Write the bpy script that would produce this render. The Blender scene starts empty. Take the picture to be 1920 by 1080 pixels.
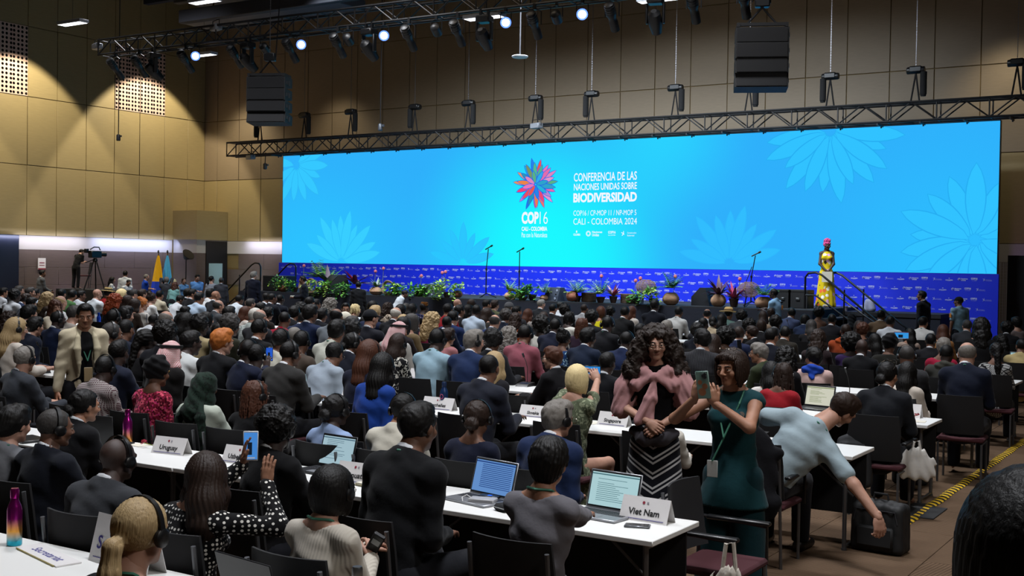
import bpy, math, random
import numpy as np
from mathutils import Matrix, Vector
random.seed(7); np.random.seed(7)
PI = math.pi
scene = bpy.context.scene
COL = scene.collection

# ------------------------------------------------------------------ camera
CAM_H = 2.15
F_PX = 2202.04
CR = np.array([[0.84340114, -0.02364448, 0.53676388],
               [0.53705108, 0.00766121, -0.84351493],
               [0.01583221, 0.99969107, 0.01915977]])   # camera axes -> world
cam_data = bpy.data.cameras.new('camera')
cam = bpy.data.objects.new('camera', cam_data)
COL.objects.link(cam)
M4 = np.eye(4); M4[:3, :3] = CR; M4[2, 3] = CAM_H
cam.matrix_world = Matrix(M4.tolist())
cam_data.sensor_width = 36.0
cam_data.lens = F_PX * 36.0 / 1920.0
cam_data.clip_start = 0.05
cam_data.clip_end = 200
scene.camera = cam

# ------------------------------------------------------------------ world, light, exposure
scene.view_settings.view_transform = 'Standard'
scene.view_settings.look = 'None'
scene.view_settings.exposure = 0.0
scene.view_settings.gamma = 1.0
scene.view_settings.use_curve_mapping = False
world = bpy.data.worlds.new('hall_air'); scene.world = world
world.use_nodes = True
world.node_tree.nodes['Background'].inputs[0].default_value = (0.02, 0.022, 0.028, 1)
world.node_tree.nodes['Background'].inputs[1].default_value = 1.0

def area_light(name, loc, size, energy, color=(1, 1, 1), target=None, sy=None, spread=None):
    l = bpy.data.lights.new(name, 'AREA'); l.energy = energy; l.color = color
    l.shape = 'RECTANGLE'; l.size = size; l.size_y = sy or size
    if spread: l.spread = spread
    o = bpy.data.objects.new(name, l); COL.objects.link(o); o.location = loc
    d = (Vector(target) - Vector(loc)) if target else Vector((0, 0, -1))
    o.rotation_euler = d.to_track_quat('-Z', 'Y').to_euler()
    return o

def spot_light(name, loc, target, energy, angle, blend=0.3, color=(1, 1, 1), radius=0.1):
    l = bpy.data.lights.new(name, 'SPOT'); l.energy = energy; l.color = color
    l.spot_size = math.radians(angle); l.spot_blend = blend; l.shadow_soft_size = radius
    o = bpy.data.objects.new(name, l); COL.objects.link(o); o.location = loc
    o.rotation_euler = (Vector(target) - Vector(loc)).to_track_quat('-Z', 'Y').to_euler()
    return o

XLW = -35.65
# house lights above the audience
for (lx, ly) in ((-2, 5), (-9, 7), (-4, 13), (-13, 14), (-23, 17), (-9, 19), (-18, 19.5), (-28, 23.5)):
    area_light('house_light', (lx, ly, 11.2), 2.2, 330, (0.93, 0.95, 1.0), sy=1.0, spread=1.75)
area_light('front_light', (3.5, 4.0, 7.5), 1.6, 230, (1.0, 0.95, 0.9), target=(-5, 7, 1), sy=1.2)
# warm washers that graze the timber-panelled walls
WARM = (1.0, 0.89, 0.66)
for (wy, e) in ((20.0, 1500), (24.3, 1900), (29.8, 1900)):
    spot_light('wall_washer', (-33.0, wy, 10.3), (-36.2, wy + .3, 3.0), e, 78, 0.12, WARM, 0.15)
for (wx, e) in ((-33.2, 420), (-28.5, 160), (-5.6, 260), (-1.2, 260)):
    spot_light('wall_washer', (wx, 31.4, 8.8), (wx, 33.6, 3.4), e, 95, 0.9, WARM, 0.3)
area_light('wall_fill', (-15, 20, 11.4), 4.0, 90, (1.0, .82, .62), target=(-16, 33, 8.6), sy=2)
area_light('stage_wash', (-16, 24.6, 9.6), 14.0, 1500, (0.80, 0.9, 1.0), target=(-16, 29.9, 1.2), sy=0.6, spread=2.0)
spot_light('stage_key', (-9.5, 22.2, 8.0), (-9.2, 29.1, 2.2), 1500, 16, 0.5, (1, .97, .93), 0.1)
spot_light('violet_uplight', (-4.1, 31.6, .35), (-4.3, 33.1, 3.4), 60, 120, 0.8, (.55, .30, 1.0), 0.1)
area_light('cove_light', (XLW + .35, 25.5, 2.86), 3.6, 26, (.75, .78, 1), target=(XLW, 25.5, 2.5), sy=.1)
area_light('cove_light', (XLW + .35, 29.5, 2.86), 3.6, 40, (.5, .6, 1), target=(XLW, 29.5, 2.5), sy=.1)
area_light('cove_light', (-31.5, 32.7, 2.88), 3.4, 26, (.7, .72, 1), target=(-31.5, 33, 2.5), sy=.1)
for (ux, uy, e, c) in ((-35.2, 26.6, 30, (.55, .5, 1)), (-35.2, 29.2, 50, (.5, .5, 1)), (-35.2, 31.0, 60, (.4, .65, 1)), (-32.9, 32.4, 130, (.6, .85, 1)), (-30.3, 32.5, 40, (.65, .6, 1))):
    spot_light('blue_uplight', (ux + .1, uy - .1, .25), (ux - .25, uy + .3, 2.8), e, 110, 0.9, c, 0.08)

# ------------------------------------------------------------------ materials
MATS = {}
def lin(c):
    if isinstance(c, str):
        c = c.lstrip('#'); c = [int(c[i:i+2], 16) / 255 for i in (0, 2, 4)]
    return tuple(((x / 12.92) if x <= 0.04045 else ((x + 0.055) / 1.055) ** 2.4) for x in c)

def new_mat(name):
    m = bpy.data.materials.new(name); m.use_nodes = True
    nt = m.node_tree; b = nt.nodes['Principled BSDF']
    return m, nt, b

def N(nt, kind, **kw):
    n = nt.nodes.new(kind)
    for k, v in kw.items(): setattr(n, k, v)
    return n

def plain(name, color, rough=0.5, metal=0.0, bump=0.0, bscale=200.0, spec=0.5, coat=0.0, var=0.0):
    key = ('p', name, str(color), rough, metal)
    if key in MATS: return MATS[key]
    m, nt, b = new_mat(name); c = lin(color)
    b.inputs['Base Color'].default_value = (*c, 1)
    b.inputs['Roughness'].default_value = rough
    b.inputs['Metallic'].default_value = metal
    b.inputs['Specular IOR Level'].default_value = spec
    b.inputs['Coat Weight'].default_value = coat
    if bump or var:
        t = N(nt, 'ShaderNodeTexCoord'); n = N(nt, 'ShaderNodeTexNoise')
        n.inputs['Scale'].default_value = bscale
        nt.links.new(t.outputs['Object'], n.inputs['Vector'])
        if bump:
            bp = N(nt, 'ShaderNodeBump'); bp.inputs['Strength'].default_value = bump; bp.inputs['Distance'].default_value = .01
            nt.links.new(n.outputs['Fac'], bp.inputs['Height']); nt.links.new(bp.outputs['Normal'], b.inputs['Normal'])
        if var:
            mx = N(nt, 'ShaderNodeMix', data_type='RGBA', blend_type='MULTIPLY')
            mx.inputs[0].default_value = 1.0
            r = N(nt, 'ShaderNodeMapRange'); r.inputs[3].default_value = 1 - var; r.inputs[4].default_value = 1 + var
            nt.links.new(n.outputs['Fac'], r.inputs[0])
            mx.inputs[6].default_value = (*c, 1); nt.links.new(r.outputs[0], mx.inputs[7])
            nt.links.new(mx.outputs[2], b.inputs['Base Color'])
    MATS[key] = m
    return m

def emit(name, color, strength=1.0):
    key = ('e', name, str(color), strength)
    if key in MATS: return MATS[key]
    m, nt, b = new_mat(name)
    nt.nodes.remove(b); e = N(nt, 'ShaderNodeEmission')
    e.inputs[0].default_value = (*lin(color), 1); e.inputs[1].default_value = strength
    nt.links.new(e.outputs[0], nt.nodes['Material Output'].inputs[0])
    MATS[key] = m
    return m

SKIN = {'w': '#ab8470', 't': '#936a52', 'b': '#664634', 'd': '#35241d'}
def skin(t):
    key = ('s', t)
    if key in MATS: return MATS[key]
    m, nt, b = new_mat('skin_' + {'w': 'light', 't': 'tan', 'b': 'brown', 'd': 'dark'}[t])
    c = lin(SKIN[t])
    tc = N(nt, 'ShaderNodeTexCoord'); n = N(nt, 'ShaderNodeTexNoise'); n.inputs['Scale'].default_value = 14
    nt.links.new(tc.outputs['Object'], n.inputs['Vector'])
    mx = N(nt, 'ShaderNodeMix', data_type='RGBA')
    mx.inputs[6].default_value = (c[0] * .82, c[1] * .72, c[2] * .7, 1); mx.inputs[7].default_value = (min(1, c[0] * 1.15), c[1] * 1.15, c[2] * 1.15, 1)
    nt.links.new(n.outputs['Fac'], mx.inputs[0]); nt.links.new(mx.outputs[2], b.inputs['Base Color'])
    b.inputs['Roughness'].default_value = .62
    b.inputs['Subsurface Weight'].default_value = 0.0
    MATS[key] = m
    return m

HAIRC = {'k': '#0d0b0a', 'b': '#261a14', 'a': '#47291c', 'r': '#7d3415', 'y': '#9c8560', 'p': '#d6c08e', 'g': '#6f6a64', 'q': '#2a221e', 's': '#383533', 'W': '#b9b4aa', 'n': '#a8622d'}
def hair(c, fine=True):
    key = ('h', c)
    if key in MATS: return MATS[key]
    m, nt, b = new_mat('hair_' + {'k': 'black', 'b': 'brown', 'a': 'auburn', 'r': 'red', 'y': 'blonde', 'p': 'platinum', 'g': 'grey', 'q': 'dark_brown', 's': 'salt_and_pepper', 'W': 'white', 'n': 'ginger'}[c])
    base = lin(HAIRC[c])
    tc = N(nt, 'ShaderNodeTexCoord'); mp = N(nt, 'ShaderNodeMapping'); mp.inputs['Scale'].default_value = (260, 260, 14)
    n = N(nt, 'ShaderNodeTexNoise'); n.inputs['Scale'].default_value = 1.0; n.inputs['Detail'].default_value = 3
    nt.links.new(tc.outputs['Object'], mp.inputs[0]); nt.links.new(mp.outputs[0], n.inputs['Vector'])
    mx = N(nt, 'ShaderNodeMix', data_type='RGBA')
    mx.inputs[6].default_value = tuple(x * .55 for x in base) + (1,); mx.inputs[7].default_value = tuple(min(1, x * 1.5) for x in base) + (1,)
    nt.links.new(n.outputs['Fac'], mx.inputs[0]); nt.links.new(mx.outputs[2], b.inputs['Base Color'])
    bp = N(nt, 'ShaderNodeBump'); bp.inputs['Strength'].default_value = .5; bp.inputs['Distance'].default_value = .004
    nt.links.new(n.outputs['Fac'], bp.inputs['Height']); nt.links.new(bp.outputs['Normal'], b.inputs['Normal'])
    b.inputs['Roughness'].default_value = .52
    b.inputs['Specular IOR Level'].default_value = .22
    MATS[key] = m
    return m

def cloth(color, pattern='', col2='#e8e4de', rough=0.85):
    """woven cloth; patterns are print / weave in the cloth itself"""
    key = ('c', str(color), pattern, str(col2))
    if key in MATS: return MATS[key]
    m, nt, b = new_mat('cloth_' + (pattern or 'plain'))
    c1 = (*lin(color), 1); c2 = (*lin(col2), 1)
    L = nt.links.new
    tc = N(nt, 'ShaderNodeTexCoord'); sep = N(nt, 'ShaderNodeSeparateXYZ'); L(tc.outputs['Object'], sep.inputs[0])
    def math_(op, a, v=None, v2=None):
        n = N(nt, 'ShaderNodeMath', operation=op)
        for i, x in enumerate((a, v, v2)):
            if x is None: continue
            if isinstance(x, (int, float)): n.inputs[i].default_value = x
            else: L(x, n.inputs[i])
        return n.outputs[0]
    out = None
    ang = math_('MULTIPLY', math_('ARCTAN2', sep.outputs[0], math_('ADD', sep.outputs[1], .02)), .17)
    comb = N(nt, 'ShaderNodeCombineXYZ'); L(ang, comb.inputs[0]); L(sep.outputs[2], comb.inputs[1])
    def mixf(fac, a, bb):
        mx = N(nt, 'ShaderNodeMix', data_type='RGBA'); L(fac, mx.inputs[0])
        for i, x in ((6, a), (7, bb)):
            if isinstance(x, tuple): mx.inputs[i].default_value = x
            else: L(x, mx.inputs[i])
        return mx.outputs[2]
    if pattern == 'dots':
        v = N(nt, 'ShaderNodeTexVoronoi', voronoi_dimensions='3D'); v.inputs['Scale'].default_value = 44; v.inputs['Randomness'].default_value = .3
        L(tc.outputs['Object'], v.inputs['Vector'])
        out = mixf(math_('LESS_THAN', v.outputs['Distance'], .33), c1, c2)
    elif pattern in ('check', 'keffiyeh'):
        s = 430 if pattern == 'check' else 300
        a = math_('GREATER_THAN', math_('SINE', math_('MULTIPLY', sep.outputs[0] if pattern == 'check' else ang, s)), .25)
        d = math_('GREATER_THAN', math_('SINE', math_('MULTIPLY', sep.outputs[2], s)), .25)
        f = math_('MAXIMUM', a, d) if pattern == 'check' else math_('ABSOLUTE', math_('SUBTRACT', a, d))
        out = mixf(f, c2, c1)
    elif pattern == 'floral':
        v = N(nt, 'ShaderNodeTexVoronoi'); v.inputs['Scale'].default_value = 75; L(tc.outputs['Object'], v.inputs['Vector'])
        r = N(nt, 'ShaderNodeValToRGB'); L(v.outputs['Color'], r.inputs[0]); r.color_ramp.interpolation = 'CONSTANT'
        e = r.color_ramp.elements; e[0].color = c1; e[0].position = 0
        e[1].position = .45; e[1].color = c2
        x = e.new(.62); x.color = tuple(q * .3 for q in c1[:3]) + (1,)
        x = e.new(.8); x.color = (*lin('#c02a6a'), 1)
        out = r.outputs[0]
    elif pattern == 'bigfloral':
        v = N(nt, 'ShaderNodeTexVoronoi'); v.inputs['Scale'].default_value = 7.5; v.inputs['Randomness'].default_value = .9; L(tc.outputs['Object'], v.inputs['Vector'])
        r = N(nt, 'ShaderNodeValToRGB'); L(v.outputs['Color'], r.inputs[0]); r.color_ramp.interpolation = 'CONSTANT'
        e = r.color_ramp.elements; e[0].color = (*lin('#e06a3a'), 1); e[1].position = .42; e[1].color = c2
        x = e.new(.6); x.color = (*lin('#c79ac0'), 1); x = e.new(.8); x.color = (*lin('#2a2420'), 1)
        ns = N(nt, 'ShaderNodeTexNoise'); ns.inputs['Scale'].default_value = 40; L(tc.outputs['Object'], ns.inputs['Vector'])
        dd = math_('ADD', v.outputs['Distance'], math_('MULTIPLY', ns.outputs['Fac'], .35))
        out = mixf(math_('LESS_THAN', dd, .52), c1, r.outputs[0])
    elif pattern in ('camo', 'marble'):
        n = N(nt, 'ShaderNodeTexNoise'); n.inputs['Scale'].default_value = 26; n.inputs['Detail'].default_value = 3; n.inputs['Distortion'].default_value = 1.2
        L(tc.outputs['Object'], n.inputs['Vector'])
        out = mixf(math_('GREATER_THAN', n.outputs['Fac'], .55), c1, c2)
    elif pattern == 'pinstripe':
        out = mixf(math_('GREATER_THAN', math_('SINE', math_('MULTIPLY', sep.outputs[0], 420)), .8), c1, c2)
    elif pattern == 'stripes':
        out = mixf(math_('GREATER_THAN', math_('SINE', math_('MULTIPLY', ang, 230)), .1), c1, c2)
    elif pattern == 'hstripes':
        out = mixf(math_('GREATER_THAN', math_('SINE', math_('MULTIPLY', sep.outputs[2], 380)), .3), c1, c2)
    elif pattern == 'chevron':
        ax = math_('ABSOLUTE', math_('ADD', sep.outputs[0], .0))
        t = math_('SUBTRACT', sep.outputs[2], math_('MULTIPLY', ax, .62))
        fr = math_('FRACT', math_('MULTIPLY', t, 9.3))
        f1 = math_('LESS_THAN', fr, .15)
        f2 = math_('MULTIPLY', math_('GREATER_THAN', fr, .32), math_('LESS_THAN', fr, .47))
        out = mixf(math_('MAXIMUM', f1, f2), c1, c2)
    elif pattern == 'diamond':
        mp = N(nt, 'ShaderNodeMapping'); mp.inputs['Rotation'].default_value = (0, 0, PI / 4); L(comb.outputs[0], mp.inputs[0])
        s2 = N(nt, 'ShaderNodeSeparateXYZ'); L(mp.outputs[0], s2.inputs[0])
        a = math_('GREATER_THAN', math_('SINE', math_('MULTIPLY', s2.outputs[0], 170)), .7)
        d = math_('GREATER_THAN', math_('SINE', math_('MULTIPLY', s2.outputs[1], 170)), .7)
        out = mixf(math_('MAXIMUM', a, d), c1, c2)
    n = N(nt, 'ShaderNodeTexNoise'); n.inputs['Scale'].default_value = 9 if pattern != 'knit' else 9; n.inputs['Detail'].default_value = 5
    L(tc.outputs['Object'], n.inputs['Vector'])
    if out is None:
        out = mixf(n.outputs['Fac'], tuple(x * .86 for x in c1[:3]) + (1,), tuple(min(1, x * 1.1) for x in c1[:3]) + (1,))
    L(out, b.inputs['Base Color'])
    bp = N(nt, 'ShaderNodeBump'); bp.inputs['Strength'].default_value = .45; bp.inputs['Distance'].default_value = .014
    if pattern == 'knit':
        w = math_('ADD', math_('MULTIPLY', n.outputs['Fac'], 2.0), math_('SINE', math_('MULTIPLY', sep.outputs[0], 420)))
        bp.inputs['Distance'].default_value = .0016; L(w, bp.inputs['Height'])
    else:
        L(n.outputs['Fac'], bp.inputs['Height'])
    L(bp.outputs['Normal'], b.inputs['Normal'])
    b.inputs['Roughness'].default_value = rough
    b.inputs['Specular IOR Level'].default_value = .14
    b.inputs['Sheen Weight'].default_value = .05
    MATS[key] = m
    return m

# ------------------------------------------------------------------ object helpers
def mesh_arrays(name, V, F, mats=(), midx=None, smooth=False):
    me = bpy.data.meshes.new(name)
    V = np.asarray(V, dtype=np.float32)
    if isinstance(F, np.ndarray):
        k = F.shape[1]; n = len(F)
        me.vertices.add(len(V)); me.vertices.foreach_set('co', V.ravel())
        me.loops.add(n * k); me.loops.foreach_set('vertex_index', F.astype(np.int32).ravel())
        me.polygons.add(n)
        me.polygons.foreach_set('loop_start', np.arange(0, n * k, k, dtype=np.int32))
        me.polygons.foreach_set('loop_total', np.full(n, k, dtype=np.int32))
    else:
        me.from_pydata(V.tolist(), [], [list(map(int, f)) for f in F])
    for m in mats: me.materials.append(m)
    if midx is not None: me.polygons.foreach_set('material_index', np.asarray(midx, dtype=np.int32))
    if smooth: me.polygons.foreach_set('use_smooth', np.ones(len(me.polygons), dtype=bool))
    me.update(calc_edges=True); me.validate()
    return me

def link(name, me, parent=None, loc=None, rot=None, mats=None, scale=None):
    o = bpy.data.objects.new(name, me); COL.objects.link(o)
    if parent: o.parent = parent
    if loc is not None: o.location = loc
    if rot is not None: o.rotation_euler = rot
    if scale is not None: o.scale = scale if hasattr(scale, '__len__') else (scale,) * 3
    if mats:
        for i, m in enumerate(mats):
            if i < len(o.material_slots):
                o.material_slots[i].link = 'OBJECT'; o.material_slots[i].material = m
    return o

def tag(o, label=None, cat=None, group=None, kind=None):
    if label: o['label'] = label
    if cat: o['category'] = cat
    if group: o['group'] = group
    if kind: o['kind'] = kind
    return o

def thing(name, label, cat, loc=(0, 0, 0), rz=0, group=None):
    o = bpy.data.objects.new(name, None); COL.objects.link(o)
    o.empty_display_size = .1
    o.location = loc; o.rotation_euler = (0, 0, rz)
    return tag(o, label, cat, group)

class MB:
    """collects simple shapes into one mesh"""
    def __init__(s): s.V = []; s.F = []; s.S = []
    def add(s, V, F, smooth=False):
        b = len(s.V); s.V.extend([tuple(v) for v in V]); s.F.extend([tuple(i + b for i in f) for f in F]); s.S.extend([smooth] * len(F)); return s
    def box(s, x0, x1, y0, y1, z0, z1, bev=0.0, M=None):
        if bev > 0:
            b = bev; V = []; 
            xs = (x0, x1); ys = (y0, y1); zs = (z0, z1)
            idx = {}
            for i in (0, 1):
                for j in (0, 1):
                    for k in (0, 1):
                        sx = 1 if i == 0 else -1; sy = 1 if j == 0 else -1; sz = 1 if k == 0 else -1
                        for a in range(3):
                            p = [xs[i] + sx * b, ys[j] + sy * b, zs[k] + sz * b]
                            p[a] = (xs[i], ys[j], zs[k])[a]
                            idx[(i, j, k, a)] = len(V); V.append(tuple(p))
            F = []
            for a in range(3):
                u, w = [(1, 2), (2, 0), (0, 1)][a]
                for side in (0, 1):
                    q = []
                    for (cu, cw) in ((0, 0), (1, 0), (1, 1), (0, 1)):
                        c = [0, 0, 0]; c[a] = side; c[u] = cu; c[w] = cw; q.append(idx[(c[0], c[1], c[2], a)])
                    F.append(q if side else q[::-1])
            for a in range(3):
                u, w = [(1, 2), (2, 0), (0, 1)][a]
                for cu in (0, 1):
                    for cw in (0, 1):
                        c0 = [0, 0, 0]; c0[u] = cu; c0[w] = cw; c1 = list(c0); c1[a] = 1
                        q = [idx[(*c0, u)], idx[(*c1, u)], idx[(*c1, w)], idx[(*c0, w)]]
                        F.append(q if (cu ^ cw) else q[::-1])
            for i in (0, 1):
                for j in (0, 1):
                    for k in (0, 1):
                        q = [idx[(i, j, k, 0)], idx[(i, j, k, 1)], idx[(i, j, k, 2)]]
                        F.append(q if (i + j + k) % 2 else q[::-1])
        else:
            V = [(x, y, z) for x in (x0, x1) for y in (y0, y1) for z in (z0, z1)]
            F = [(0, 1, 3, 2), (4, 6, 7, 5), (0, 4, 5, 1), (2, 3, 7, 6), (0, 2, 6, 4), (1, 5, 7, 3)]
        if M is not None: V = [tuple(M @ Vector(v)) for v in V]
        return s.add(V, F)
    def tube(s, pts, r, n=8, cap=True, r2=None):
        pts = [Vector(p) for p in pts]; V = []; F = []; m = len(pts)
        prev = None
        for i, p in enumerate(pts):
            d = (pts[min(i + 1, m - 1)] - pts[max(i - 1, 0)])
            if d.length < 1e-9: d = Vector((0, 0, 1))
            d.normalize()
            a = prev if prev is not None else (Vector((0, 0, 1)) if abs(d.z) < .9 else Vector((1, 0, 0)))
            u = (a - d * a.dot(d))
            if u.length < 1e-6: u = d.orthogonal()
            u.normalize(); w = d.cross(u); prev = u
            rr = r if r2 is None else r + (r2 - r) * i / (m - 1)
            if hasattr(r, '__len__'): rr = r[i]
            for k in range(n):
                t = 2 * PI * k / n; V.append(tuple(p + (u * math.cos(t) + w * math.sin(t)) * rr))
        for i in range(m - 1):
            for k in range(n):
                F.append((i * n + k, i * n + (k + 1) % n, (i + 1) * n + (k + 1) % n, (i + 1) * n + k))
        if cap: F.append(tuple(range(n - 1, -1, -1))); F.append(tuple((m - 1) * n + k for k in range(n)))
        return s.add(V, F, True)
    def lathe(s, prof, n=16, c=(0, 0, 0), M=None, cap=True):
        V = []; F = []; m = len(prof)
        for (r, z) in prof:
            for k in range(n):
                t = 2 * PI * k / n; V.append((c[0] + r * math.cos(t), c[1] + r * math.sin(t), c[2] + z))
        for i in range(m - 1):
            for k in range(n):
                F.append((i * n + k, i * n + (k + 1) % n, (i + 1) * n + (k + 1) % n, (i + 1) * n + k))
        if cap: F.append(tuple(range(n - 1, -1, -1))); F.append(tuple((m - 1) * n + k for k in range(n)))
        if M is not None: V = [tuple(M @ Vector(v)) for v in V]
        return s.add(V, F, True)
    def prism(s, poly, a, b, axis='y', M=None):
        n = len(poly); V = []
        for t in (a, b):
            for (p, q) in poly:
                V.append({'y': (p, t, q), 'x': (t, p, q), 'z': (p, q, t)}[axis])
        F = [tuple(range(n - 1, -1, -1)), tuple(range(n, 2 * n))] + [(k, (k + 1) % n, n + (k + 1) % n, n + k) for k in range(n)]
        if M is not None: V = [tuple(M @ Vector(v)) for v in V]
        return s.add(V, F)
    def mesh(s, name, mat):
        me = bpy.data.meshes.new(name); me.from_pydata(s.V, [], s.F); me.materials.append(mat)
        me.polygons.foreach_set('use_smooth', s.S)
        me.update(); 
        bm = None
        import bmesh
        bm = bmesh.new(); bm.from_mesh(me); bmesh.ops.recalc_face_normals(bm, faces=bm.faces); bm.to_mesh(me); bm.free()
        try: me.set_sharp_from_angle(angle=math.radians(40))
        except Exception: pass
        return me
    def build(s, name, mat, parent=None, **kw): return link(name, s.mesh(name, mat), parent, **kw)

def text_mesh(txt, size, mat, name='lettering', align='CENTER', sx=1.0, bold=0.0, shear=0.0):
    cu = bpy.data.curves.new(name, 'FONT'); cu.body = txt; cu.size = size; cu.align_x = align; cu.align_y = 'CENTER'
    cu.offset = bold; cu.shear = shear; cu.resolution_u = 3
    o = bpy.data.objects.new(name, cu)
    COL.objects.link(o)
    dg = bpy.context.evaluated_depsgraph_get(); me = bpy.data.meshes.new_from_object(o.evaluated_get(dg))
    COL.objects.unlink(o); bpy.data.objects.remove(o); bpy.data.curves.remove(cu)
    me.materials.clear(); me.materials.append(mat)
    if sx != 1.0:
        n = len(me.vertices); a = np.empty(n * 3, dtype=np.float32); me.vertices.foreach_get('co', a)
        a[0::3] *= sx; me.vertices.foreach_set('co', a); me.update()
    return me

def ray(px, py):
    return CR @ np.array([(px - 960) / F_PX, -(py - 540) / F_PX, -1.0])
CAMP = np.array([0, 0, CAM_H])
def onz(px, py, z): v = ray(px, py); return CAMP + v * (z - CAM_H) / v[2]
def ony(px, py, y): v = ray(px, py); return CAMP + v * y / v[1]
def onx(px, py, x): v = ray(px, py); return CAMP + v * x / v[0]
def atd(px, py, d): return CAMP + ray(px, py) * d
# ------------------------------------------------------------------ organic shapes: smooth unions of limbs meshed with surface nets
def smin(a, b, k):
    h = np.clip(.5 + .5 * (b - a) / k, 0, 1)
    return b + (a - b) * h - k * h * (1 - h)

def nvec(v): v = np.asarray(v, float); return v / (np.linalg.norm(v) + 1e-12)
def rotm(axis, deg): return np.array(Matrix.Rotation(math.radians(deg), 3, axis))

class Sdf:
    def __init__(s): s.p = []
    def cap(s, a, b, ra, rb=None, k=.02, neg=False, flat=None):
        """tapered capsule; flat=(normal, factor) squashes it along a normal"""
        s.p.append(('cap', np.array(a, float), np.array(b, float), ra, ra if rb is None else rb, k, neg, flat)); return s
    def chain(s, pts, rs, k=.02):
        for i in range(len(pts) - 1):
            s.cap(pts[i], pts[i + 1], rs[i], rs[i + 1], k)
        return s
    def ell(s, c, r, k=.02, neg=False, R=None):
        s.p.append(('ell', np.array(c, float), np.array(r, float), R, None, k, neg, None)); return s
    def cut(s, p, n, k=.004):
        """remove everything on the side the normal points to"""
        s.p.append(('cut', np.array(p, float), nvec(n), None, None, k, False, None)); return s
    def cutloc(s, p, n, r, k=.004):
        s.p.append(('cutloc', np.array(p, float), nvec(n), r, None, k, True, None)); return s
    def cutbox(s, lo, hi, k=.006):
        s.p.append(('cutbox', np.array(lo, float), np.array(hi, float), None, None, k, True, None)); return s
    def noise(s, fn): s.p.append(('noise', fn, None, None, None, 0, False, None)); return s
    def mesh(s, vox, extra=0.0):
        lo = np.full(3, 1e9); hi = np.full(3, -1e9)
        for q in s.p:
            if q[6]: continue
            if q[0] == 'cap':
                r = max(q[3], q[4]); lo = np.minimum(lo, np.minimum(q[1], q[2]) - r); hi = np.maximum(hi, np.maximum(q[1], q[2]) + r)
            elif q[0] == 'ell':
                r = q[2].max() if q[3] is not None else q[2]; lo = np.minimum(lo, q[1] - r); hi = np.maximum(hi, q[1] + r)
        pad = vox * 2 + .012 + extra
        lo -= pad; hi += pad
        n = np.ceil((hi - lo) / vox).astype(int) + 1
        ax = [lo[i] + np.arange(n[i]) * vox for i in range(3)]
        D = np.full(n, 1.0, dtype=np.float32)
        def sub(l, h):
            i0 = np.clip(np.floor((l - lo) / vox).astype(int), 0, n - 1); i1 = np.clip(np.ceil((h - lo) / vox).astype(int) + 1, 1, n)
            sl = tuple(slice(i0[i], i1[i]) for i in range(3))
            return sl, np.meshgrid(ax[0][sl[0]], ax[1][sl[1]], ax[2][sl[2]], indexing='ij', sparse=True)
        for q in s.p:
            t = q[0]
            if t in ('cap', 'ell'):
                if t == 'cap':
                    a, b, ra, rb, k = q[1], q[2], q[3], q[4], q[5]
                    r = max(ra, rb) + k + vox * 2.5 + extra
                    sl, (X, Y, Z) = sub(np.minimum(a, b) - r, np.maximum(a, b) + r)
                    ba = b - a; L2 = max(ba @ ba, 1e-12)
                    h = np.clip(((X - a[0]) * ba[0] + (Y - a[1]) * ba[1] + (Z - a[2]) * ba[2]) / L2, 0, 1)
                    dx = X - a[0] - h * ba[0]; dy = Y - a[1] - h * ba[1]; dz = Z - a[2] - h * ba[2]
                    if q[7] is not None:
                        nn = nvec(q[7][0]); f = 1 / q[7][1]; dt = dx * nn[0] + dy * nn[1] + dz * nn[2]
                        d = np.sqrt(dx * dx + dy * dy + dz * dz + dt * dt * (f * f - 1)) - (ra + (rb - ra) * h)
                        d = d * q[7][1] ** .5
                    else:
                        d = np.sqrt(dx * dx + dy * dy + dz * dz) - (ra + (rb - ra) * h)
                else:
                    c, rr, R, k = q[1], q[2], q[3], q[5]
                    r = (rr.max() if R is not None else rr) + k + vox * 2.5 + extra
                    sl, (X, Y, Z) = sub(c - r, c + r)
                    x, y, z = X - c[0], Y - c[1], Z - c[2]
                    if R is not None:
                        x, y, z = (R[0, 0] * x + R[1, 0] * y + R[2, 0] * z, R[0, 1] * x + R[1, 1] * y + R[2, 1] * z, R[0, 2] * x + R[1, 2] * y + R[2, 2] * z)
                    k0 = np.sqrt((x / rr[0]) ** 2 + (y / rr[1]) ** 2 + (z / rr[2]) ** 2)
                    k1 = np.sqrt((x / rr[0] ** 2) ** 2 + (y / rr[1] ** 2) ** 2 + (z / rr[2] ** 2) ** 2)
                    d = k0 * (k0 - 1) / (k1 + 1e-9)
                if q[6]: D[sl] = -smin(-D[sl], d, max(k, 1e-5))
                else: D[sl] = smin(D[sl], d, max(k, 1e-5))
            elif t == 'cut':
                X, Y, Z = np.meshgrid(*ax, indexing='ij', sparse=True); p, nn = q[1], q[2]
                D = -smin(-D, -((X - p[0]) * nn[0] + (Y - p[1]) * nn[1] + (Z - p[2]) * nn[2]), q[5])
            elif t == 'cutloc':
                X, Y, Z = np.meshgrid(*ax, indexing='ij', sparse=True); p, nn = q[1], q[2]
                d = np.maximum(-((X - p[0]) * nn[0] + (Y - p[1]) * nn[1] + (Z - p[2]) * nn[2]), np.sqrt((X - p[0]) ** 2 + (Y - p[1]) ** 2 + (Z - p[2]) ** 2) - q[3])
                D = -smin(-D, d, q[5])
            elif t == 'cutbox':
                X, Y, Z = np.meshgrid(*ax, indexing='ij', sparse=True); l, h2 = q[1], q[2]
                c = (l + h2) / 2; e = (h2 - l) / 2
                d = np.maximum(np.maximum(np.abs(X - c[0]) - e[0], np.abs(Y - c[1]) - e[1]), np.abs(Z - c[2]) - e[2])
                D = -smin(-D, d, q[5])
            elif t == 'noise':
                X, Y, Z = np.meshgrid(*ax, indexing='ij', sparse=True); D = D + q[1](X, Y, Z)
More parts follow.
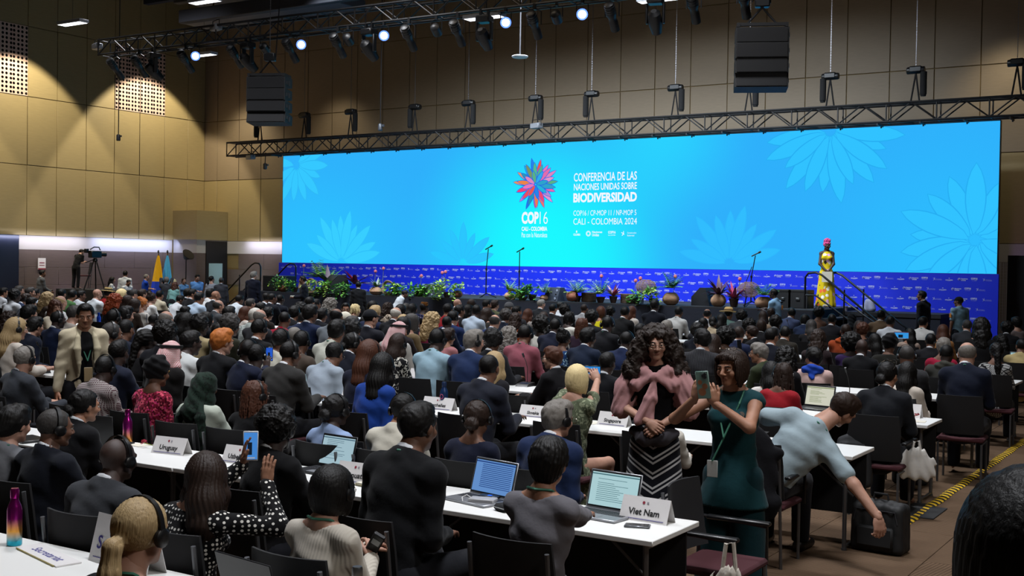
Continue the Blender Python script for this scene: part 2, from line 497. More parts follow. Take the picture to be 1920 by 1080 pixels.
        D = np.asarray(D, dtype=np.float32)
        return nets(D, lo, vox)

def nets(D, lo, vox):
    S = D < 0
    n = D.shape
    acc = np.zeros(tuple(x - 1 for x in n) + (3,), dtype=np.float32); cnt = np.zeros(tuple(x - 1 for x in n), dtype=np.float32)
    faces = []
    cells = (n[0] - 1, n[1] - 1, n[2] - 1)
    for a in range(3):
        s0 = [slice(None)] * 3; s1 = [slice(None)] * 3; s0[a] = slice(0, -1); s1[a] = slice(1, None)
        d0 = D[tuple(s0)]; d1 = D[tuple(s1)]
        cr = S[tuple(s0)] != S[tuple(s1)]
        I = np.argwhere(cr)
        if len(I) == 0: continue
        v0 = d0[cr]; v1 = d1[cr]; t = v0 / (v0 - v1)
        P = I.astype(np.float32); P[:, a] += t
        b, c = [(1, 2), (2, 0), (0, 1)][a]
        ok = (I[:, b] > 0) & (I[:, c] > 0) & (I[:, b] < n[b] - 1) & (I[:, c] < n[c] - 1)
        I = I[ok]; P = P[ok]; neg = (v0 < 0)[ok]
        q = []
        for (db, dc) in ((-1, -1), (0, -1), (0, 0), (-1, 0)):
            J = I.copy(); J[:, b] += db; J[:, c] += dc
            np.add.at(acc, (J[:, 0], J[:, 1], J[:, 2]), P); np.add.at(cnt, (J[:, 0], J[:, 1], J[:, 2]), 1)
            q.append(np.ravel_multi_index((J[:, 0], J[:, 1], J[:, 2]), cells))
        Q = np.stack(q, 1); Q[~neg] = Q[~neg][:, ::-1]
        faces.append(Q)
    Fq = np.concatenate(faces)
    used = np.unique(Fq); remap = np.full(cells[0] * cells[1] * cells[2], -1, dtype=np.int64); remap[used] = np.arange(len(used))
    V = (acc.reshape(-1, 3)[used] / cnt.reshape(-1)[used][:, None]) * vox + lo
    F = remap[Fq]
    return V, F

def join(parts):
    V = []; F = []; b = 0
    for v, f in parts: V.append(v); F.append(f + b); b += len(v)
    return np.concatenate(V), np.concatenate(F)
def xf(vf, R=np.eye(3), t=(0, 0, 0), s=1.0):
    v, f = vf; R = np.asarray(R)
    w = (v * s) @ R.T + np.array(t)
    if np.linalg.det(R) < 0: f = f[:, ::-1]
    return w, f

# ---- head (face +Y, crown +Z, origin at eye-height centre)
def head_sdf(sex='m', neck=True):
    s = Sdf(); w = 1.0 if sex == 'm' else .95
    s.ell((0, -.012, .028), (.074 * w, .094, .084), .02)
    s.ell((0, .03, -.03), (.057 * w, .058, .075), .03)
    s.cap((.048 * w, .0, -.06), (.012, .062, -.09), .022, .016, .02); s.cap((-.048 * w, .0, -.06), (-.012, .062, -.09), .022, .016, .02)
    s.ell((0, .066, -.092), (.02, .018, .015), .015)
    s.cap((-.034, .078, .022), (.034, .078, .022), .012, .012, .014)
    for x in (-1, 1):
        s.ell((x * .032, .1, .004), (.016, .016, .011), .01, neg=True)
        s.ell((x * .04, .064, -.024), (.022, .02, .02), .02)
        s.ell((x * .078 * w, -.006, -.004), (.009, .019, .031), .006, R=rotm('Z', -18 * x))
        s.ell((x * .013, .096, -.03), (.009, .009, .008), .005)
    s.cap((0, .086, .014), (0, .108, -.024), .008, .0115, .009)
    s.cap((-.017, .085, -.052), (.017, .085, -.052), .0055, .0055, .006)
    s.cap((-.013, .084, -.061), (.013, .084, -.061), .0055, .0055, .006)
    s.ell((0, .1, -.0565), (.024, .012, .0022), .003, neg=True)
    if neck: s.cap((0, -.02, -.06), (0, -.045, -.165), .056 * w if sex == 'm' else .047, .06 * w if sex == 'm' else .05, .03)
    return s
CACHE = {}
def cached(key, fn):
    if key not in CACHE: CACHE[key] = fn()
    return CACHE[key]
def head_mesh(sex, vox): return cached(('head', sex, vox), lambda: head_sdf(sex).mesh(vox))

# ---- hand: wrist at origin, fingers +Y, back of the hand +Z, thumb towards +X
def hand_sdf(curl=25, spread=4, thumb=35):
    s = Sdf()
    s.ell((0, .045, 0), (.041, .05, .0165), .012); s.cap((0, -.02, 0), (0, .02, 0), .026, .027, .02, flat=((0, 0, 1), .75))
    for i, (x, L) in enumerate(((.03, .07), (.0105, .078), (-.0095, .072), (-.029, .057))):
        a = math.radians((1.5 - i) * spread); p = np.array((x, .083 - abs(i - 1.2) * .004, 0)); ang = math.radians(curl * .5)
        s.cap((x * .8, .05, 0), p, .011, .0095, .008)
        for j, (f, r) in enumerate(((.45, .0092), (.3, .0082), (.25, .0072))):
            d = np.array((math.sin(a) * math.cos(ang), math.cos(a) * math.cos(ang), -math.sin(ang)))
            q = p + d * L * f * 1.05; s.cap(p, q, r + .0006, r, .004); p = q; ang += math.radians(curl)
    t = math.radians(thumb)
    p0 = np.array((.022, .018, -.006)); p1 = p0 + np.array((math.sin(t) * .036, math.cos(t) * .036, -.012)); p2 = p1 + np.array((math.sin(t * .6) * .03, math.cos(t * .6) * .03, -.008)); p3 = p2 + np.array((math.sin(t * .2) * .022, math.cos(t * .2) * .022, -.008))
    s.chain([p0, p1, p2, p3], [.016, .012, .0105, .0085], .008)
    return s
def hand_mesh(curl, vox, spread=4, thumb=35): return cached(('hand', curl, vox, spread, thumb), lambda: hand_sdf(curl, spread, thumb).mesh(vox))

# ---- hair styles in head space
def hsh(n): return lambda X, Y, Z: n
def strands(amp, freq=46):
    def f(X, Y, Z):
        a = np.arctan2(X, Y + .01)
        return amp * np.sin(a * freq + 3 * np.sin(Z * 23)) * (1 + 0 * Z)
    return f
def curls(amp, f=75):
    def g(X, Y, Z):
        a = X + .012 * np.sin(Y * 61 + 1) + .01 * np.sin(Z * 83); b = Y + .012 * np.sin(Z * 57 + 2) + .01 * np.sin(X * 77); c = Z + .012 * np.sin(X * 67 + 3) + .01 * np.sin(Y * 71)
        return amp * (np.sin(a * f) * np.sin(b * f * 1.13 + 1) + np.sin(b * f * .87) * np.sin(c * f * 1.07 + 2) + np.sin(c * f * .93) * np.sin(a * f * 1.19 + 3)) * .8
    return g
def scalp(s, t=.01, k=.01): return s.ell((0, -.014, .03), (.074 + t, .094 + t, .085 + t), k)
def facecut(s, zline=.062, y0=.045, side=.0):
    # free the face and the ears
    s.cutbox((-.2, y0, -.3), (.2, .3, zline), .012)
    return s
def hair_sdf(style):
    rnd = random.Random(style)
    s = Sdf()
    if style == 'short':
        scalp(s, .011); s.ell((0, .03, .095), (.05, .05, .03), .03); facecut(s, .072, .05); s.cutbox((-.2, .0, -.3), (.2, .3, .01), .012); s.cutbox((-.2, -.3, -.3), (.2, .3, -.062), .01); s.noise(curls(.0018, 130))
    elif style == 'crop':
        scalp(s, .005); facecut(s, .075, .05); s.cutbox((-.2, .0, -.3), (.2, .3, .012), .012); s.cutbox((-.2, -.3, -.3), (.2, .3, -.055), .01); s.noise(curls(.001, 200))
    elif style == 'medium':
        scalp(s, .018); s.ell((.01, .02, .1), (.06, .065, .035), .03); s.ell((0, -.07, -.02), (.06, .035, .06), .03); facecut(s, .068, .055); s.cutbox((-.2, .012, -.3), (.2, .3, -.0), .015); s.cutbox((-.2, -.3, -.3), (.2, .3, -.085), .01); s.noise(strands(.002, 38)); s.noise(curls(.0025, 70))
    elif style == 'balding':
        scalp(s, .008); s.cut((0, 0, .055), (0, .35, .94), .02); s.cutbox((-.2, .035, -.3), (.2, .3, .3), .02); s.cutbox((-.2, .0, -.3), (.2, .3, .005), .012); s.cutbox((-.2, -.3, -.3), (.2, .3, -.055), .01); s.noise(curls(.0012, 150))
    elif style == 'bob':
        scalp(s, .02); s.ell((0, -.035, -.03), (.088, .085, .095), .03); s.ell((.062, .02, -.03), (.025, .045, .085), .02); s.ell((-.062, .02, -.03), (.025, .045, .085), .02)
        s.cutbox((-.056, .03, -.3), (.056, .3, .062), .015); s.cutbox((-.3, -.3, -.4), (.3, .3, -.125), .01); s.noise(strands(.0022, 44))
    elif style == 'pixie':
        scalp(s, .02); s.ell((0, -.05, -.02), (.075, .06, .09), .03); s.ell((0, .035, .095), (.062, .05, .03), .02); facecut(s, .06, .05); s.cutbox((-.2, .02, -.3), (.2, .3, -.02), .012); s.cutbox((-.3, -.3, -.4), (.3, .3, -.115), .012); s.noise(strands(.003, 30)); s.noise(curls(.002, 90))
    elif style in ('long', 'longwavy', 'longcurly'):
        w = {'long': 0, 'longwavy': .01, 'longcurly': .02}[style]
        scalp(s, .018 + w)
        s.chain([(0, -.05, .0), (0, -.085, -.12), (0, -.1, -.24), (0, -.1, -.34)], [.085 + w, .085 + w, .08 + w, .045], .03)
        for x in (-1, 1): s.chain([(x * .06, .0, .03), (x * .078, -.01, -.1), (x * .075, -.04, -.22)], [.03 + w, .034 + w, .02], .03)
        s.cutbox((-.054, .02, -.4), (.054, .3, .062), .015); s.cutbox((-.08, -.045, -.5), (.08, .3, -.125), .02)
        if style == 'long': s.noise(strands(.0028, 40))
        elif style == 'longwavy': s.noise(strands(.003, 38)); s.noise(curls(.005, 75))
        else: s.noise(curls(.007, 170)); s.noise(curls(.007, 60))
    elif style == 'ponytail':
        scalp(s, .012); facecut(s, .07, .05); s.cutbox((-.2, .01, -.3), (.2, .3, .0), .012); s.cutbox((-.2, -.3, -.3), (.2, .3, -.075), .01)
        s.chain([(0, -.1, -.01), (0, -.14, -.035), (0, -.145, -.12), (-.005, -.125, -.22), (0, -.11, -.28)], [.02, .03, .036, .03, .01], .015); s.noise(strands(.0022, 46))
    elif style == 'bun':
        scalp(s, .012); facecut(s, .07, .05); s.cutbox((-.2, .01, -.3), (.2, .3, .0), .012); s.cutbox((-.2, -.3, -.3), (.2, .3, -.075), .01)
        s.ell((0, -.115, -.035), (.05, .035, .045), .012); s.noise(strands(.002, 46)); s.noise(curls(.002, 90))
    elif style == 'updo':
        scalp(s, .016); facecut(s, .066, .05); s.cutbox((-.2, .01, -.3), (.2, .3, .0), .012); s.cutbox((-.2, -.3, -.3), (.2, .3, -.08), .01)
        s.ell((0, -.07, .1), (.055, .05, .05), .02); s.ell((0, -.1, .02), (.05, .035, .06), .02); s.noise(curls(.004, 150))
    elif style == 'afro':
        s.ell((0, -.025, .04), (.118, .118, .118), .02); facecut(s, .058, .03); s.cutbox((-.075, .0, -.3), (.075, .3, -.02), .02); s.cutbox((-.3, -.3, -.4), (.3, .3, -.085), .02); s.noise(curls(.0045, 230)); s.noise(curls(.005, 60))
    elif style == 'bigafro':
        s.ell((0, -.035, .035), (.145, .14, .14), .02); facecut(s, .05, .03); s.cutbox((-.075, .0, -.3), (.075, .3, -.02), .02); s.cutbox((-.3, -.3, -.4), (.3, .3, -.11), .02); s.noise(curls(.005, 210)); s.noise(curls(.008, 50))
    elif style in ('dreads', 'dreadbob'):
        scalp(s, .014); facecut(s, .066, .045); s.cutbox((-.2, .01, -.3), (.2, .3, .0), .012)
        L = .34 if style == 'dreads' else .15
        for i in range(24):
            a = PI * (.62 + 1.76 * i / 25) ; a = PI * .5 - (a - PI * .5); 
            th = math.radians(-118 + 236 * i / 23); x = math.sin(th) * .074; y = -math.cos(th) * .092 - .01
            if y > .035: y = .035
            z0 = .03 + rnd.uniform(-.01, .06); l = L * rnd.uniform(.75, 1.1)
            s.chain([(x * .8, y * .8, z0 + .03), (x * 1.15, y * 1.13, z0 - .03), (x * 1.3 + rnd.uniform(-.01, .01), y * 1.15, z0 - l * .5), (x * 1.15 + rnd.uniform(-.02, .02), y * 1.1, z0 - l)], [.009, .0092, .0088, .006], .0008)
        s.noise(curls(.0015, 160))
    elif style == 'braid':
        scalp(s, .013); facecut(s, .066, .05); s.cutbox((-.2, .01, -.3), (.2, .3, .0), .012)
        s.chain([(0, -.08, .03), (0, -.11, -.06), (0, -.125, -.2), (0, -.12, -.38)], [.05, .042, .038, .03], .02); s.noise(strands(.002, 40)); s.noise(lambda X, Y, Z: .003 * np.sin(Z * 150) * np.sin(X * 140))
    elif style == 'hero_curly':
        s.ell((0, -.03, .05), (.125, .115, .1), .03)
        for x in (-1, 1):
            s.chain([(x * .085, .01, .05), (x * .13, .0, -.06), (x * .165, .0, -.2), (x * .13, .02, -.31)], [.06, .068, .078, .04], .03)
        s.chain([(0, -.07, .0), (0, -.1, -.14), (0, -.1, -.3)], [.1, .12, .07], .04)
        s.ell((.03, .06, .088), (.055, .03, .03), .02); s.ell((-.035, .058, .085), (.05, .03, .03), .02)
        s.cutbox((-.058, .02, -.5), (.058, .3, .058), .012); s.cutbox((-.1, -.03, -.5), (.1, .3, -.125), .02)
        s.noise(curls(.008, 60)); s.noise(curls(.005, 200))
    elif style == 'hero_bob':
        scalp(s, .018); s.ell((0, -.03, -.03), (.09, .085, .095), .03); s.ell((.075, .025, -.03), (.02, .04, .09), .02); s.ell((-.075, .025, -.03), (.02, .04, .09), .02)
        s.ell((.035, .07, .078), (.042, .018, .02), .012, R=rotm('Y', 35)); s.ell((-.04, .07, .078), (.035, .016, .02), .012, R=rotm('Y', -40))
        s.cutbox((-.06, .04, -.3), (.06, .3, .062), .012); s.cutbox((-.056, .02, -.3), (.056, .3, -.02), .012); s.cutbox((-.3, -.3, -.4), (.3, .3, -.13), .01); s.noise(strands(.003, 40))
    # ---- headwear, kept in head space too
    elif style == 'hijab':
        scalp(s, .02); s.ell((0, -.02, -.06), (.09, .1, .1), .03); s.chain([(0, -.01, -.12), (0, -.02, -.19)], [.095, .13], .03); s.chain([(0, -.08, -.02), (0, -.11, -.2), (.0, -.11, -.32)], [.07, .09, .04], .03)
        s.ell((0, .11, -.02), (.052, .05, .082), .01, neg=True); s.cutbox((-.07, -.06, -.6), (.07, .07, -.2), .02); s.noise(lambda X, Y, Z: .004 * np.sin(Z * 70 + X * 60 + 20 * Y)); 
    elif style == 'keffiyeh':
        scalp(s, .014); s.ell((0, -.045, -.05), (.1, .085, .12), .03); s.chain([(0, -.08, -.03), (0, -.125, -.2), (0, -.12, -.3)], [.085, .1, .05], .03)
        s.chain([(.07, .0, .02), (.105, -.01, -.12), (.11, .0, -.24)], [.03, .035, .03], .03); s.chain([(-.07, .0, .02), (-.105, -.01, -.12), (-.11, .0, -.24)], [.03, .035, .03], .03)
        s.cutbox((-.062, .02, -.6), (.062, .3, .058), .012); s.cutbox((-.09, -.05, -.6), (.09, .3, -.13), .02); s.noise(lambda X, Y, Z: .004 * np.sin(Z * 30 + X * 90))
    elif style == 'headwrap':
        scalp(s, .02); s.ell((0, -.03, .06), (.105, .115, .085), .02); s.ell((.02, -.02, .13), (.06, .06, .035), .02); s.ell((.03, -.1, .1), (.04, .04, .04), .012)
        s.cutbox((-.3, .02, -.3), (.3, .3, .03), .015); s.cutbox((-.3, -.3, -.4), (.3, .3, -.05), .015); s.noise(lambda X, Y, Z: .005 * np.sin(Z * 90 + X * 35 + Y * 25))
    elif style == 'rosewrap':
        scalp(s, .014)
        for i in range(9):
            a = i * 2 * PI / 9; s.ell((.055 * math.cos(a), -.02 + .055 * math.sin(a), .12 + .012 * math.sin(i * 2.2)), (.035, .035, .045), .008)
        s.ell((0, -.02, .15), (.05, .05, .04), .01); s.cutbox((-.3, .03, -.3), (.3, .3, .045), .015); s.cutbox((-.3, -.3, -.4), (.3, .3, -.03), .015); s.noise(lambda X, Y, Z: .004 * np.sin(Z * 110 + np.arctan2(X, Y) * 9))
    elif style == 'kufi':
        s.chain([(0, -.012, .06), (0, -.012, .11)], [.084, .08], .01); s.cut((0, 0, .135), (0, 0, 1), .008); s.cut((0, 0, .05), (0, .25, -1), .006); s.ell((0, -.012, .02), (.07, .09, .08), .005, neg=True)
    elif style == 'cap':
        scalp(s, .012); s.cut((0, 0, .03), (0, .15, -1), .006); s.ell((0, .1, .042), (.065, .07, .008), .008, R=rotm('X', -10))
    elif style == 'strawhat':
        s.ell((0, -.01, .06), (.185, .195, .011), .006); s.ell((0, -.01, .1), (.088, .1, .075), .008); s.cut((0, 0, .155), (0, 0, 1), .012); s.ell((0, -.01, .02), (.074, .092, .09), .004, neg=True)
    elif style == 'boater':
        s.ell((0, -.01, .075), (.155, .165, .009), .004); s.chain([(0, -.01, .09), (0, -.01, .12)], [.087, .085], .004); s.cut((0, 0, .15), (0, 0, 1), .004); s.cut((0, 0, .065), (0, 0, -1), .003)
    return s
HVOX = {'dreads': .0055, 'dreadbob': .0055, 'hero_curly': .007, 'hero_bob': .005, 'boater': .006, 'strawhat': .006}
def hair_me(style, near):
    key = ('hairme', style, near)
    if key not in CACHE:
        vox = HVOX.get(style, .0062) if near else .0085
        V, F = hair_sdf(style).mesh(vox, extra=.012)
        CACHE[key] = mesh_arrays('hair_' + style, V, F, [hair('k')], smooth=True)
    return CACHE[key]
# ------------------------------------------------------------------ people
def ik(a, b, l1, l2, pole):
    a = np.array(a, float); b = np.array(b, float); d = b - a; L = np.linalg.norm(d)
    L2 = min(L, (l1 + l2) * .999); u = d / (L + 1e-9)
    b = a + u * L2
    x = (l1 ** 2 - l2 ** 2 + L2 ** 2) / (2 * L2); h = math.sqrt(max(l1 ** 2 - x ** 2, 1e-6))
    p = np.array(pole, float); p = p - u * (p @ u); p = nvec(p)
    return a + u * x + p * h, b

def rx(d): return rotm('X', d)
SEAT_Z = .53
def pose_dict(seated=True, lean=6, arms='table', sex='m', side=0.0, twist=0.0, wr=None, wl=None, poler=None, polel=None, hip=None, stand=1.0, head=(0, 0), curl=25, hr=None, hl=None, headoff=(0, 0, 0), stride=.0):
    """all joints of a figure; origin on the floor under the hips, facing +Y"""
    f = sex == 'f'; P = {'sex': sex, 'curl': curl}
    up = np.array((0, 0, SEAT_Z if seated else .95 * stand))
    sw = .142 if f else .166
    T = rotm('Y', side) @ rotm('X', -lean) @ rotm('Z', twist)
    R = lambda x, y, z: up + T @ np.array((x, y, z), float)
    P['pelvis'] = up; P['T'] = T
    P['waist'] = R(0, -.01, .17); P['chest'] = R(0, .0, .36); P['neck'] = R(0, -.012, .525)
    P['head'] = R(0, .035, .68) + np.array(headoff)
    P['shR'] = R(sw, -.01, .465); P['shL'] = R(-sw, -.01, .465)
    if arms == 'table': w = ((.13, .42, .775), (-.13, .42, .775)); pol = ((.35, -.3, -1.0), (-.35, -.3, -1.0))
    elif arms == 'type': w = ((.09, .40, .79), (-.09, .40, .79)); pol = ((1, -.3, -1), (-1, -.3, -1))
    elif arms == 'lap': w = ((.09, .29, .665), (-.09, .29, .665)); pol = ((.45, -1, -.4), (-.45, -1, -.4))
    elif arms == 'hang': w = ((.25, .03, .80 * stand), (-.25, .03, .80 * stand)); pol = ((.3, -1, 0), (-.3, -1, 0))
    elif arms == 'clasp': w = ((.05, .20, 1.03 * stand), (-.05, .20, 1.01 * stand)); pol = ((1, -.4, -.6), (-1, -.4, -.6))
    else: w = arms; pol = ((1, -.3, -.8), (-1, -.3, -.8))
    wR = np.array(wr if wr is not None else w[0], float); wL = np.array(wl if wl is not None else w[1], float)
    P['elR'], P['wrR'] = ik(P['shR'], wR, .285, .255, poler or pol[0])
    P['elL'], P['wrL'] = ik(P['shL'], wL, .285, .255, polel or pol[1])
    P['hR'] = hr; P['hL'] = hl
    hw = .095
    if seated:
        for s, x in (('R', 1), ('L', -1)):
            P['hp' + s] = up + (x * hw, .0, -.02); P['kn' + s] = np.array((x * .13, .43, .50)); P['an' + s] = np.array((x * .13, .42, .09)); P['to' + s] = np.array((x * .15, .58, .035))
    else:
        k = stand
        for s, x in (('R', 1), ('L', -1)):
            P['hp' + s] = up + (x * hw, .0, -.04); P['kn' + s] = np.array((x * .11, .02 + x * stride * .6, .50 * k)); P['an' + s] = np.array((x * .12, -.02 + x * stride, .09)); P['to' + s] = np.array((x * .14, .14 + x * stride, .035))
    P['seated'] = seated
    return P

def hand_frame(P, s):
    w = P['wr' + s]; d = nvec(w - P['el' + s]); h = P['h' + s]
    if h is not None: d = nvec(h[0]); n = nvec(h[1])
    else:
        n = np.array((0, 0, 1.0))
        d = nvec(d * (1, 1, .15)) if abs(d[2]) < .8 else d
        if abs(d[2]) > .9: n = np.array((1.0 if s == 'R' else -1.0, 0, 0))
    n = nvec(n - d * (n @ d)); x = np.cross(d, n)
    # thumb of the right hand points to the left of the fingers seen from the back
    R = np.stack([-x, d, n], 1) if s == 'R' else np.stack([x, d, n], 1)
    return R, w

def body_mesh(P, key, vox, hands=True, hvox=.007, neckskin=True):
    def fn():
        f = P['sex'] == 'f'; s = Sdf(); T = P['T']; fw = T @ np.array((0, 1.0, 0)); g = .86
        s.cap(P['pelvis'] + (0, 0, -.02), P['waist'], .15 * g, (.118 if f else .132) * g, .04, flat=(fw, .72))
        s.cap(P['waist'], P['chest'], (.115 if f else .13) * g, (.14 if f else .158) * g, .05, flat=(fw, .74))
        s.cap(P['chest'], P['neck'] + T @ np.array((0, 0, -.09)), .14 * g, .1 * g, .05, flat=(fw, .7))
        sh = .048 if f else .056
        for a in 'RL':
            s.cap((P['sh' + a] + P['neck']) / 2 + T @ np.array((0, 0, -.03)), P['sh' + a], .055, sh, .04)
            s.cap(P['neck'] + T @ np.array((0, -.01, .02)), P['sh' + a] + T @ np.array((0, 0, .012)), .042, .034, .035)
            s.cap(P['sh' + a], P['el' + a], sh * .88, .036 if f else .041, .03); s.cap(P['el' + a], P['wr' + a], .037 if f else .042, .025 if f else .029, .02, )
            s.cap(P['hp' + a], P['kn' + a], .078, .05, .03); s.cap(P['kn' + a], P['an' + a], .05, .034, .02); s.cap(P['an' + a], P['to' + a], .036, .028, .02)
        s.cap(P['neck'] + T @ np.array((0, 0, -.03)), P['head'] + (P['neck'] - P['head']) * .45, .054 if f else .062, .046 if f else .056, .035)
        parts = [s.mesh(vox)]
        if hands:
            for a in 'RL':
                R, w = hand_frame(P, a); parts.append(xf(hand_mesh(P['curl'], hvox), R, w, .93 if f else 1.0))
        return join(parts)
    return cached(('body',) + key, fn)

def top_mesh(P, key, vox, kind='shirt', sleeve='long', wrinkle=.004, post=None, pn=''):
    """jacket / shirt / blouse that follows the torso and ends at collar, cuffs and hem"""
    def fn():
        f = P['sex'] == 'f'; s = Sdf(); T = P['T']; fw = T @ np.array((0, 1.0, 0))
        t = {'suit': .016, 'shirt': .010, 'blouse': .008, 'tee': .008, 'loose': .024, 'bare': .006, 'shawl': .03}[kind]
        hip = P['pelvis'] + ((0, 0, -.02) if P['seated'] else (0, 0, -.10 if kind == 'suit' else -.04))
        s.cap(hip, P['waist'], .15 + t * (1.4 if kind != 'bare' else 1), (.118 if f else .135) + t, .04, flat=(fw, .74))
        s.cap(P['waist'], P['chest'], (.116 if f else .133) + t, (.142 if f else .162) + t, .05, flat=(fw, .76))
        s.cap(P['chest'], P['neck'] + T @ np.array((0, 0, -.09)), .142 + t, .1 + t, .05, flat=(fw, .72))
        if f: 
            for x in (-1, 1): s.ell(P['chest'] + T @ np.array((x * .07, .085, .0)), (.062, .055, .058), .03)
        sh = (.05 if f else .058) + t * .8
        for i, a in enumerate('RL'):
            if kind == 'bare' and a == 'R': continue
            if kind != 'bare':
                s.cap((P['sh' + a] + P['neck']) / 2 + T @ np.array((0, 0, -.03)), P['sh' + a], .056 + t, sh, .04)
            s.cap(P['neck'] + T @ np.array((0, -.01, .02)), P['sh' + a] + T @ np.array((0, 0, .012)), .042 + t * .6, .036 + t * .6, .035)
            if sleeve != 'none':
                el, wr = P['el' + a], P['wr' + a]
                if sleeve == 'long':
                    s.cap(P['sh' + a], el, sh * .98, .043 + t, .03); s.cap(el, wr - (wr - el) * .06, .044 + t, .033 + t * .8, .02)
                elif sleeve == 'mid':
                    s.cap(P['sh' + a], el, sh, .043 + t, .03); s.cap(el, el + (wr - el) * .45, .046 + t, .046 + t, .02)
                else:
                    e2 = P['sh' + a] + (el - P['sh' + a]) * .68; s.cap(P['sh' + a], e2, sh, .052 + t, .03)
                    d = nvec(el - P['sh' + a]); 
        if kind in ('suit', 'shirt'):
            nk = P['neck']; s.cap(nk + T @ np.array((0, -.004, .0)), nk + T @ np.array((0, .004, .038)), .07 + t * .3, .064 + t * .2, .012)
            s.cutloc(nk + T @ np.array((0, 0, .045)), T @ np.array((0, .45, 1)), .16, .004)
        else:
            s.cutloc(P['neck'] + T @ np.array((0, 0, .02 if kind != 'loose' else .01)), T @ np.array((0, .35 if kind != 'blouse' else .2, 1)), .16, .006)
            if kind == 'blouse': s.ell(P['neck'] + T @ np.array((0, 0, .03)), (.1, .085, .05), .008, neg=True)
        # folds
        ph = sum(map(ord, str(key))) % 7
        s.noise(lambda X, Y, Z: wrinkle * (np.sin(X * 22 + Z * 34 + ph) * np.sin(Y * 30 - Z * 17) + .5 * np.sin(Z * 62 + X * 31 + 2 * np.sin(Y * 25))))
        if post: post(s, P)
        return s.mesh(vox)
    return cached(('top', kind, sleeve, pn) + key, fn)

def bottom_mesh(P, key, vox, kind='trousers', length=1.0):
    def fn():
        s = Sdf(); t = .018; f = P['sex'] == 'f'
        if kind == 'trousers':
            s.cap(P['pelvis'] + (0, 0, .06), P['pelvis'] + (0, 0, -.03), .135, .155, .03, flat=((0, 1, 0), .76))
            for a in 'RL':
                s.cap(P['hp' + a], P['kn' + a], .084 + t, .058 + t, .02); s.cap(P['kn' + a], P['an' + a] + (0, 0, .0), .058 + t, .045 + t, .02)
            s.cut((0, 0, .06), (0, 0, -1), .004)
        else:
            w = {'skirt': (.15, .27), 'gown': (.145, .26)}[kind]
            s.cap(P['pelvis'] + (0, 0, .1), P['pelvis'] + (0, 0, -.08), .13, .17, .04, flat=((0, 1, 0), .76))
            s.cap(P['pelvis'] + (0, 0, -.08), np.array((0, 0, .1)), .185, w[1], .03, flat=((0, 1, 0), .8))
            s.cut((0, 0, .04 if kind == 'gown' else .12), (0, 0, -1), .004)
            s.noise(lambda X, Y, Z: (.012 if kind == 'gown' else .004) * np.sin(np.arctan2(X, Y) * 11) * np.clip(1.0 - Z, 0, 1))
        return s.mesh(vox)
    return cached(('bot', kind) + key, fn)

def shoes_mesh(P, key, vox):
    def fn():
        s = Sdf()
        for a in key[0]: s.cap(P['an' + a] + (0, -.03, -.045), P['to' + a] + (0, 0, 0.005), .045, .036, .015)
        s.cut((0, 0, 0.004), (0, 0, -1), .002)
        return s.mesh(vox)
    return cached(('shoe',) + key, fn)

def cme(key, builder, mats, name, smooth=True):
    if key not in CACHE:
        V, F = builder()
        CACHE[key] = mesh_arrays(name, V, F, mats, smooth=smooth)
    return CACHE[key]

# worn bits, in head space
M_BLACK = plain('black_plastic', '#0c0c0e', .38)
M_BLACKC = plain('black_fabric', '#0b0b0d', .9)
M_STEEL = plain('brushed_steel', '#a6a8aa', .32, 1.0)
M_WHITE = plain('white_laminate', '#d9d9d6', .42)
def headset_me():
    if 'headset' not in CACHE:
        m = MB(); pts = []
        for i in range(15):
            a = PI * i / 14; pts.append((math.cos(a) * .098, -.012, .0 + math.sin(a) * .128))
        for off in (-.007, 0, .007):
            pass
        V = []; F = []
        for i, p in enumerate(pts):
            q = Vector(p); n = Vector((q.x, 0, q.z)).normalized()
            for (dy, dr) in ((-.011, 0), (.011, 0), (.011, .005), (-.011, .005)): V.append(tuple(q + Vector((0, dy, 0)) + n * dr))
        for i in range(14):
            for k in range(4): F.append((i * 4 + k, i * 4 + (k + 1) % 4, (i + 1) * 4 + (k + 1) % 4, (i + 1) * 4 + k))
        m.add(V, F, True)
        for x in (-1, 1):
            M = Matrix.Translation((x * .083, -.006, -.006)) @ Matrix.Rotation(x * PI / 2, 4, 'Y')
            m.lathe([(.028, 0), (.034, .004), (.034, .016), (.026, .022), (.01, .023)], 14, M=M)
        CACHE['headset'] = m.mesh('headset', M_BLACK)
    return CACHE['headset']
def glasses_me():
    if 'glasses' not in CACHE:
        m = MB()
        for x in (-1, 1):
            pts = [(x * .033 + .023 * math.cos(t), .112 - abs(.023 * math.cos(t)) * .1, .002 + .019 * math.sin(t)) for t in [2 * PI * i / 14 for i in range(15)]]
            m.tube(pts, .0016, 5, cap=False); m.tube([(x * .056, .108, .006), (x * .074, .08, .008), (x * .08, .0, .004)], .0018, 5)
        m.tube([(-.011, .112, .004), (0, .115, .007), (.011, .112, .004)], .0016, 5)
        CACHE['glasses'] = m.mesh('glasses', plain('spectacle_metal', '#8d8378', .25, .9))
    return CACHE['glasses']
def eyes_me(sd):
    if ('eye', sd) not in CACHE:
        m = MB(); b = MB()
        def ball(mb, c, r, n=10):
            mb.lathe([(r * math.sin(PI * i / n) + 1e-4, -r * math.cos(PI * i / n)) for i in range(n + 1)], 12, M=Matrix.Translation(c) @ Matrix.Rotation(PI / 2, 4, 'X'), cap=False)
        x = sd; ball(m, (x * .031, .0775, .004), .0125)
        nw = len(m.F); ball(m, (x * .031, .0835, .003), .0078)
        me = m.mesh('eye', plain('eye_white', '#d8d2c8', .25)); me.materials.append(plain('iris_dark', '#1c120c', .15))
        me.polygons.foreach_set('material_index', [0] * nw + [1] * (len(me.polygons) - nw)); CACHE[('eye', sd)] = me
    return CACHE[('eye', sd)]
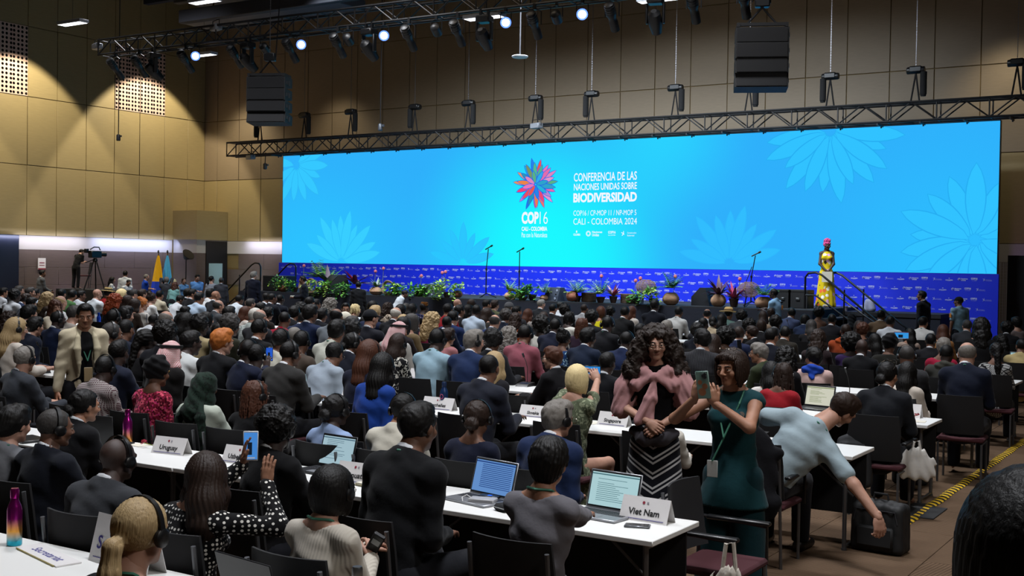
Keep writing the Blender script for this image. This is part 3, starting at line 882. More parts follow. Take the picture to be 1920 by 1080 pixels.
def lids_me(sd):
    if ('lid', sd) not in CACHE:
        s = Sdf()
        for x in (sd,):
            for (z, dz) in ((.012, -.002), (-.0055, .001)):
                s.cap((x * .020, .0855, z + dz), (x * .032, .0888, z), .0038, .0036, .003); s.cap((x * .032, .0888, z), (x * .044, .082, z + dz), .0036, .0034, .003)
        V, F = s.mesh(.002); CACHE[('lid', sd)] = mesh_arrays('eyelids', V, F, [skin('w')], smooth=True)
    return CACHE[('lid', sd)]
def brows_me(sd):
    if ('brow', sd) not in CACHE:
        s = Sdf()
        for x in (sd,): s.cap((x * .016, .0905, .0235), (x * .036, .0885, .0275), .0042, .0042, .003); s.cap((x * .036, .0885, .0275), (x * .05, .078, .023), .0042, .0025, .003)
        V, F = s.mesh(.0022); CACHE[('brow', sd)] = mesh_arrays('eyebrow', V, F, [hair('k')], smooth=True)
    return CACHE[('brow', sd)]
def lips_me():
    if 'lips' not in CACHE:
        s = Sdf(); s.cap((-.0, .0885, -.0505), (.021, .084, -.053), .0042, .0022, .002); s.cap((0, .0885, -.0505), (-.021, .084, -.053), .0042, .0022, .002)
        s.cap((0, .0885, -.061), (.017, .0855, -.058), .0048, .0025, .002); s.cap((0, .0885, -.061), (-.017, .0855, -.058), .0048, .0025, .002)
        V, F = s.mesh(.002); CACHE['lips'] = mesh_arrays('lips', V, F, [plain('lips', '#7c463c', .5)], smooth=True)
    return CACHE['lips']
def beard_me():
    if 'beard' not in CACHE:
        s = Sdf(); s.cap((.05, .012, -.055), (.014, .072, -.095), .024, .02, .015); s.cap((-.05, .012, -.055), (-.014, .072, -.095), .024, .02, .015); s.cap((-.02, .092, -.043), (.02, .092, -.043), .006, .006, .005)
        V, F = s.mesh(.006); CACHE['beard'] = mesh_arrays('beard', V, F, [hair('k')], smooth=True)
    return CACHE['beard']
BRIM = {'kufi', 'cap', 'strawhat', 'boater', 'hijab', 'keffiyeh', 'headwrap', 'rosewrap'}
HATNAME = {'kufi': 'embroidered_cap', 'cap': 'cap', 'strawhat': 'straw_hat', 'boater': 'straw_hat', 'hijab': 'headscarf', 'keffiyeh': 'headscarf', 'headwrap': 'head_wrap', 'rosewrap': 'head_wrap'}

def head_frame(P, yaw, pitch, roll=0):
    return np.array(P['head']), rotm('Z', -yaw) @ rotm('X', pitch) @ rotm('Y', roll)

def worn_lanyard(P, key, root, mat=None, front=False):
    if ('lany', key) not in CACHE:
        m = MB(); T = P['T']; nk = P['neck']
        pts = [nk + T @ np.array(q) for q in ((.072, .10, -.07), (.078, .045, .0), (.066, -.03, .035), (.0, -.072, .035), (-.066, -.03, .035), (-.078, .045, .0), (-.072, .10, -.07))]
        m.tube(pts, .0065, 6)
        if front:
            q = P['chest'] + T @ np.array((0, .155, -.12)); m.tube([pts[0], q], .006, 5); m.tube([pts[-1], q], .006, 5)
        CACHE[('lany', key)] = m.mesh('lanyard', plain('green_lanyard', '#2f6a55', .7))
    return link('lanyard', CACHE[('lany', key)], root)

def person(label, loc, rz, P, pkey, skin_t='w', style='short', hc='k', top=('suit', None, 'long'), bottoms=('trousers', None), yaw=0, pitch=0, roll=0,
           near=True, scale=1.0, hatmat=None, extras='', group=None, face=None, hands=True, name='person', vox=None, hvox=None, eyecol=None, ztw=1.0):
    """P: joints, pkey: cache key of the pose; yaw is positive to the right"""
    root = thing(name, label, 'person', loc, rz, group); root.scale = (max(scale, 1.0) if loc[1] < 7.2 else scale,) * 2 + (scale,)
    sex = P['sex']; hero = bool(vox); vox = vox or (.0165 if near else .026); hv = hvox or (.0084 if near else .011)
    hdv = (.0052 if vox < .0115 else .006) if hero and near else (.0074 if near else .0108); bvox = max(vox, .0145) if hero else vox * 1.5
    key = (pkey, sex, round(vox, 4))
    def build_body():
        hp, hR = head_frame(P, yaw, pitch, roll)
        parts = [body_mesh(P, key, bvox, hands, hv), xf(head_mesh(sex, hdv), hR, hp)]
        return join(parts)
    body = cme(('bodyme', key, yaw, pitch, roll, near), build_body, [skin('w')], 'body')
    link('body', body, root, mats=[skin(skin_t)])
    if top:
        tm = cme(('topme', top[0], top[2]) + key, lambda: top_mesh(P, key, vox, top[0], top[2]), [cloth('#222222')], 'top')
        nm = {'suit': 'jacket', 'shirt': 'shirt', 'blouse': 'blouse', 'tee': 'top', 'loose': 'robe', 'bare': 'dress_bodice', 'shawl': 'shawl'}[top[0]]
        link(nm, tm, root, mats=[top[1]])
        if top[0] == 'suit' and 'k' not in extras:
            if ('colr',) + key not in CACHE:
                s = Sdf(); T = P['T']; nk = P['neck']; s.cap(nk, nk + T @ np.array((0, .006, .052)), .064, .0605, .01); s.cut(nk + T @ np.array((0, 0, .055)), T @ np.array((0, .5, 1)), .003)
                V, F = s.mesh(.012); CACHE[('colr',) + key] = mesh_arrays('shirt_collar', V, F, [cloth('#d5d8dc')], smooth=True)
            link('shirt_collar', CACHE[('colr',) + key], root)
    if bottoms:
        bm_ = cme(('botme', bottoms[0]) + key, lambda: bottom_mesh(P, key, max(vox * 1.4, .027), bottoms[0]), [cloth('#222222')], bottoms[0])
        link(bottoms[0], bm_, root, mats=[bottoms[1]])
        if near:
            for a_ in 'RL': link('shoe', cme(('shoeme', a_) + key, lambda: shoes_mesh(P, (a_,) + key, .016), [plain('shoe_leather', '#15110f', .4)], 'shoe'), root)
    hp, hR = head_frame(P, yaw, pitch, roll); HM = Matrix.Translation(hp.tolist()) @ Matrix(hR.tolist()).to_4x4()
    def worn(nm, me, mats=None, M=None):
        o = link(nm, me, root, mats=mats); o.matrix_local = HM if M is None else HM @ M; return o
    st = style
    if '+' in st:
        st, hat = st.split('+')
    else: hat = None
    if st in BRIM: hat = st; st = None
    if st and st != 'bald': worn('hair', hair_me(st, near), [hair(hc)])
    if hat:
        if hat in ('cap', 'kufi', 'strawhat', 'boater') and st is None: worn('hair', hair_me('crop', near), [hair(hc)])
        worn(HATNAME[hat], hair_me(hat, near), [hatmat or cloth('#111111')])
        if hat == 'keffiyeh':
            if 'agal' not in CACHE:
                m = MB()
                for dz in (0, .014): m.tube([(.094 * math.sin(a), -.014 + .112 * math.cos(a), .066 + dz + .004 * math.cos(a)) for a in [2 * PI * i / 24 for i in range(25)]], .0085, 7, cap=False)
                CACHE['agal'] = m.mesh('head_cord', M_BLACKC)
            worn('head_cord', CACHE['agal'])
        if hat in ('boater', 'strawhat'):
            if ('band', hat) not in CACHE:
                m = MB(); r = (.0885 if hat == 'boater' else .095); z = .085 if hat == 'boater' else .075
                m.lathe([(r, z), (r + .003, z), (r + .003, z + .028), (r, z + .028)], 24, cap=False, M=Matrix.Translation((0, -.01, 0)) @ Matrix.Diagonal((1, 1.08, 1, 1)))
                CACHE[('band', hat)] = m.mesh('hat_band', M_BLACKC if hat == 'boater' else plain('tan_ribbon', '#5e4a2e', .8))
            worn('hat_band', CACHE[('band', hat)])
    if 'h' in extras: worn('headset', headset_me())
    if 'g' in extras: worn('glasses', glasses_me())
    if 'u' in extras: worn('sunglasses', glasses_me(), M=Matrix.Translation((0, -.045, .058)) @ Matrix.Rotation(.75, 4, 'X'))
    if 'B' in extras: worn('beard', beard_me(), [hair(hc)])
    if face:
        for sd in (-1, 1): worn('eye', eyes_me(sd)); worn('eyebrow', brows_me(sd), [hair(hc if hc != 'p' else 'y')]); worn('eyelids', lids_me(sd), [skin(skin_t)])
        worn('lips', lips_me())
    if 'l' in extras: worn_lanyard(P, key, root, front=bool(face))
    return root

def part_from(root, name, vf, mat, smooth=True):
    return link(name, mesh_arrays(name, vf[0], vf[1], [mat], smooth=smooth), root)
# ------------------------------------------------------------------ the hall
XL, YB = -35.65, 33.0
def struct(name, mb, mat, parent=None):
    o = mb.build(name, mat, parent)
    if parent is None: o['kind'] = 'structure'
    return o
def panel_mat(name, color, dark=.8):
    m, nt, b = new_mat(name); c = lin(color); L = nt.links.new
    tc = N(nt, 'ShaderNodeTexCoord'); mp = N(nt, 'ShaderNodeMapping'); mp.inputs['Scale'].default_value = (3, 3, 45)
    n = N(nt, 'ShaderNodeTexNoise'); n.inputs['Scale'].default_value = 1.2; n.inputs['Detail'].default_value = 6
    L(tc.outputs['Object'], mp.inputs[0]); L(mp.outputs[0], n.inputs['Vector'])
    mx = N(nt, 'ShaderNodeMix', data_type='RGBA'); L(n.outputs['Fac'], mx.inputs[0])
    mx.inputs[6].default_value = tuple(x * dark for x in c) + (1,); mx.inputs[7].default_value = tuple(min(1, x * 1.12) for x in c) + (1,)
    L(mx.outputs[2], b.inputs['Base Color']); b.inputs['Roughness'].default_value = .55
    return m
M_PANEL = panel_mat('timber_veneer', '#94835c')
M_PANEL2 = panel_mat('timber_veneer_brown', '#80705a')
M_JOINT = plain('dark_joint', '#6d5a34', .8)
M_PERF = plain('perforated_board', '#c3a698', .6)
M_DARK = plain('dark_void', '#050506', 1.0)
M_TILE = panel_mat('brown_stone_tile', '#5c4d46', .7)
M_WPLAS = plain('white_plaster', '#a9a29c', .8)
M_CEIL = plain('dark_ceiling', '#17181c', .9)

# carpet --------------------------------------------------
def carpet(name, ang):
    m, nt, b = new_mat(name); L = nt.links.new
    tc = N(nt, 'ShaderNodeTexCoord'); mp = N(nt, 'ShaderNodeMapping'); mp.inputs['Rotation'].default_value = (0, 0, ang)
    L(tc.outputs['Object'], mp.inputs[0])
    w = N(nt, 'ShaderNodeTexWave'); w.inputs['Scale'].default_value = 11; w.inputs['Distortion'].default_value = .8; w.inputs['Detail'].default_value = 2; w.inputs['Detail Scale'].default_value = 3
    L(mp.outputs[0], w.inputs['Vector'])
    n = N(nt, 'ShaderNodeTexNoise'); n.inputs['Scale'].default_value = 7; n.inputs['Detail'].default_value = 8; L(tc.outputs['Object'], n.inputs['Vector'])
    m1 = N(nt, 'ShaderNodeMix', data_type='RGBA'); L(w.outputs['Fac'], m1.inputs[0])
    m1.inputs[6].default_value = (*lin('#34291f'), 1); m1.inputs[7].default_value = (*lin('#6b5644'), 1)
    m2 = N(nt, 'ShaderNodeMix', data_type='RGBA'); L(n.outputs['Fac'], m2.inputs[0]); L(m1.outputs[2], m2.inputs[6]); m2.inputs[7].default_value = (*lin('#5c4a3a'), 1)
    L(m2.outputs[2], b.inputs['Base Color']); b.inputs['Roughness'].default_value = .95; b.inputs['Specular IOR Level'].default_value = .1
    bp = N(nt, 'ShaderNodeBump'); bp.inputs['Strength'].default_value = .5; bp.inputs['Distance'].default_value = .006; L(w.outputs['Fac'], bp.inputs['Height']); L(bp.outputs['Normal'], b.inputs['Normal'])
    return m
CARP = [carpet('carpet_lengthways', 0.15), carpet('carpet_crossways', PI / 2 - .1)]
floor = struct('floor', MB().box(-37, 12, -5, 35, -.2, -.008), CARP[0])
tile_me = []
for k in range(2):
    tile_me.append(MB().box(-.498, .498, -.498, .498, -.008, 0, .003).mesh('carpet_tile', CARP[k]))
for i in range(-4, 3):
    for j in range(3, 21):
        link('carpet_tile', tile_me[(i + j * 3 + (i * j) // 3) % 2], floor, loc=(i + .45, j + .5, 0))
base = MB().box(-37, -4.05, -5, 35, -.008, 0); base.box(2.95, 12, -5, 35, -.008, 0); base.box(-4.05, 2.95, -5, 3, -.008, 0); base.box(-4.05, 2.95, 21, 35, -.008, 0)
o = base.build('carpet_field', CARP[0], floor); o['kind'] = 'stuff'

# left wall ---------------------------------------------------
cols_y = [19.1, 20.3, 21.45, 22.6, 23.8, 25.0, 26.17, 27.39, 28.62, 29.77, 30.96, 32.11, 33.0]
rows_z = [2.92, 5.32, 7.66, 10.05, 12.4]
wl = struct('wall_left', MB().box(XL - .3, XL - .03, -5, YB + .3, 0, 12.4).box(XL - .03, XL, -5, 19.1, 2.92, 12.4), M_JOINT)
def perf_panel(w, h, nx, nz):
    """board with real holes, local x 0..w, z 0..h, facing -y"""
    V = []; F = []
    cw, ch = w / nx, h / nz; r = min(cw, ch) * .34
    for i in range(nx):
        for j in range(nz):
            gx = .12 * cw * ((i % 4 == 0) - (i % 4 == 3)) * -1
            x0, z0 = i * cw, j * ch; cx, cz = x0 + cw / 2 + gx, z0 + ch / 2; b = len(V)
            V += [(x0, 0, z0), (x0 + cw, 0, z0), (x0 + cw, 0, z0 + ch), (x0, 0, z0 + ch)]
            for k in range(8):
                a = PI / 8 + k * PI / 4 + PI + 0; V.append((cx + r * math.cos(a), 0, cz + r * math.sin(a)))
            # ring from square to octagon: square corners 0..3 at angles 225,315,45,135
            o8 = [b + 4 + k for k in range(8)]
            F += [(b, b + 1, o8[2], o8[1]), (b + 1, b + 2, o8[4], o8[3]), (b + 2, b + 3, o8[6], o8[5]), (b + 3, b, o8[0], o8[7]),
                  (b, o8[1], o8[0]), (b + 1, o8[3], o8[2]), (b + 2, o8[5], o8[4]), (b + 3, o8[7], o8[6])]
    return V, F
for i in range(len(cols_y) - 1):
    for j in range(4):
        y0, y1, z0, z1 = cols_y[i], cols_y[i + 1], rows_z[j], rows_z[j + 1]; g = .012
        perf = (j == 2 and (i in (4, 8, 9) or i == 3))
        if perf:
            V, F = perf_panel(y1 - y0 - 2 * g, z1 - z0 - 2 * g, 8, 16)
            V = [(XL + .03, y0 + g + x, z0 + g + z) for (x, _, z) in V]
            m = MB(); m.add(V, F); 
            o = m.build('perforated_panel', M_PERF, wl)
            MB().box(XL - .028, XL - .024, y0, y1, z0, z1).build('panel_backing', M_DARK, wl)
        else:
            MB().box(XL - .03, XL + (.012 if (i + j) % 2 else .016), y0 + g, y1 - g, z0 + g, z1 - g, .004).build('wall_panel', M_PANEL, wl)
# white soffit band and stone tiles under it
MB().box(XL - .03, XL - .005, 19.1, 31.4, 2.44, 2.92).build('white_band', M_WPLAS, wl)
tz = [0, .61, 1.22, 1.83, 2.44]
for j in range(4):
    y = 23.6 + (.6 if j % 2 else 0)
    while y < 31.4:
        y1 = min(y + 1.35, 31.4)
        MB().box(XL - .03, XL - .01, y + .005, y1 - .005, tz[j] + .005, tz[j + 1] - .005, .003).build('stone_tile', M_TILE, wl)
        y = y1
MB().box(XL - .03, XL + .25, 23.6, 24.55, 0, 2.92).build('dark_door_leaf', plain('navy_door', '#0a1026', .5), wl)

# back wall ---------------------------------------------------
wb = struct('wall_back', MB().box(XL - .3, 12, YB + .03, YB + .3, 0, 12.4), M_JOINT)
xs = [XL + .72 + 1.19 * i for i in range(-1, 32)]; xs[0] = XL
me_cache = {}
for i in range(len(xs) - 1):
    for j in range(4):
        x0, x1 = xs[i], xs[i + 1]
        if j == 0 and (-29.0 < x0 < -7.5): continue
        z0, z1 = rows_z[j], rows_z[j + 1]; g = .012; key = (round(x1 - x0, 3), j, (i + j) % 2)
        if key not in me_cache:
            me_cache[key] = MB().box(g, x1 - x0 - g, (0 if (i + j) % 2 else -.005), .03, g, z1 - z0 - g, .004).mesh('wall_panel', M_PANEL2 if j > 0 else M_PANEL)
        link('wall_panel', me_cache[key], wb, loc=(x0, YB, z0))
MB().box(XL, 2, YB, YB + .03, 2.44, 2.92).build('white_band', M_WPLAS, wb)
for j in range(4):
    x = -34.3 + (.6 if j % 2 else 0)
    while x < -29.2:
        MB().box(x + .005, x + 1.345, YB + .0, YB + .03, tz[j] + .005, tz[j + 1] - .005, .003).build('stone_tile', M_TILE, wb); x += 1.35
pv, pf = perf_panel(1.19, 2.42, 30, 60)
ppm = MB(); ppm.add(pv, pf); ppme = ppm.mesh('perforated_panel', plain('pale_perforated_board', '#b9b2bb', .55))
for i in range(5): link('perforated_panel', ppme, wb, loc=(-6.2 + i * 1.2, YB - .01, .01))
# corner block with door recess
cb = thing('corner_booth', 'panelled corner volume with black doorway where left and back walls meet', 'wall box', (-34.98, 32.2, 0)); 
def bx(name, mat, *a, parent=None, off=(0, 0, 0)):
    m = MB(); m.box(*a); return m.build(name, mat, parent)
def rel(o, root): o.location = [-c for c in root.location]; return o
rel(bx('upper_panel', M_PANEL, XL + .02, -34.3, 31.4, 32.98, 2.95, 4.07, parent=cb), cb)
rel(bx('white_band', M_WPLAS, XL + .02, -34.34, 31.44, 32.98, 2.44, 2.95, parent=cb), cb)
rel(bx('tiled_side', M_TILE, XL + .02, -34.34, 31.44, 31.9, 0.0, 2.44, parent=cb), cb)
rel(bx('doorway', plain('black_door', '#08080a', .5), -35.2, -34.30, 31.9, 32.98, 0, 2.9, parent=cb), cb)
rel(bx('door_glass', plain('frosted_teal', '#8ba3a3', .3), -34.29, -34.28, 32.02, 32.72, .1, 2.05, parent=cb), cb)
# other walls, ceiling
struct('wall_right', MB().box(11.7, 12, -5, YB + .3, 0, 12.4), M_PANEL2)
struct('wall_rear', MB().box(XL - .3, 12, -5.3, -5, 0, 12.4), M_PANEL2)
ceil = struct('ceiling', MB().box(XL - .3, 12, -5.3, YB + .3, 12.4, 12.6), M_CEIL)
for k, y in enumerate((10, 14, 18, 22, 26, 30)):
    MB().box(XL, 12, y - .12, y + .12, 11.75, 12.4).build('ceiling_beam', plain('blue_grey_steel', '#2a2d38', .6), ceil)
for (x, y) in ((-26, 27.5), (-18, 27.8), (-8, 28)):
    MB().box(x - 4, x + 3.6, y - .5, y + .5, 11.0, 11.6).build('air_duct', plain('galvanised_duct', '#4a4f5c', .5, .4), ceil)
MB().box(-5.35, -4.9, 31.6, 32.4, 0, 2.6).build('curtain', plain('black_curtain', '#0a0a0d', .95, bump=.5, bscale=12))
o = COL.objects['curtain']; tag(o, 'black curtain hanging at the right end of the blue backdrop', 'curtain')

def beam_at(px0, px1, py, y, d, h, name, mat):
    p, q = ony(px0, py, y), ony(px1, 0, y); MB().box(p[0], q[0], y - d / 2, y + d / 2, p[2], p[2] + h, .02).build(name, mat, ceil)
beam_at(372, 660, 52, 27.5, 1.3, .32, 'air_duct', plain('galvanised_duct', '#4a4f5c', .5, .4)); beam_at(340, 900, 45, 25.5, .25, .4, 'ceiling_beam', plain('blue_grey_steel', '#1c1e27', .7)); beam_at(330, 1100, 8, 26.5, .25, .5, 'ceiling_beam', plain('blue_grey_steel', '#1c1e27', .7)); beam_at(400, 640, 20, 29.0, 2.2, .3, 'air_duct', plain('galvanised_duct', '#4a4f5c', .5, .4))
for px in (400, 470, 545, 620): 
    p = ony(px, 40, 27.5); MB().tube([(p[0], 27.5, p[2]), (p[0], 27.5, 12.4)], .03, 5).build('hanger_rod', M_JOINT, ceil)
# sign on tiled wall
sg = thing('wall_sign', 'small white notice plate on the brown tiled wall, far left', 'sign', (XL + .02, 25.6, 1.95))
MB().box(-.01, .01, -.15, .15, -.2, .2).build('plate', plain('sign_white', '#cfc9c4', .5), sg)
MB().box(.01, .013, -.15, .15, -.2, -.15).box(.01, .013, -.1, .1, .02, .05).box(.01, .013, -.1, .1, -.06, -.04).build('print', plain('sign_red', '#7a2a34', .5), sg)

# ceiling light fittings
def light_panel(px, py, d, w, label, ang=0):
    p = atd(px, py, d); t = thing('light_panel', label, 'ceiling light', tuple(p), ang, 'suspended light panels')
    MB().box(-w / 2 - .03, w / 2 + .03, -.16, .16, 0, .09, .01).build('housing', plain('light_housing', '#8f9299', .5), t)
    MB().box(-w / 2, w / 2, -.13, .13, -.006, 0).build('diffuser', emit('panel_light', '#f2f6ff', 3.2), t)
    MB().tube([(0, 0, .09), (0, 0, max(.2, 12.3 - p[2]))], .006, 5).build('suspension_cable', M_BLACK, t)
light_panel(136, 45, 33, .95, 'bright rectangular light panel hanging before the upper left wall')
light_panel(384, 4, 30, .9, 'bright light panel at the top edge, left of the lighting truss')
light_panel(382, 104, 38, .9, 'glowing light panel seen below the left end of the lighting truss')
light_panel(908, 34, 27, .95, 'bright light panel partly hidden by a moving spotlight')
light_panel(1236, 1, 30, 1.1, 'bright light panel at the top edge, right of centre')

# ------------------------------------------------------------------ screen and backdrop
SX0, SX1, SY, SZ0, SZ1 = -29.5, -5.48, 31.0, 2.13, 5.94
SW, SH = SX1 - SX0, SZ1 - SZ0
scr = thing('led_screen', 'huge cyan and blue screen with conference title above the stage', 'screen', ((SX0 + SX1) / 2, SY, SZ0))
MB().box(-SW / 2, SW / 2, 0, .12, 0, SH).build('screen_cabinet', M_BLACK, scr)
def screen_mat():
    m, nt, b = new_mat('screen_gradient'); nt.nodes.remove(b); L = nt.links.new
    tc = N(nt, 'ShaderNodeTexCoord'); sp = N(nt, 'ShaderNodeSeparateXYZ'); L(tc.outputs['Object'], sp.inputs[0])
    def blob(cx, cz, rx, rz, edge=0.0):
        mp = N(nt, 'ShaderNodeMapping'); mp.inputs['Location'].default_value = (-cx / rx, 0, -cz / rz); mp.inputs['Scale'].default_value = (1 / rx, 0, 1 / rz)
        L(tc.outputs['Object'], mp.inputs[0]); g = N(nt, 'ShaderNodeVectorMath', operation='LENGTH'); L(mp.outputs[0], g.inputs[0])
        r = N(nt, 'ShaderNodeMapRange', interpolation_type='SMOOTHSTEP'); r.inputs[1].default_value = 0; r.inputs[2].default_value = 1; r.inputs[3].default_value = 1; r.inputs[4].default_value = 0
        L(g.outputs['Value'], r.inputs[0]); return r.outputs[0]
    col = (*lin('#2fb0fb'), 1); prev = None
    for (cx, cz, rx, rz, c, w) in ((-10.5, .3, 6.5, 4.2, '#2cc4ff', .9), (10.8, .2, 4.5, 4.5, '#2cc0ff', .8), (2.9, 3.9, 3.0, 3.2, '#2ad6ff', .85), (-1.2, .9, 5.6, 4.6, '#18f4ff', 1.0), (-.8, -.3, 4.2, 3.4, '#1cfbff', .9)):
        mx = N(nt, 'ShaderNodeMix', data_type='RGBA'); ml = N(nt, 'ShaderNodeMath', operation='MULTIPLY'); ml.inputs[1].default_value = w
        L(blob(cx, cz, rx, rz), ml.inputs[0]); L(ml.outputs[0], mx.inputs[0])
        if prev is None: mx.inputs[6].default_value = col
        else: L(prev, mx.inputs[6])
        mx.inputs[7].default_value = (*lin(c), 1); prev = mx.outputs[2]
    e = N(nt, 'ShaderNodeEmission'); L(prev, e.inputs[0]); e.inputs[1].default_value = 1.0
    L(e.outputs[0], nt.nodes['Material Output'].inputs[0]); return m
MB().box(-SW / 2 + .02, SW / 2 - .02, -.004, 0, .0, SH - .02).build('screen_face', screen_mat(), scr)
def sp(px, py):
    p = ony(px, py, SY); return p[0] - (SX0 + SX1) / 2, p[2] - SZ0
def petal_poly(cx, cz, ang, L, w, r0=.1, n=9):
    pts = []; ca, sa = math.cos(ang), math.sin(ang)
    for s in (1, -1):
        rng = range(n + 1) if s == 1 else range(n - 1, 0, -1)
        for i in rng:
            t = i / n; u = r0 + (L - r0) * t; v = s * w * max(0, math.sin(PI * (t * .97 + .03) ** 1.1)) ** .72
            pts.append((cx + u * ca - v * sa, cz + u * sa + v * ca))
    return pts
def clip_poly(poly, x0, x1, z0, z1):
    for (ax, lim, sgn) in ((0, x0, 1), (0, x1, -1), (1, z0, 1), (1, z1, -1)):
        out = []
        for i in range(len(poly)):
            p, q = poly[i], poly[(i + 1) % len(poly)]
            ip, iq = (p[ax] - lim) * sgn >= 0, (q[ax] - lim) * sgn >= 0
            if ip: out.append(p)
            if ip != iq:
                t = (lim - p[ax]) / (q[ax] - p[ax]); out.append((p[0] + (q[0] - p[0]) * t, p[1] + (q[1] - p[1]) * t))
        poly = out
        if len(poly) < 3: return []
    return poly
def flat_flower(name, px, py, Rpx, angs, fill, line, y0, wf=.14, lens=None, petal_r0=.12):
    cx, cz = sp(px, py); mf = MB(); ml = MB()
    for i, a in enumerate(angs):
        L = Rpx * (lens[i] if lens else (1 + .12 * math.sin(i * 2.4)))
        big = clip_poly(petal_poly(cx, cz, a, L + .03, L * wf + .03, petal_r0), -SW / 2 + .02, SW / 2 - .02, 0.01, SH - .03)
        sm = clip_poly(petal_poly(cx, cz, a, L, L * wf, petal_r0 + .02), -SW / 2 + .02, SW / 2 - .02, 0.01, SH - .03)
        dy = -.006 - .0012 * ((i * 5) % len(angs))
        if big: ml.add([(x, dy + y0, z) for x, z in big], [tuple(range(len(big)))])
        if sm: mf.add([(x, dy - .0006 + y0, z) for x, z in sm], [tuple(range(len(sm)))])
    ml.build(name + '_outline', line, scr); mf.build(name, fill, scr)
D = math.radians
fillB = emit('print_sky', '#31c2ff', 1.0); lineB = emit('print_line', '#27aef2', 1.0)
fillC = emit('print_sky_soft', '#38ceff', 1.0)
flat_flower('flower_print', 1557, 245, 1.75, [D(a) for a in (-172, -158, -142, -128, -112, -96, -80, -66, -50, -35, -20, -6)], fillB, lineB, 0, .105)
flat_flower('flower_print', 1828, 450, 1.75, [D(a) for a in (20, 45, 68, 90, 112, 135, 158, 175, 190, 205, 222, 240, 258, 275, 300, 320, 345)], fillB, lineB, 0, .12)
flat_flower('flower_print', 640, 492, 1.65, [D(a) for a in (25, 45, 62, 78, 92, 106, 122, 140, 158, 12)], fillC, emit('print_line2', '#2fc0fa', 1.0), 0, .095)
flat_flower('flower_print', 1368, 494, 1.5, [D(a) for a in (15, 35, 55, 75, 90, 108, 128, 150, 168)], emit('print_faint', '#31bdfe', 1.0), emit('print_line3', '#2eb8fd', 1.0), 0, .095)
flat_flower('flower_print', 556, 310, 1.35, [D(a) for a in (20, -2, -22, -45, -70, -95, -120, -150, 170, 40)], emit('print_fl', '#35c8ff', 1.0), emit('print_line4', '#2fb8f4', 1.0), 0, .11)
flat_flower('flower_print', 868, 494, 1.2, [D(a) for a in (15, 40, 65, 90, 115, 140, 165)], emit('print_faint2', '#2bc6fe', 1.0), emit('print_line5', '#2cc0fd', 1.0), 0, .095)
# the many-coloured flower emblem
cx, cz = sp(1005, 346)
cols = ['#5bb58a', '#7a9a6a', '#e8a06a', '#f08050', '#f07a6a', '#e88ac0', '#2e9ab8', '#f0a050', '#f04a7a', '#e89ad0', '#f07ac0', '#f0884a', '#f0407a', '#b890d8', '#e870b0', '#f05a50', '#f0487a', '#c080e0', '#30a8d0', '#58b890', '#2a86f0', '#f05060', '#2a7ae8', '#30b0f0', '#58c090', '#28b8e0', '#2a98b8', '#f0406a']
blue = emit('logo_outline', '#2468e8', 1.0)
n = 26
for ring, (cnt, L0, w0, off) in enumerate(((15, .78, .062, .1), (14, .68, .066, .3), (8, .45, .06, .2))):
    for i in range(cnt):
        a = off + i * 2 * PI / cnt; L = L0 * (1 + .07 * math.sin(i * 2.1)); idx = (ring * 9 + i * 5) % len(cols)
        q = petal_poly(cx, cz, a, L + .022, w0 + .022, .02); r = petal_poly(cx, cz, a, L, w0, .04); dy = -.008 - .0006 * (ring * 20 + i)
        MB().add([(x, dy, z) for x, z in q], [tuple(range(len(q)))]).build('petal_outline', blue, scr)
        MB().add([(x, dy - .0003, z) for x, z in r], [tuple(range(len(r)))]).build('petal', emit('petal_%d' % idx, cols[idx], .95), scr)
WTXT = emit('screen_white', '#f4f8ff', 1.0)
def screen_text(txt, x0, x1, yt, yb, bold=0.0, px_ref=None):
    """fit a line of capitals between two pixel columns and two pixel rows of the screen plane"""
    ax, az = sp(x0, (yt + yb) / 2); bx_, bz = sp(x1, (yt + yb) / 2); zt = sp((x0 + x1) / 2, yt)[1]; zb = sp((x0 + x1) / 2, yb)[1]
    me = text_mesh(txt, 1.0, WTXT, align='LEFT', bold=bold)
    a = np.empty(len(me.vertices) * 3, dtype=np.float32); me.vertices.foreach_get('co', a); a = a.reshape(-1, 3)
    lo, hi = a.min(0), a.max(0); q = np.zeros_like(a)
    cz_ = (sp((x0 + x1) / 2, (yt + yb) / 2)[1])
    q[:, 0] = ax + (a[:, 0] - lo[0]) / (hi[0] - lo[0]) * (bx_ - ax); q[:, 2] = cz_ + ((a[:, 1] - lo[1]) / (hi[1] - lo[1]) - .5) * (zt - zb); q[:, 1] = -.03
    me.vertices.foreach_set('co', q.ravel()); me.update(); link('lettering', me, scr)
screen_text('CONFERENCIA DE LAS', 1077, 1195, 323, 339, .012)
screen_text('NACIONES UNIDAS SOBRE', 1077, 1195, 343, 356, .012)
screen_text('BIODIVERSIDAD', 1076, 1195, 361, 379, .04)
screen_text('COP16 / CP-MOP 11 / NP-MOP 5', 1076, 1194, 394, 404, 0)
screen_text('CALI - COLOMBIA 2024', 1076, 1195, 409, 421, 0)
screen_text('COP', 979, 1011, 397, 420, .045)
screen_text('16', 1013, 1028, 397, 420, -.012)
screen_text('CALI - COLOMBIA', 979, 1027, 425, 433, .03)
screen_text('Paz con la Naturaleza', 979, 1027, 436, 445, .0)
screen_text('Naciones', 1111, 1130, 433, 437, .02); screen_text('Unidas', 1111, 1124, 438, 443, .02)
screen_text('COP16', 1141, 1155, 433, 438, .03); screen_text('CALI COLOMBIA', 1141, 1155, 440, 442, .0)
screen_text('COLOMBIA', 1076, 1089, 438, 442, .02)
screen_text('Convenio sobre', 1177, 1194, 435, 438, 0); screen_text('Biodiversidad', 1177, 1190, 440, 443, 0)
lg = MB()
ux, uz = sp(1104, 438)
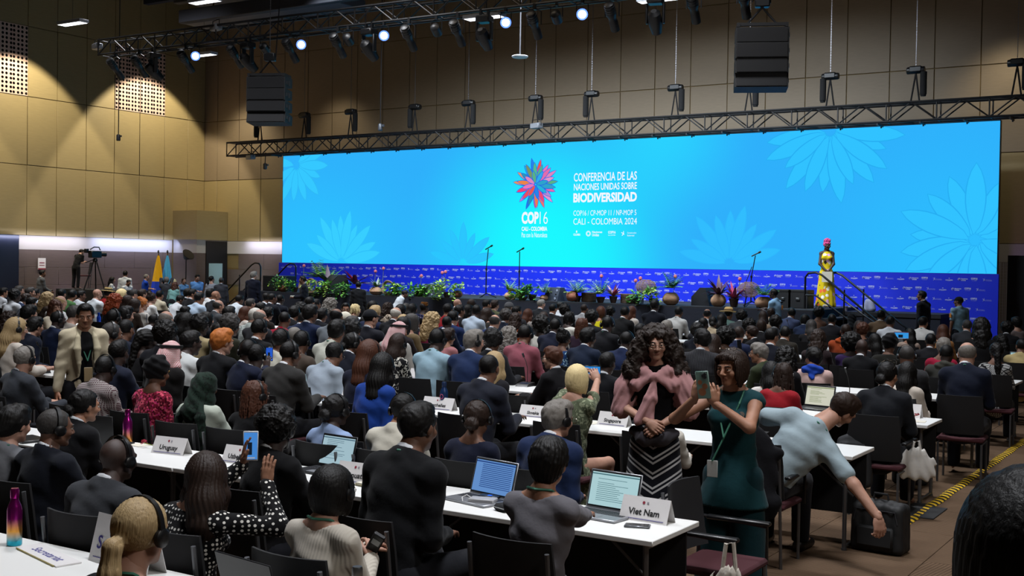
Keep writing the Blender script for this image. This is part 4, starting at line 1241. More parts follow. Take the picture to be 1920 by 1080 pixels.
for r in (.05, .075): lg.tube([(ux + r * math.cos(a), -.03, uz + r * math.sin(a)) for a in [2 * PI * i / 16 for i in range(17)]], .008, 4, cap=False)
lx, lz = sp(1170, 438)
for (a, b) in ((-.07, .03), (.0, .07), (.02, -.03), (-.05, -.06)): lg.tube([(lx, -.03, lz), (lx + a, -.03, lz + b)], .01, 4)
ex, ez = sp(1082, 435); lg.tube([(ex, -.03, ez - .02), (ex, -.03, ez + .04)], .02, 4)
lg.build('emblems', WTXT, scr)

# printed backdrop under the screen
def backdrop_mat():
    m, nt, b = new_mat('backdrop_blue'); b.inputs['Base Color'].default_value = (*lin('#0826cc'), 1); b.inputs['Roughness'].default_value = .5; return m
BX0, BX1 = -29.62, -5.45
bd = thing('backdrop_banner', 'long royal blue printed backdrop with rows of small white logos under the screen', 'banner', ((BX0 + BX1) / 2, SY - .02, 0))
hw = (BX1 - BX0) / 2
MB().box(-hw, hw, 0, .1, 0.0, SZ0 - .005).build('banner_cloth', backdrop_mat(), bd)
M_LOGO = plain('logo_white', '#aab2da', .6)
def logo_arrays(kind):
    parts = []
    def t(txt, size, x, z, bold=0.0, align='LEFT'):
        me = text_mesh(txt, size, M_LOGO, bold=bold, align=align); nv = len(me.vertices); a = np.empty(nv * 3, dtype=np.float32); me.vertices.foreach_get('co', a); a = a.reshape(-1, 3)
        V = [(p[0] + x, 0, p[1] + z) for p in a]; parts.append((V, [tuple(p.vertices) for p in me.polygons])); bpy.data.meshes.remove(me)
    m = MB()
    if kind == 0: t('COLOMBIA', .045, 0, -.03, .002, 'CENTER'); t('GOBIERNO', .02, 0, -.055, 0, 'CENTER'); m.box(-.015, .015, 0, .001, .02, .04)
    if kind == 1:
        t('Naciones', .055, -.02, .018, .002); t('Unidas', .055, -.02, -.03, .002)
        for r in (.022, .04): m.tube([(-.075 + r * math.cos(a), 0, r * math.sin(a)) for a in [2 * PI * i / 10 for i in range(11)]], .005, 3, cap=False)
    if kind == 2: t('COP16', .065, 0, .03, .004, 'CENTER'); t('CALI COLOMBIA', .026, 0, -.01, 0, 'CENTER'); t('Paz con la Naturaleza', .018, 0, -.04, 0, 'CENTER')
    if kind == 3:
        for (a, b) in ((-.05, .03), (.0, .05), (.015, -.03), (-.04, -.045)): m.tube([(-.07, 0, 0), (-.07 + a, 0, b)], .006, 4)
        t('Convenio sobre la', .024, -.04, .0, 0); t('Diversidad Biologica', .024, -.04, -.028, 0)
    V = [v for v in m.V]; F = list(m.F)
    for (v, f) in parts: b = len(V); V += v; F += [tuple(i + b for i in q) for q in f]
    return mesh_arrays('logo_print', V, F, [M_LOGO])
LG = [logo_arrays(k) for k in range(4)]
for r in range(7):
    z = 1.98 - r * .25
    x = -hw + .2 + (r % 2) * .45; k = (r * 2) % 4
    while x < hw - .2:
        if z > 1.15 or x + (BX0 + BX1) / 2 > -8.6: link('logo', LG[k % 4], bd, loc=(x, -.004, z), scale=(.78, 1, .78))
        x += .30; k += 1

# ------------------------------------------------------------------ stage
M_STAGE = plain('stage_black', '#14151b', .85, bump=.1, bscale=30)
M_SKIRT = plain('stage_skirt', '#0c1120', .9, bump=.4, bscale=9)
ZS = 1.2; SF = 27.25
st = thing('stage', 'long black stage platform with dark pleated skirt under the backdrop', 'stage', (-18.4, 29.1, 0))
rel(bx('deck', M_STAGE, -27.8, -8.9, SF, 30.96, ZS - .1, ZS, parent=st), st)
# pleated skirt
sk = MB(); pts = []; n = 380
for i in range(n + 1):
    x = -27.8 + 18.9 * i / n; pts.append((x, SF - .01 - .018 * (i % 2)))
V = [(x, y, 0.0) for x, y in pts] + [(x, y, ZS - .04) for x, y in pts]
sk.add(V, [(i, i + 1, n + 2 + i, n + 1 + i) for i in range(n)]); o = sk.build('pleated_skirt', M_SKIRT, st); rel(o, st)
rel(bx('skirt_end', M_SKIRT, -27.8, -27.78, SF, 30.96, 0, ZS - .1, parent=st), st); rel(bx('skirt_end', M_SKIRT, -8.92, -8.9, SF, 30.96, 0, ZS - .1, parent=st), st)
rel(bx('deck_extension', M_STAGE, -8.9, -6.5, 29.6, 30.96, 1.02, 1.12, parent=st), st)
rel(bx('extension_skirt', M_SKIRT, -8.88, -6.52, 29.62, 30.96, 0, 1.02, parent=st), st)
def stairs(x0, dirx, y0, y1, label):
    t = thing('stage_stairs', label, 'stairs', (x0, (y0 + y1) / 2, 0)); hw_ = (y1 - y0) / 2
    for k in range(6):
        z = 1.2 - .2 * (k + 1) + .0; a = dirx * (.31 * k + .02); b = dirx * (.31 * (k + 1) + .02)
        MB().box(min(a, b), max(a, b), -hw_, hw_, max(0, z - .05), z + .0 if z > 0.02 else .02).build('tread', M_STAGE, t) if z > .05 else None
    for s in (-1, 1):
        MB().prism([(dirx * 0, 1.05), (dirx * 0, .8), (dirx * 1.75, 0), (dirx * 1.95, 0), (dirx * 1.95, .1)], s * hw_ - .02, s * hw_ + .02).build('stringer', M_STAGE, t)
        y = s * (hw_ + .03)
        h = MB(); h.tube([(-dirx * .35, y, ZS + .02), (-dirx * .35, y, ZS + .78), (-dirx * .28, y, ZS + .88), (-dirx * .1, y, ZS + .9), (dirx * .05, y, ZS + .84), (dirx * 1.55, y, -.05 + .9), (dirx * 1.65, y, .78), (dirx * 1.65, y, 0.02)], .026, 8)
        h.tube([(-dirx * .35, y, ZS + .35), (-dirx * .1, y, ZS + .35), (dirx * 1.65, y, .35)], .022, 8); h.tube([(dirx * .6, y, ZS + .5), (dirx * .6, y, .75)], .02, 6)
        h.build('handrail', plain('black_rail', '#08080a', .35), t)
stairs(-8.9, 1, 27.75, 29.3, 'black stage stairs with tube handrails below the woman in yellow dress')
stairs(-27.8, -1, 27.9, 29.5, 'black stage stairs with handrails at the left end of the stage')

# ------------------------------------------------------------------ trusses and rigging
M_TRUSS = plain('black_truss', '#0a0a0d', .5)
def unit_tube(r):
    return cached(('ut', r), lambda: MB().tube([(0, 0, 0), (0, 0, 1)], r, 6).mesh('brace', M_TRUSS))
def strut(name, a, b, r, parent):
    a = Vector(a); b = Vector(b); o = link(name, unit_tube(r), parent); d = b - a
    o.matrix_local = Matrix.Translation(a) @ d.to_track_quat('Z', 'Y').to_matrix().to_4x4() @ Matrix.Diagonal((1, 1, d.length, 1)); return o
def truss(name, label, x0, x1, y, zb0, zb1, s, depth, bay):
    t = thing(name, label, 'truss', (x0, y, zb0)); L = x1 - x0; dz = zb1 - zb0
    n = round(L / bay)
    P = lambda i, j, k: (L * i / n, j * depth, dz * i / n + k * s)
    for j in (0, 1):
        for k in (0, 1):
            strut('chord', P(0, j, k), P(n, j, k), .034, t)
    for i in range(n + 1):
        for j in (0, 1):
            if i % 2 == 0: strut('brace', P(i, j, 0), P(i, j, 1), .019, t)
            if i < n: strut('brace', P(i, j, i % 2), P(i + 1, j, 1 - i % 2), .019, t)
        if i < n and i % 2 == 0:
            for k in (0, 1): strut('cross_brace', P(i, 0, k), P(i, 1, k), .013, t); strut('cross_brace', P(i, 0, k), P(i + 1, 1, k), .013, t)
    return t
a0 = ony(425, 291, 30.2); a1 = ony(1920, 215, 30.2)
stt = truss('stage_truss', 'long black box truss spanning just above the cyan screen', a0[0], a1[0] + 2.3, 30.2, 5.93, 5.93, .47, .45, .62)
for i in range(24):
    o = MB().box(-.02, .02, -.03, .5, -.05, 0).tube([(0, .35, -.05), (0, .35, -.09)], .02, 6).build('screen_clamp', M_TRUSS, stt); o.location = (2.2 + i * 1.05, 0, -.02)
FY = 22.0
b0 = ony(184, 103, FY); b1 = ony(640, 50, FY)
sl = (b1[2] - b0[2]) / (b1[0] - b0[0]); FX1 = -5.0
ft = truss('lighting_truss', 'black lighting truss crossing the top of the hall with spotlights', b0[0], FX1, FY, b0[2], b0[2] + sl * (FX1 - b0[0]), .42, .42, .6)
def fz(x): return b0[2] + sl * (x - b0[0])

def ellipsoidal():
    """profile spotlight hanging from its clamp, pointing forward and down"""
    m = MB(); R = Matrix.Rotation(D(-38), 4, 'X') @ Matrix.Rotation(D(10), 4, 'Y')
    M = Matrix.Translation((0, 0, -.42)) @ Matrix.Rotation(D(52), 4, 'X') @ Matrix.Rotation(PI, 4, 'X')
    m.lathe([(.05, -.36), (.1, -.34), (.115, -.2), (.115, -.05), (.085, 0), (.085, .1), (.095, .12), (.095, .36), (.085, .36), (.08, .3)], 14, M=M)
    for k in range(4): m.lathe([(.12, -.3 + k * .06), (.12, -.285 + k * .06)], 14, M=M)
    return m.mesh('barrel', plain('lamp_black', '#08080b', .45))
def yoke(w=.15, h=.42):
    m = MB(); m.tube([(-w, 0, -h), (-w, 0, -.14), (-.04, 0, -.08), (.04, 0, -.08), (w, 0, -.14), (w, 0, -h)], .013, 6); m.box(-.03, .03, -.035, .035, -.09, .05)
    return m.mesh('yoke', M_TRUSS)
ELL, YOK = ellipsoidal(), yoke()
def moving_head():
    m = MB(); m.box(-.17, .17, -.15, .15, -.26, -.1, .03); m.box(-.12, -.07, -.03, .03, -.12, .06); m.box(.07, .12, -.03, .03, -.12, .06); m.box(-.2, -.15, -.06, .06, -.66, -.24, .015); m.box(.15, .2, -.06, .06, -.66, -.24, .015)
    h = MB(); M = Matrix.Translation((0, 0, -.6)) @ Matrix.Rotation(D(-128), 4, 'X')
    h.lathe([(.06, -.26), (.13, -.2), (.15, -.05), (.145, .1), (.115, .24), (.11, .3), (.09, .3), (.085, .27)], 16, M=M)
    return m.mesh('base', plain('lamp_black', '#08080b', .45)), h.mesh('head', plain('lamp_black', '#08080b', .45))
MHB, MHH = moving_head()
def par():
    m = MB(); M = Matrix.Translation((0, 0, -.3)) @ Matrix.Rotation(D(-115), 4, 'X')
    m.lathe([(.05, -.16), (.11, -.12), (.12, .1), (.115, .13), (.105, .12)], 16, M=M)
    l = MB(); l.lathe([(.002, .138), (.1, .134)], 16, M=M, cap=False); return m.mesh('housing', plain('lamp_black', '#08080b', .45)), l.mesh('lens', plain('dark_lens', '#1a1420', .1))
PARB, PARL = par()
LIT = emit('lamp_halo_lit', '#5f86ff', 2.2); LITC = emit('lamp_core_lit', '#dce6ff', 12)
def hang_xs(px): return ony(px, 60, FY)[0]
names = ['first', 'second', 'third', 'fourth', 'fifth', 'sixth', 'seventh', 'eighth', 'ninth', 'tenth', 'eleventh', 'twelfth']
for i, px in enumerate((205, 250, 337, 430, 533, 622, 767, 858, 1002, 1147, 1300, 1395)):
    x = hang_xs(px + 12 if px < 700 else px); t = thing('profile_spotlight', '%s black cylindrical spotlight from the left on the lighting truss' % names[i], 'spotlight', (x, FY + .0, fz(x) - .03), D(12), 'profile spotlights on the truss')
    link('barrel', ELL, t); link('yoke', YOK, t)
for i, px in enumerate((288, 465, 692, 908, 1228)):
    x = hang_xs(px); t = thing('moving_head_spotlight', '%s large black moving-head spotlight from the left on the lighting truss' % names[i], 'spotlight', (x, FY, fz(x) - .03), D(-20 + 9 * i), 'moving-head spotlights on the truss')
    link('base', MHB, t); link('head', MHH, t)
for i, px in enumerate((497, 653, 818, 1043)):
    x = hang_xs(px); t = thing('par_lamp', '%s small unlit black lamp from the left on the lighting truss' % names[i], 'spotlight', (x, FY, fz(x) - .03), D(15), 'small unlit lamps on the truss')
    link('housing', PARB, t); link('lens', PARL, t); link('yoke', YOK, t, scale=(.9, .9, .72))
for i, px in enumerate((367, 565, 720, 948, 1091)):
    x = hang_xs(px); az = math.atan2(-x, -FY)
    t = thing('lit_lamp', '%s glowing blue-white lamp from the left on the lighting truss' % names[i], 'spotlight', (x, FY, fz(x) - .03), 0, 'glowing lamps on the truss')
    dirv = Vector((-x * .93, -FY * .93, 2.15 - fz(x))).normalized()
    M = Matrix.Translation((0, 0, -.3)) @ dirv.to_track_quat('Z', 'Y').to_matrix().to_4x4()
    MB().lathe([(.05, -.18), (.11, -.13), (.125, .08), (.12, .11), (.11, .1)], 16, M=M).build('housing', plain('lamp_black', '#08080b', .45), t)
    MB().lathe([(.002, .125), (.08, .122), (.122, .113)], 16, M=M, cap=False).build('lens', LIT, t); MB().lathe([(.002, .135), (.085, .131)], 16, M=M, cap=False).build('lamp_core', LITC, t); link('yoke', YOK, t, scale=(.95, .95, .75))  # lamp's halo put into the lens colour: blue ring around a white core
    MB().tube([(0, 0, -.05), (0, 0, .05)], .03, 6).build('clamp', M_TRUSS, t)

# chain hoists holding the stage truss
M_CHAIN = plain('chain_steel', '#77777c', .35, .8)
def hoist_meshes():
    b = MB(); b.box(-.16, .16, -.1, .1, -.06, .1, .03); b.lathe([(.08, -.22), (.09, -.2), (.09, .2), (.08, .22)], 12, M=Matrix.Rotation(PI / 2, 4, 'Y'))
    g = MB(); g.tube([(.19, 0, -.05), (.19, 0, -.62)], .085, 10); g.tube([(.19, 0, -.62), (.19, 0, -.66)], .07, 10)
    s = MB(); s.tube([(0, 0, -.06), (-.02, 0, -.2), (-.11, 0, -.78)], .022, 6); s.tube([(0, 0, -.06), (.02, 0, -.2), (.1, 0, -.78)], .022, 6)
    c = MB()
    for k in range(147):
        c.box(-.012 if k % 2 else -.004, .012 if k % 2 else .004, -.004 if k % 2 else -.012, .004 if k % 2 else .012, .1 + k * .034, .1 + k * .034 + .03)
    return b.mesh('hoist_body', plain('hoist_black', '#0d0e11', .4)), g.mesh('chain_bag', M_BLACKC), s.mesh('sling', M_BLACKC), c.mesh('chain', M_CHAIN)
HM4 = hoist_meshes()
for i, px in enumerate((487, 570, 657, 777, 877, 1003, 1108, 1265, 1403, 1555, 1715, 1905)):
    x = ony(px, 220, 30.4)[0]; t = thing('chain_hoist', '%s chain hoist from the left holding the truss above the screen' % names[i], 'hoist', (x, 30.42, 7.22), (PI if i % 3 == 0 else 0), 'chain hoists above the stage truss')
    for nm, me in zip(('hoist_body', 'chain_bag', 'sling', 'chain'), HM4): link(nm, me, t)

# line-array loudspeakers
def line_array(px, label):
    x = ony(px, 120, 21.6)[0]; t = thing('line_array', label, 'loudspeaker', (x, 21.6, 6.75), D(24), 'hanging loudspeaker columns')
    z = 0; y = 0; tilt = (-2, 0, 3, 9)
    cab = cached('labox', lambda: MB().prism([(-.28, -.29), (.26, -.24), (.26, -.01), (-.28, .0)], -.5, .5, axis='x').mesh('cabinet', plain('speaker_black', '#090a0c', .6, bump=.3, bscale=300)))
    gr = cached('lagr', lambda: MB().box(-.47, .47, -.292, -.281, -.27, -.02).mesh('grille', plain('array_grille', '#0d0d10', .5)))
    for k in range(4):
        o = link('cabinet', cab, t, loc=(0, y, z), rot=(D(-tilt[k]), 0, 0)); g = link('grille', gr, o)
        s = MB(); s.box(.5, .515, -.2, -.12, -.18, -.1).box(.5, .515, -.02, .06, -.2, -.08); s.build('side_plate', plain('steel_dark', '#3a3b3f', .4, .6), o)
        z -= .298; y += .02 * k
    MB().box(-.45, .45, -.26, -.2, .02, .08).box(-.45, .45, .16, .22, .02, .08).box(-.48, -.42, -.28, .24, .0, .08).box(.42, .48, -.28, .24, 0, .08).build('flying_frame', M_TRUSS, t)
    MB().tube([(-.3, 0, .08), (0, 0, .42)], .02, 6).tube([(.3, 0, .08), (0, 0, .42)], .02, 6).box(-.14, .14, -.1, .1, .42, .62, .02).build('hoist_body', plain('hoist_black', '#0d0e11', .4), t)
    link('chain', HM4[3], t, loc=(0, 0, .5)); MB().tube([(.15, 0, .5), (.4, .2, 5.6)], .015, 5).build('cable', M_BLACK, t)
line_array(506, 'left hanging loudspeaker column of four black cabinets')
line_array(1427, 'right hanging loudspeaker column of four black cabinets')
# hanging microphones and small rod-mounted devices
def rod_item(px, py, y, kind, label, ztop=12.3):
    p = ony(px, py, y); t = thing('hanging_microphone' if kind == 'mic' else 'ceiling_antenna', label, 'microphone' if kind == 'mic' else 'antenna', tuple(p))
    MB().tube([(0, 0, .0), (.02, 0, ztop - p[2])], .017, 5).build('rod', M_BLACK if kind == 'mic' or px < 100 else M_CHAIN, t)
    if kind == 'mic': MB().lathe([(.05, -.16), (.07, -.14), (.07, .02), (.05, .05)], 10).box(.05, .15, -.02, .02, -.04, .02).build('capsule', plain('mic_grey', '#33353b', .4), t)
    else: MB().lathe([(.06, -.03), (.2, -.03), (.22, 0), (.2, .02), (.05, .04)], 16).build('disc', plain('antenna_white', '#a9adb5', .4), t)
rod_item(222, 255, 26, 'mic', 'dark microphone hanging on a long rod before the left wall')
rod_item(713, 235, 28, 'mic', 'dark microphone hanging on a cable above the stage truss')
rod_item(497, 309, 30.3, 'mic', 'small dark microphone hanging under the left end of the stage truss', 6.0)
rod_item(56, 130, 27, 'disc', 'dark disc on a rod before the left perforated panel')
rod_item(975, 106, 26, 'disc', 'white disc hanging on a thin rod, top centre')
def floodlight(px, py, y, label):
    p = ony(px, py, y); t = thing('floodlight', label, 'spotlight', tuple(p), D(-20))
    MB().box(-.2, .2, -.1, .1, -.13, .03, .02).build('housing', plain('flood_grey', '#777a80', .4), t)
    MB().tube([(-.21, 0, -.05), (-.21, 0, .14), (.21, 0, .14), (.21, 0, -.05)], .012, 5).build('bracket', M_TRUSS, t)
floodlight(470, 292, 30.1, 'small grey floodlight under the left end of the stage truss')
floodlight(1006, 233, 30.1, 'square floodlight with pale top on the middle of the stage truss')
floodlight(182, 84, 22.1, 'square floodlight at the left tip of the lighting truss')
floodlight(405, 48, 22.1, 'square floodlight on top of the lighting truss')
# ------------------------------------------------------------------ tables, chairs and table-top things
M_LEG = plain('table_leg_metal', '#5f6063', .4, .7)
M_UNDER = plain('modesty_black', '#0d0e12', .9)
ROWY = ((3.06, -2.55), (5.48, -2.60), (8.9, -2.57), (11.15, -2.54), (13.55, -2.55), (16.1, -2.6), (18.45, -2.6), (20.8, -2.6), (23.05, -2.6))
TT = cached('tt', lambda: MB().box(-.895, .895, 0, .6, .71, .74, .004).mesh('tabletop', M_WHITE))
TL = cached('tl', lambda: MB().tube([(0, 0, .7), (0, 0, .02)], .017, 8).tube([(0, 0, .02), (0, 0, 0)], .022, 8).mesh('leg', M_LEG))
TS = cached('ts', lambda: MB().tube([(0, .08, .03), (0, .52, .03)], .012, 6).tube([(0, .08, .68), (0, .52, .68)], .012, 6).mesh('leg_bar', M_LEG))
TB = cached('tb', lambda: MB().tube([(0, .3, .38), (.38, .3, .69)], .009, 6).mesh('folding_brace', M_LEG))
TM = cached('tm', lambda: MB().box(-.86, .86, .5, .515, .2, .7).mesh('modesty_panel', M_UNDER))
TABLES = []
def table(x1, y, label, lod=True):
    t = thing('folding_table', label, 'table', (x1 - .9, y, 0), 0, 'long rows of white folding tables')
    link('tabletop', TT, t); TABLES.append(t)
    for s in (-1, 1):
        for yy in (.08, .52): link('leg', TL, t, loc=(s * .82, yy, 0))
        link('leg_bar', TS, t, loc=(s * .82, 0, 0)); o = link('folding_brace', TB, t, loc=(s * .82, 0, 0)); 
        if s > 0: o.scale = (-1, 1, 1)
    link('modesty_panel', TM, t)
rowname = ['nearest', 'second', 'third', 'fourth', 'fifth', 'sixth', 'seventh', 'eighth', 'ninth']
for r, (y, xr) in enumerate(ROWY):
    for k in range((4, 4, 7, 9, 11, 13, 15, 16, 17)[r]):
        table(xr - 1.8 * k, y, 'white folding table')
def on_table(px, py, z):
    """the place on the nearest table row that lies behind a pixel"""
    p = onz(px, py, z); yy = min((min(max(p[1], r + .07), r + .53) for r, _ in ROWY), key=lambda v: abs(v - p[1]))
    q = ony(px, py, yy); return np.array((q[0], yy, z))

# chairs
M_SEAT = plain('burgundy_seat', '#3a0d16', .9); M_BACK = plain('black_mesh_back', '#0e0e11', .8)
def chair_back():
    V = []; F = []; n = 9
    for j, (z, y) in enumerate(((.50, -.2), (.6, -.225), (.75, -.245), (.90, -.262))):
        for i in range(n):
            u = -1 + 2 * i / (n - 1); x = u * (.225 - .012 * (j == 3)); V.append((x, y + .045 * u * u, z))
    for j in range(3):
        for i in range(n - 1): F.append((j * n + i, j * n + i + 1, (j + 1) * n + i + 1, (j + 1) * n + i))
    b = len(V); V2 = [(x, y - .014, z) for x, y, z in V]; F2 = [tuple(q + b for q in f[::-1]) for f in F]
    rim = [i for i in range(n)] + [j * n + n - 1 for j in range(1, 4)] + [3 * n + i for i in range(n - 2, -1, -1)] + [j * n for j in range(2, 0, -1)]
    F3 = [(rim[k], rim[(k + 1) % len(rim)], rim[(k + 1) % len(rim)] + b, rim[k] + b) for k in range(len(rim))]
    m = MB(); m.add(V + V2, F + F2 + F3, True); return m.mesh('backrest', M_BACK)
CB = chair_back()
CS = MB().box(-.23, .23, -.2, .22, .42, .465, .015).mesh('seat', M_SEAT)
CL = MB().tube([(0, 0, .42), (0, 0, 0)], .012, 7).mesh('leg', M_LEG)
CLB = MB().tube([(0, 0, 0), (.0, -.04, .42), (0, -.045, .5), (0, -.09, .86)], .012, 7).mesh('rear_leg', M_LEG)
CA = MB().tube([(0, .2, .42), (0, .2, .64), (0, -.2, .66)], .011, 6).box(-.025, .025, -.18, .22, .645, .67, .008).mesh('armrest', M_BLACK)
def chair(x, y, rz, near, label='black-backed conference chair with burgundy seat under a seated person', group='conference chairs in the audience', arm=False):
    t = thing('conference_chair', label, 'chair', (x, y, 0), rz, group)
    link('backrest', CB, t); link('seat', CS, t)
    if near:
        for s in (-1, 1): link('leg', CL, t, loc=(s * .21, .2, 0)); link('leg', CLB, t, loc=(s * .21, -.17, 0))
        if arm:
            for s in (-1, 1): link('armrest', CA, t, loc=(s * .25, 0, 0))
    else:
        for s in (-1, 1): link('leg_frame', cached('cfr', lambda: MB().tube([(0, .2, 0), (0, .2, .4), (0, -.2, .4), (0, -.2, 0)], .012, 5).mesh('leg_frame', M_LEG)), t, loc=(s * .21, 0, 0))
    return t

# nameplates ---------------------------------------------------
M_CARD = plain('card_white', '#d3d0cf', .5); M_INK = plain('ink_black', '#0c0c10', .6); M_PURP = plain('ink_purple', '#35307c', .5); M_RED = plain('ink_red', '#8a2a3a', .5)
TXT_NEAR = []
def nameplate(px, py, txt, label, w=.30, h=.13, rz=0.0, z=.74, ink=M_INK, size=.05, x0=0.0, at=None):
    p = on_table(px, py, z) if at is None else at
    t = thing('nameplate', label, 'nameplate', (p[0], p[1], z), rz)
    MB().prism([(-.055, 0), (0, h), (.055, 0), (.052, 0), (0, h - .006), (-.052, 0)], -w / 2, w / 2, axis='x').build('card', M_CARD, t)
    tilt = math.atan2(.055, h); M = Matrix.Translation((0, -.0565, .0)) @ Matrix.Rotation(PI / 2 - tilt, 4, 'X')
    def on(nm, me, x, v):
        o = link(nm, me, t); o.matrix_local = M @ Matrix.Translation((x, v, .0009)); return o
    if txt:
        me = text_mesh(txt, size, ink, bold=.0012); on('lettering', me, x0, h * .42)
        on('underline', MB().box(-w * .43, w * .43, -.0018, .0018, 0, .0004).mesh('underline', M_PURP), 0, h * .12)
        on('emblem', MB().lathe([(.001, 0), (.0085, 0), (.0085, .0004), (.001, .0005)], 12).mesh('emblem', M_RED), -.012, h * .84)
        on('emblem', MB().box(-.006, .006, -.006, .006, 0, .0004).mesh('emblem', plain('ink_grey', '#8a8890', .5)), .014, h * .84)
    return t
nameplate(1213, 976, 'Viet Nam', 'large white nameplate reading Viet Nam on the table end', .30, .13, D(-3))
nameplate(322, 850, 'Uruguay', 'white nameplate reading Uruguay behind the man in grey suit', .30, .12, D(6))
nameplate(455, 868, 'Uzbekistan', 'white nameplate partly hidden behind raised phone, lettering starts Uzb', .30, .12, D(4), size=.046)
nameplate(672, 905, 'Vanuatu', 'white nameplate reading Vanuatu beside the bob-haired woman', .30, .13, D(2))
nameplate(604, 744, 'Senegal', 'white nameplate reading Senegal right of the open laptop', .30, .11, 0)
nameplate(657, 752, 'Serbia', 'white nameplate reading Serbia behind the bun-haired woman', .30, .11, 0)
nameplate(790, 710, 'Nepal', 'white nameplate reading Nepal on the fourth table row', .32, .12, 0)
nameplate(824, 768, 'Seychelles', 'white nameplate behind the blue bottle, reading Seychelles', .36, .12, 0, size=.048)
nameplate(1152, 798, 'Singapore', 'white nameplate reading Singapore left of the curly-haired woman', .30, .12, D(-3), size=.044)
nameplate(1793, 745, 'Lebanon', 'white nameplate reading Lebanon with a red flower in front', .34, .12, D(-2))
nameplate(1502, 730, 'Lao', 'white nameplate beside the blue-scarfed person, lettering ends ao', .30, .12, 0)
nameplate(1716, 778, '', 'white nameplate edge with a red flower at the table end', .12, .13, D(-2))
nameplate(425, 732, 'Saudi Arabia', 'white nameplate reading Saudi Arabia beside the red chequered headscarf', .32, .12, 0, size=.036)
nameplate(14, 690, 'Iran', 'white nameplate at the left edge beside the grey-haired man', .30, .11, 0)
nameplate(1003, 782, 'Slovakia', 'white nameplate beside the charcoal-suited man', .30, .11, 0, size=.04)
nameplate(238, 1052, 'Secretariat', 'tall white nameplate reading Secretariat behind the blonde ponytail', .46, .22, D(-6), ink=M_PURP, size=.085, x0=.0)
p = onz(90, 1040, .745)
t = thing('lying_nameplate', 'white name card lying flat, lettered Secretariat in purple', 'nameplate', (p[0], p[1], .741), D(-14))
MB().box(-.24, .24, -.06, .06, 0, .006).build('card', M_CARD, t); o = link('lettering', text_mesh('Secretariat', .07, M_PURP, bold=.001), t, loc=(0, 0, .0065))
MB().box(-.22, .22, -.066, -.062, 0, .007).build('edge', plain('edge_yellow', '#9a8c4a', .5), t)

# laptops ------------------------------------------------------
def screen_page(kind):
    return {'doc': ('#bfe6ec', '#5f8f99'), 'blue': ('#6f9fe0', '#2c4f9a'), 'page': ('#b4d4e0', '#5b7f95'), 'green': ('#e6e6d2', '#6d8a2a'), 'dark': ('#2a2f3c', '#4a5266'), 'photo': ('#8fb0c4', '#a04a4a')}[kind]
M_ALU = plain('laptop_aluminium', '#8d8f94', .35, .6); M_LBLK = plain('laptop_black', '#151619', .4)
def laptop(px, py, label, kind='doc', rz=0.0, w=.33, body=None, open_=105, z=.74, at=None, lit=.75):
    p = on_table(px, py, z) if at is None else at; body = body or M_ALU
    t = thing('laptop', label, 'laptop', (p[0], p[1], z + .001), rz)
    MB().box(-w / 2, w / 2, -.115, .115, 0, .015, .004).build('base', body, t)
    k = MB()
    for r in range(5):
        for c in range(13):
            k.box(-w * .44 + c * w * .068, -w * .44 + c * w * .068 + w * .058, .0 + r * .02 - .005, .0 + r * .02 + .011, .015, .0165)
    o = k.build('keys', plain('keys_dark', '#2a2b2f', .5), t); o['kind'] = 'stuff'
    MB().box(-.05, .05, -.1, -.035, .015, .0158).build('touchpad', plain('touchpad_grey', '#6f7176', .4), t)
    lid = MB().box(-w / 2, w / 2, -.004, .004, 0, .225, .003).build('lid', body, t); lid.location = (0, .118, .012); lid.rotation_euler = (D(-(open_ - 90)), 0, 0)
    a, b = screen_page(kind)
    MB().box(-w / 2 + .008, w / 2 - .008, -.0052, -.0042, .012, .217).build('bezel', M_LBLK, lid)
    MB().box(-w / 2 + .014, w / 2 - .014, -.0062, -.0054, .02, .21).build('display', emit('display_' + kind, a, lit), lid)
    ln = MB(); rr = random.Random(px)
    ln.box(-w / 2 + .014, w / 2 - .014, -.0068, -.0063, .196, .203)
    for i in range(13):
        zz = .183 - i * .0112
        if kind == 'blue': ln.box(-w * .3, w * .42, -.0068, -.0063, zz, zz + .004)
        elif rr.random() < .8: ln.box(-w * .33, -w * .33 + w * rr.uniform(.3, .62), -.0068, -.0063, zz, zz + .0028)
    ln.build('page_lines', emit('page_lines_' + kind, b, lit * .8), lid)
    return t
laptop(1124, 968, 'open silver laptop with a text page, before the woman in grey dress', 'doc', D(-6), .35)
laptop(893, 940, 'open silver laptop with a blue page beside the large black-suited man', 'blue', D(-12), .36)
laptop(603, 885, 'open black laptop with pale page beside the Vanuatu nameplate', 'page', D(-5), .33, M_LBLK)
laptop(546, 742, 'open dark laptop with pale list page left of the Senegal nameplate', 'page', D(-8), .34, M_LBLK)
laptop(333, 853 - 14, 'dark laptop lid behind the Uruguay nameplate', 'dark', D(190), .30, M_LBLK, at=(-7.35, 5.88), open_=95)
laptop(470, 1095, 'dark laptop seen from behind at the bottom edge', 'dark', D(172), .36, M_LBLK, at=onz(480, 1052, .95) + (0, .12, 0), open_=105)
laptop(1524, 752, 'open laptop with green and white page before the red-topped woman', 'green', D(-10), .33, M_LBLK)
laptop(1345, 664, 'laptop with a photo on its screen behind the woman in teal', 'photo', D(-5), .3)
laptop(870, 652, 'open laptop with pale screen beside the blue bottle, mid hall', 'doc', D(8), .33)
laptop(1010, 645, 'laptop with dim teal screen right of the dusty pink shirt', 'page', D(-5), .3, lit=.35)
laptop(1905, 690, 'open laptop with pale screen at the right edge', 'doc', D(-12), .32)
laptop(10, 585, 'laptop with dim blue screen at the far left', 'blue', D(8), .34, M_LBLK, lit=.35)

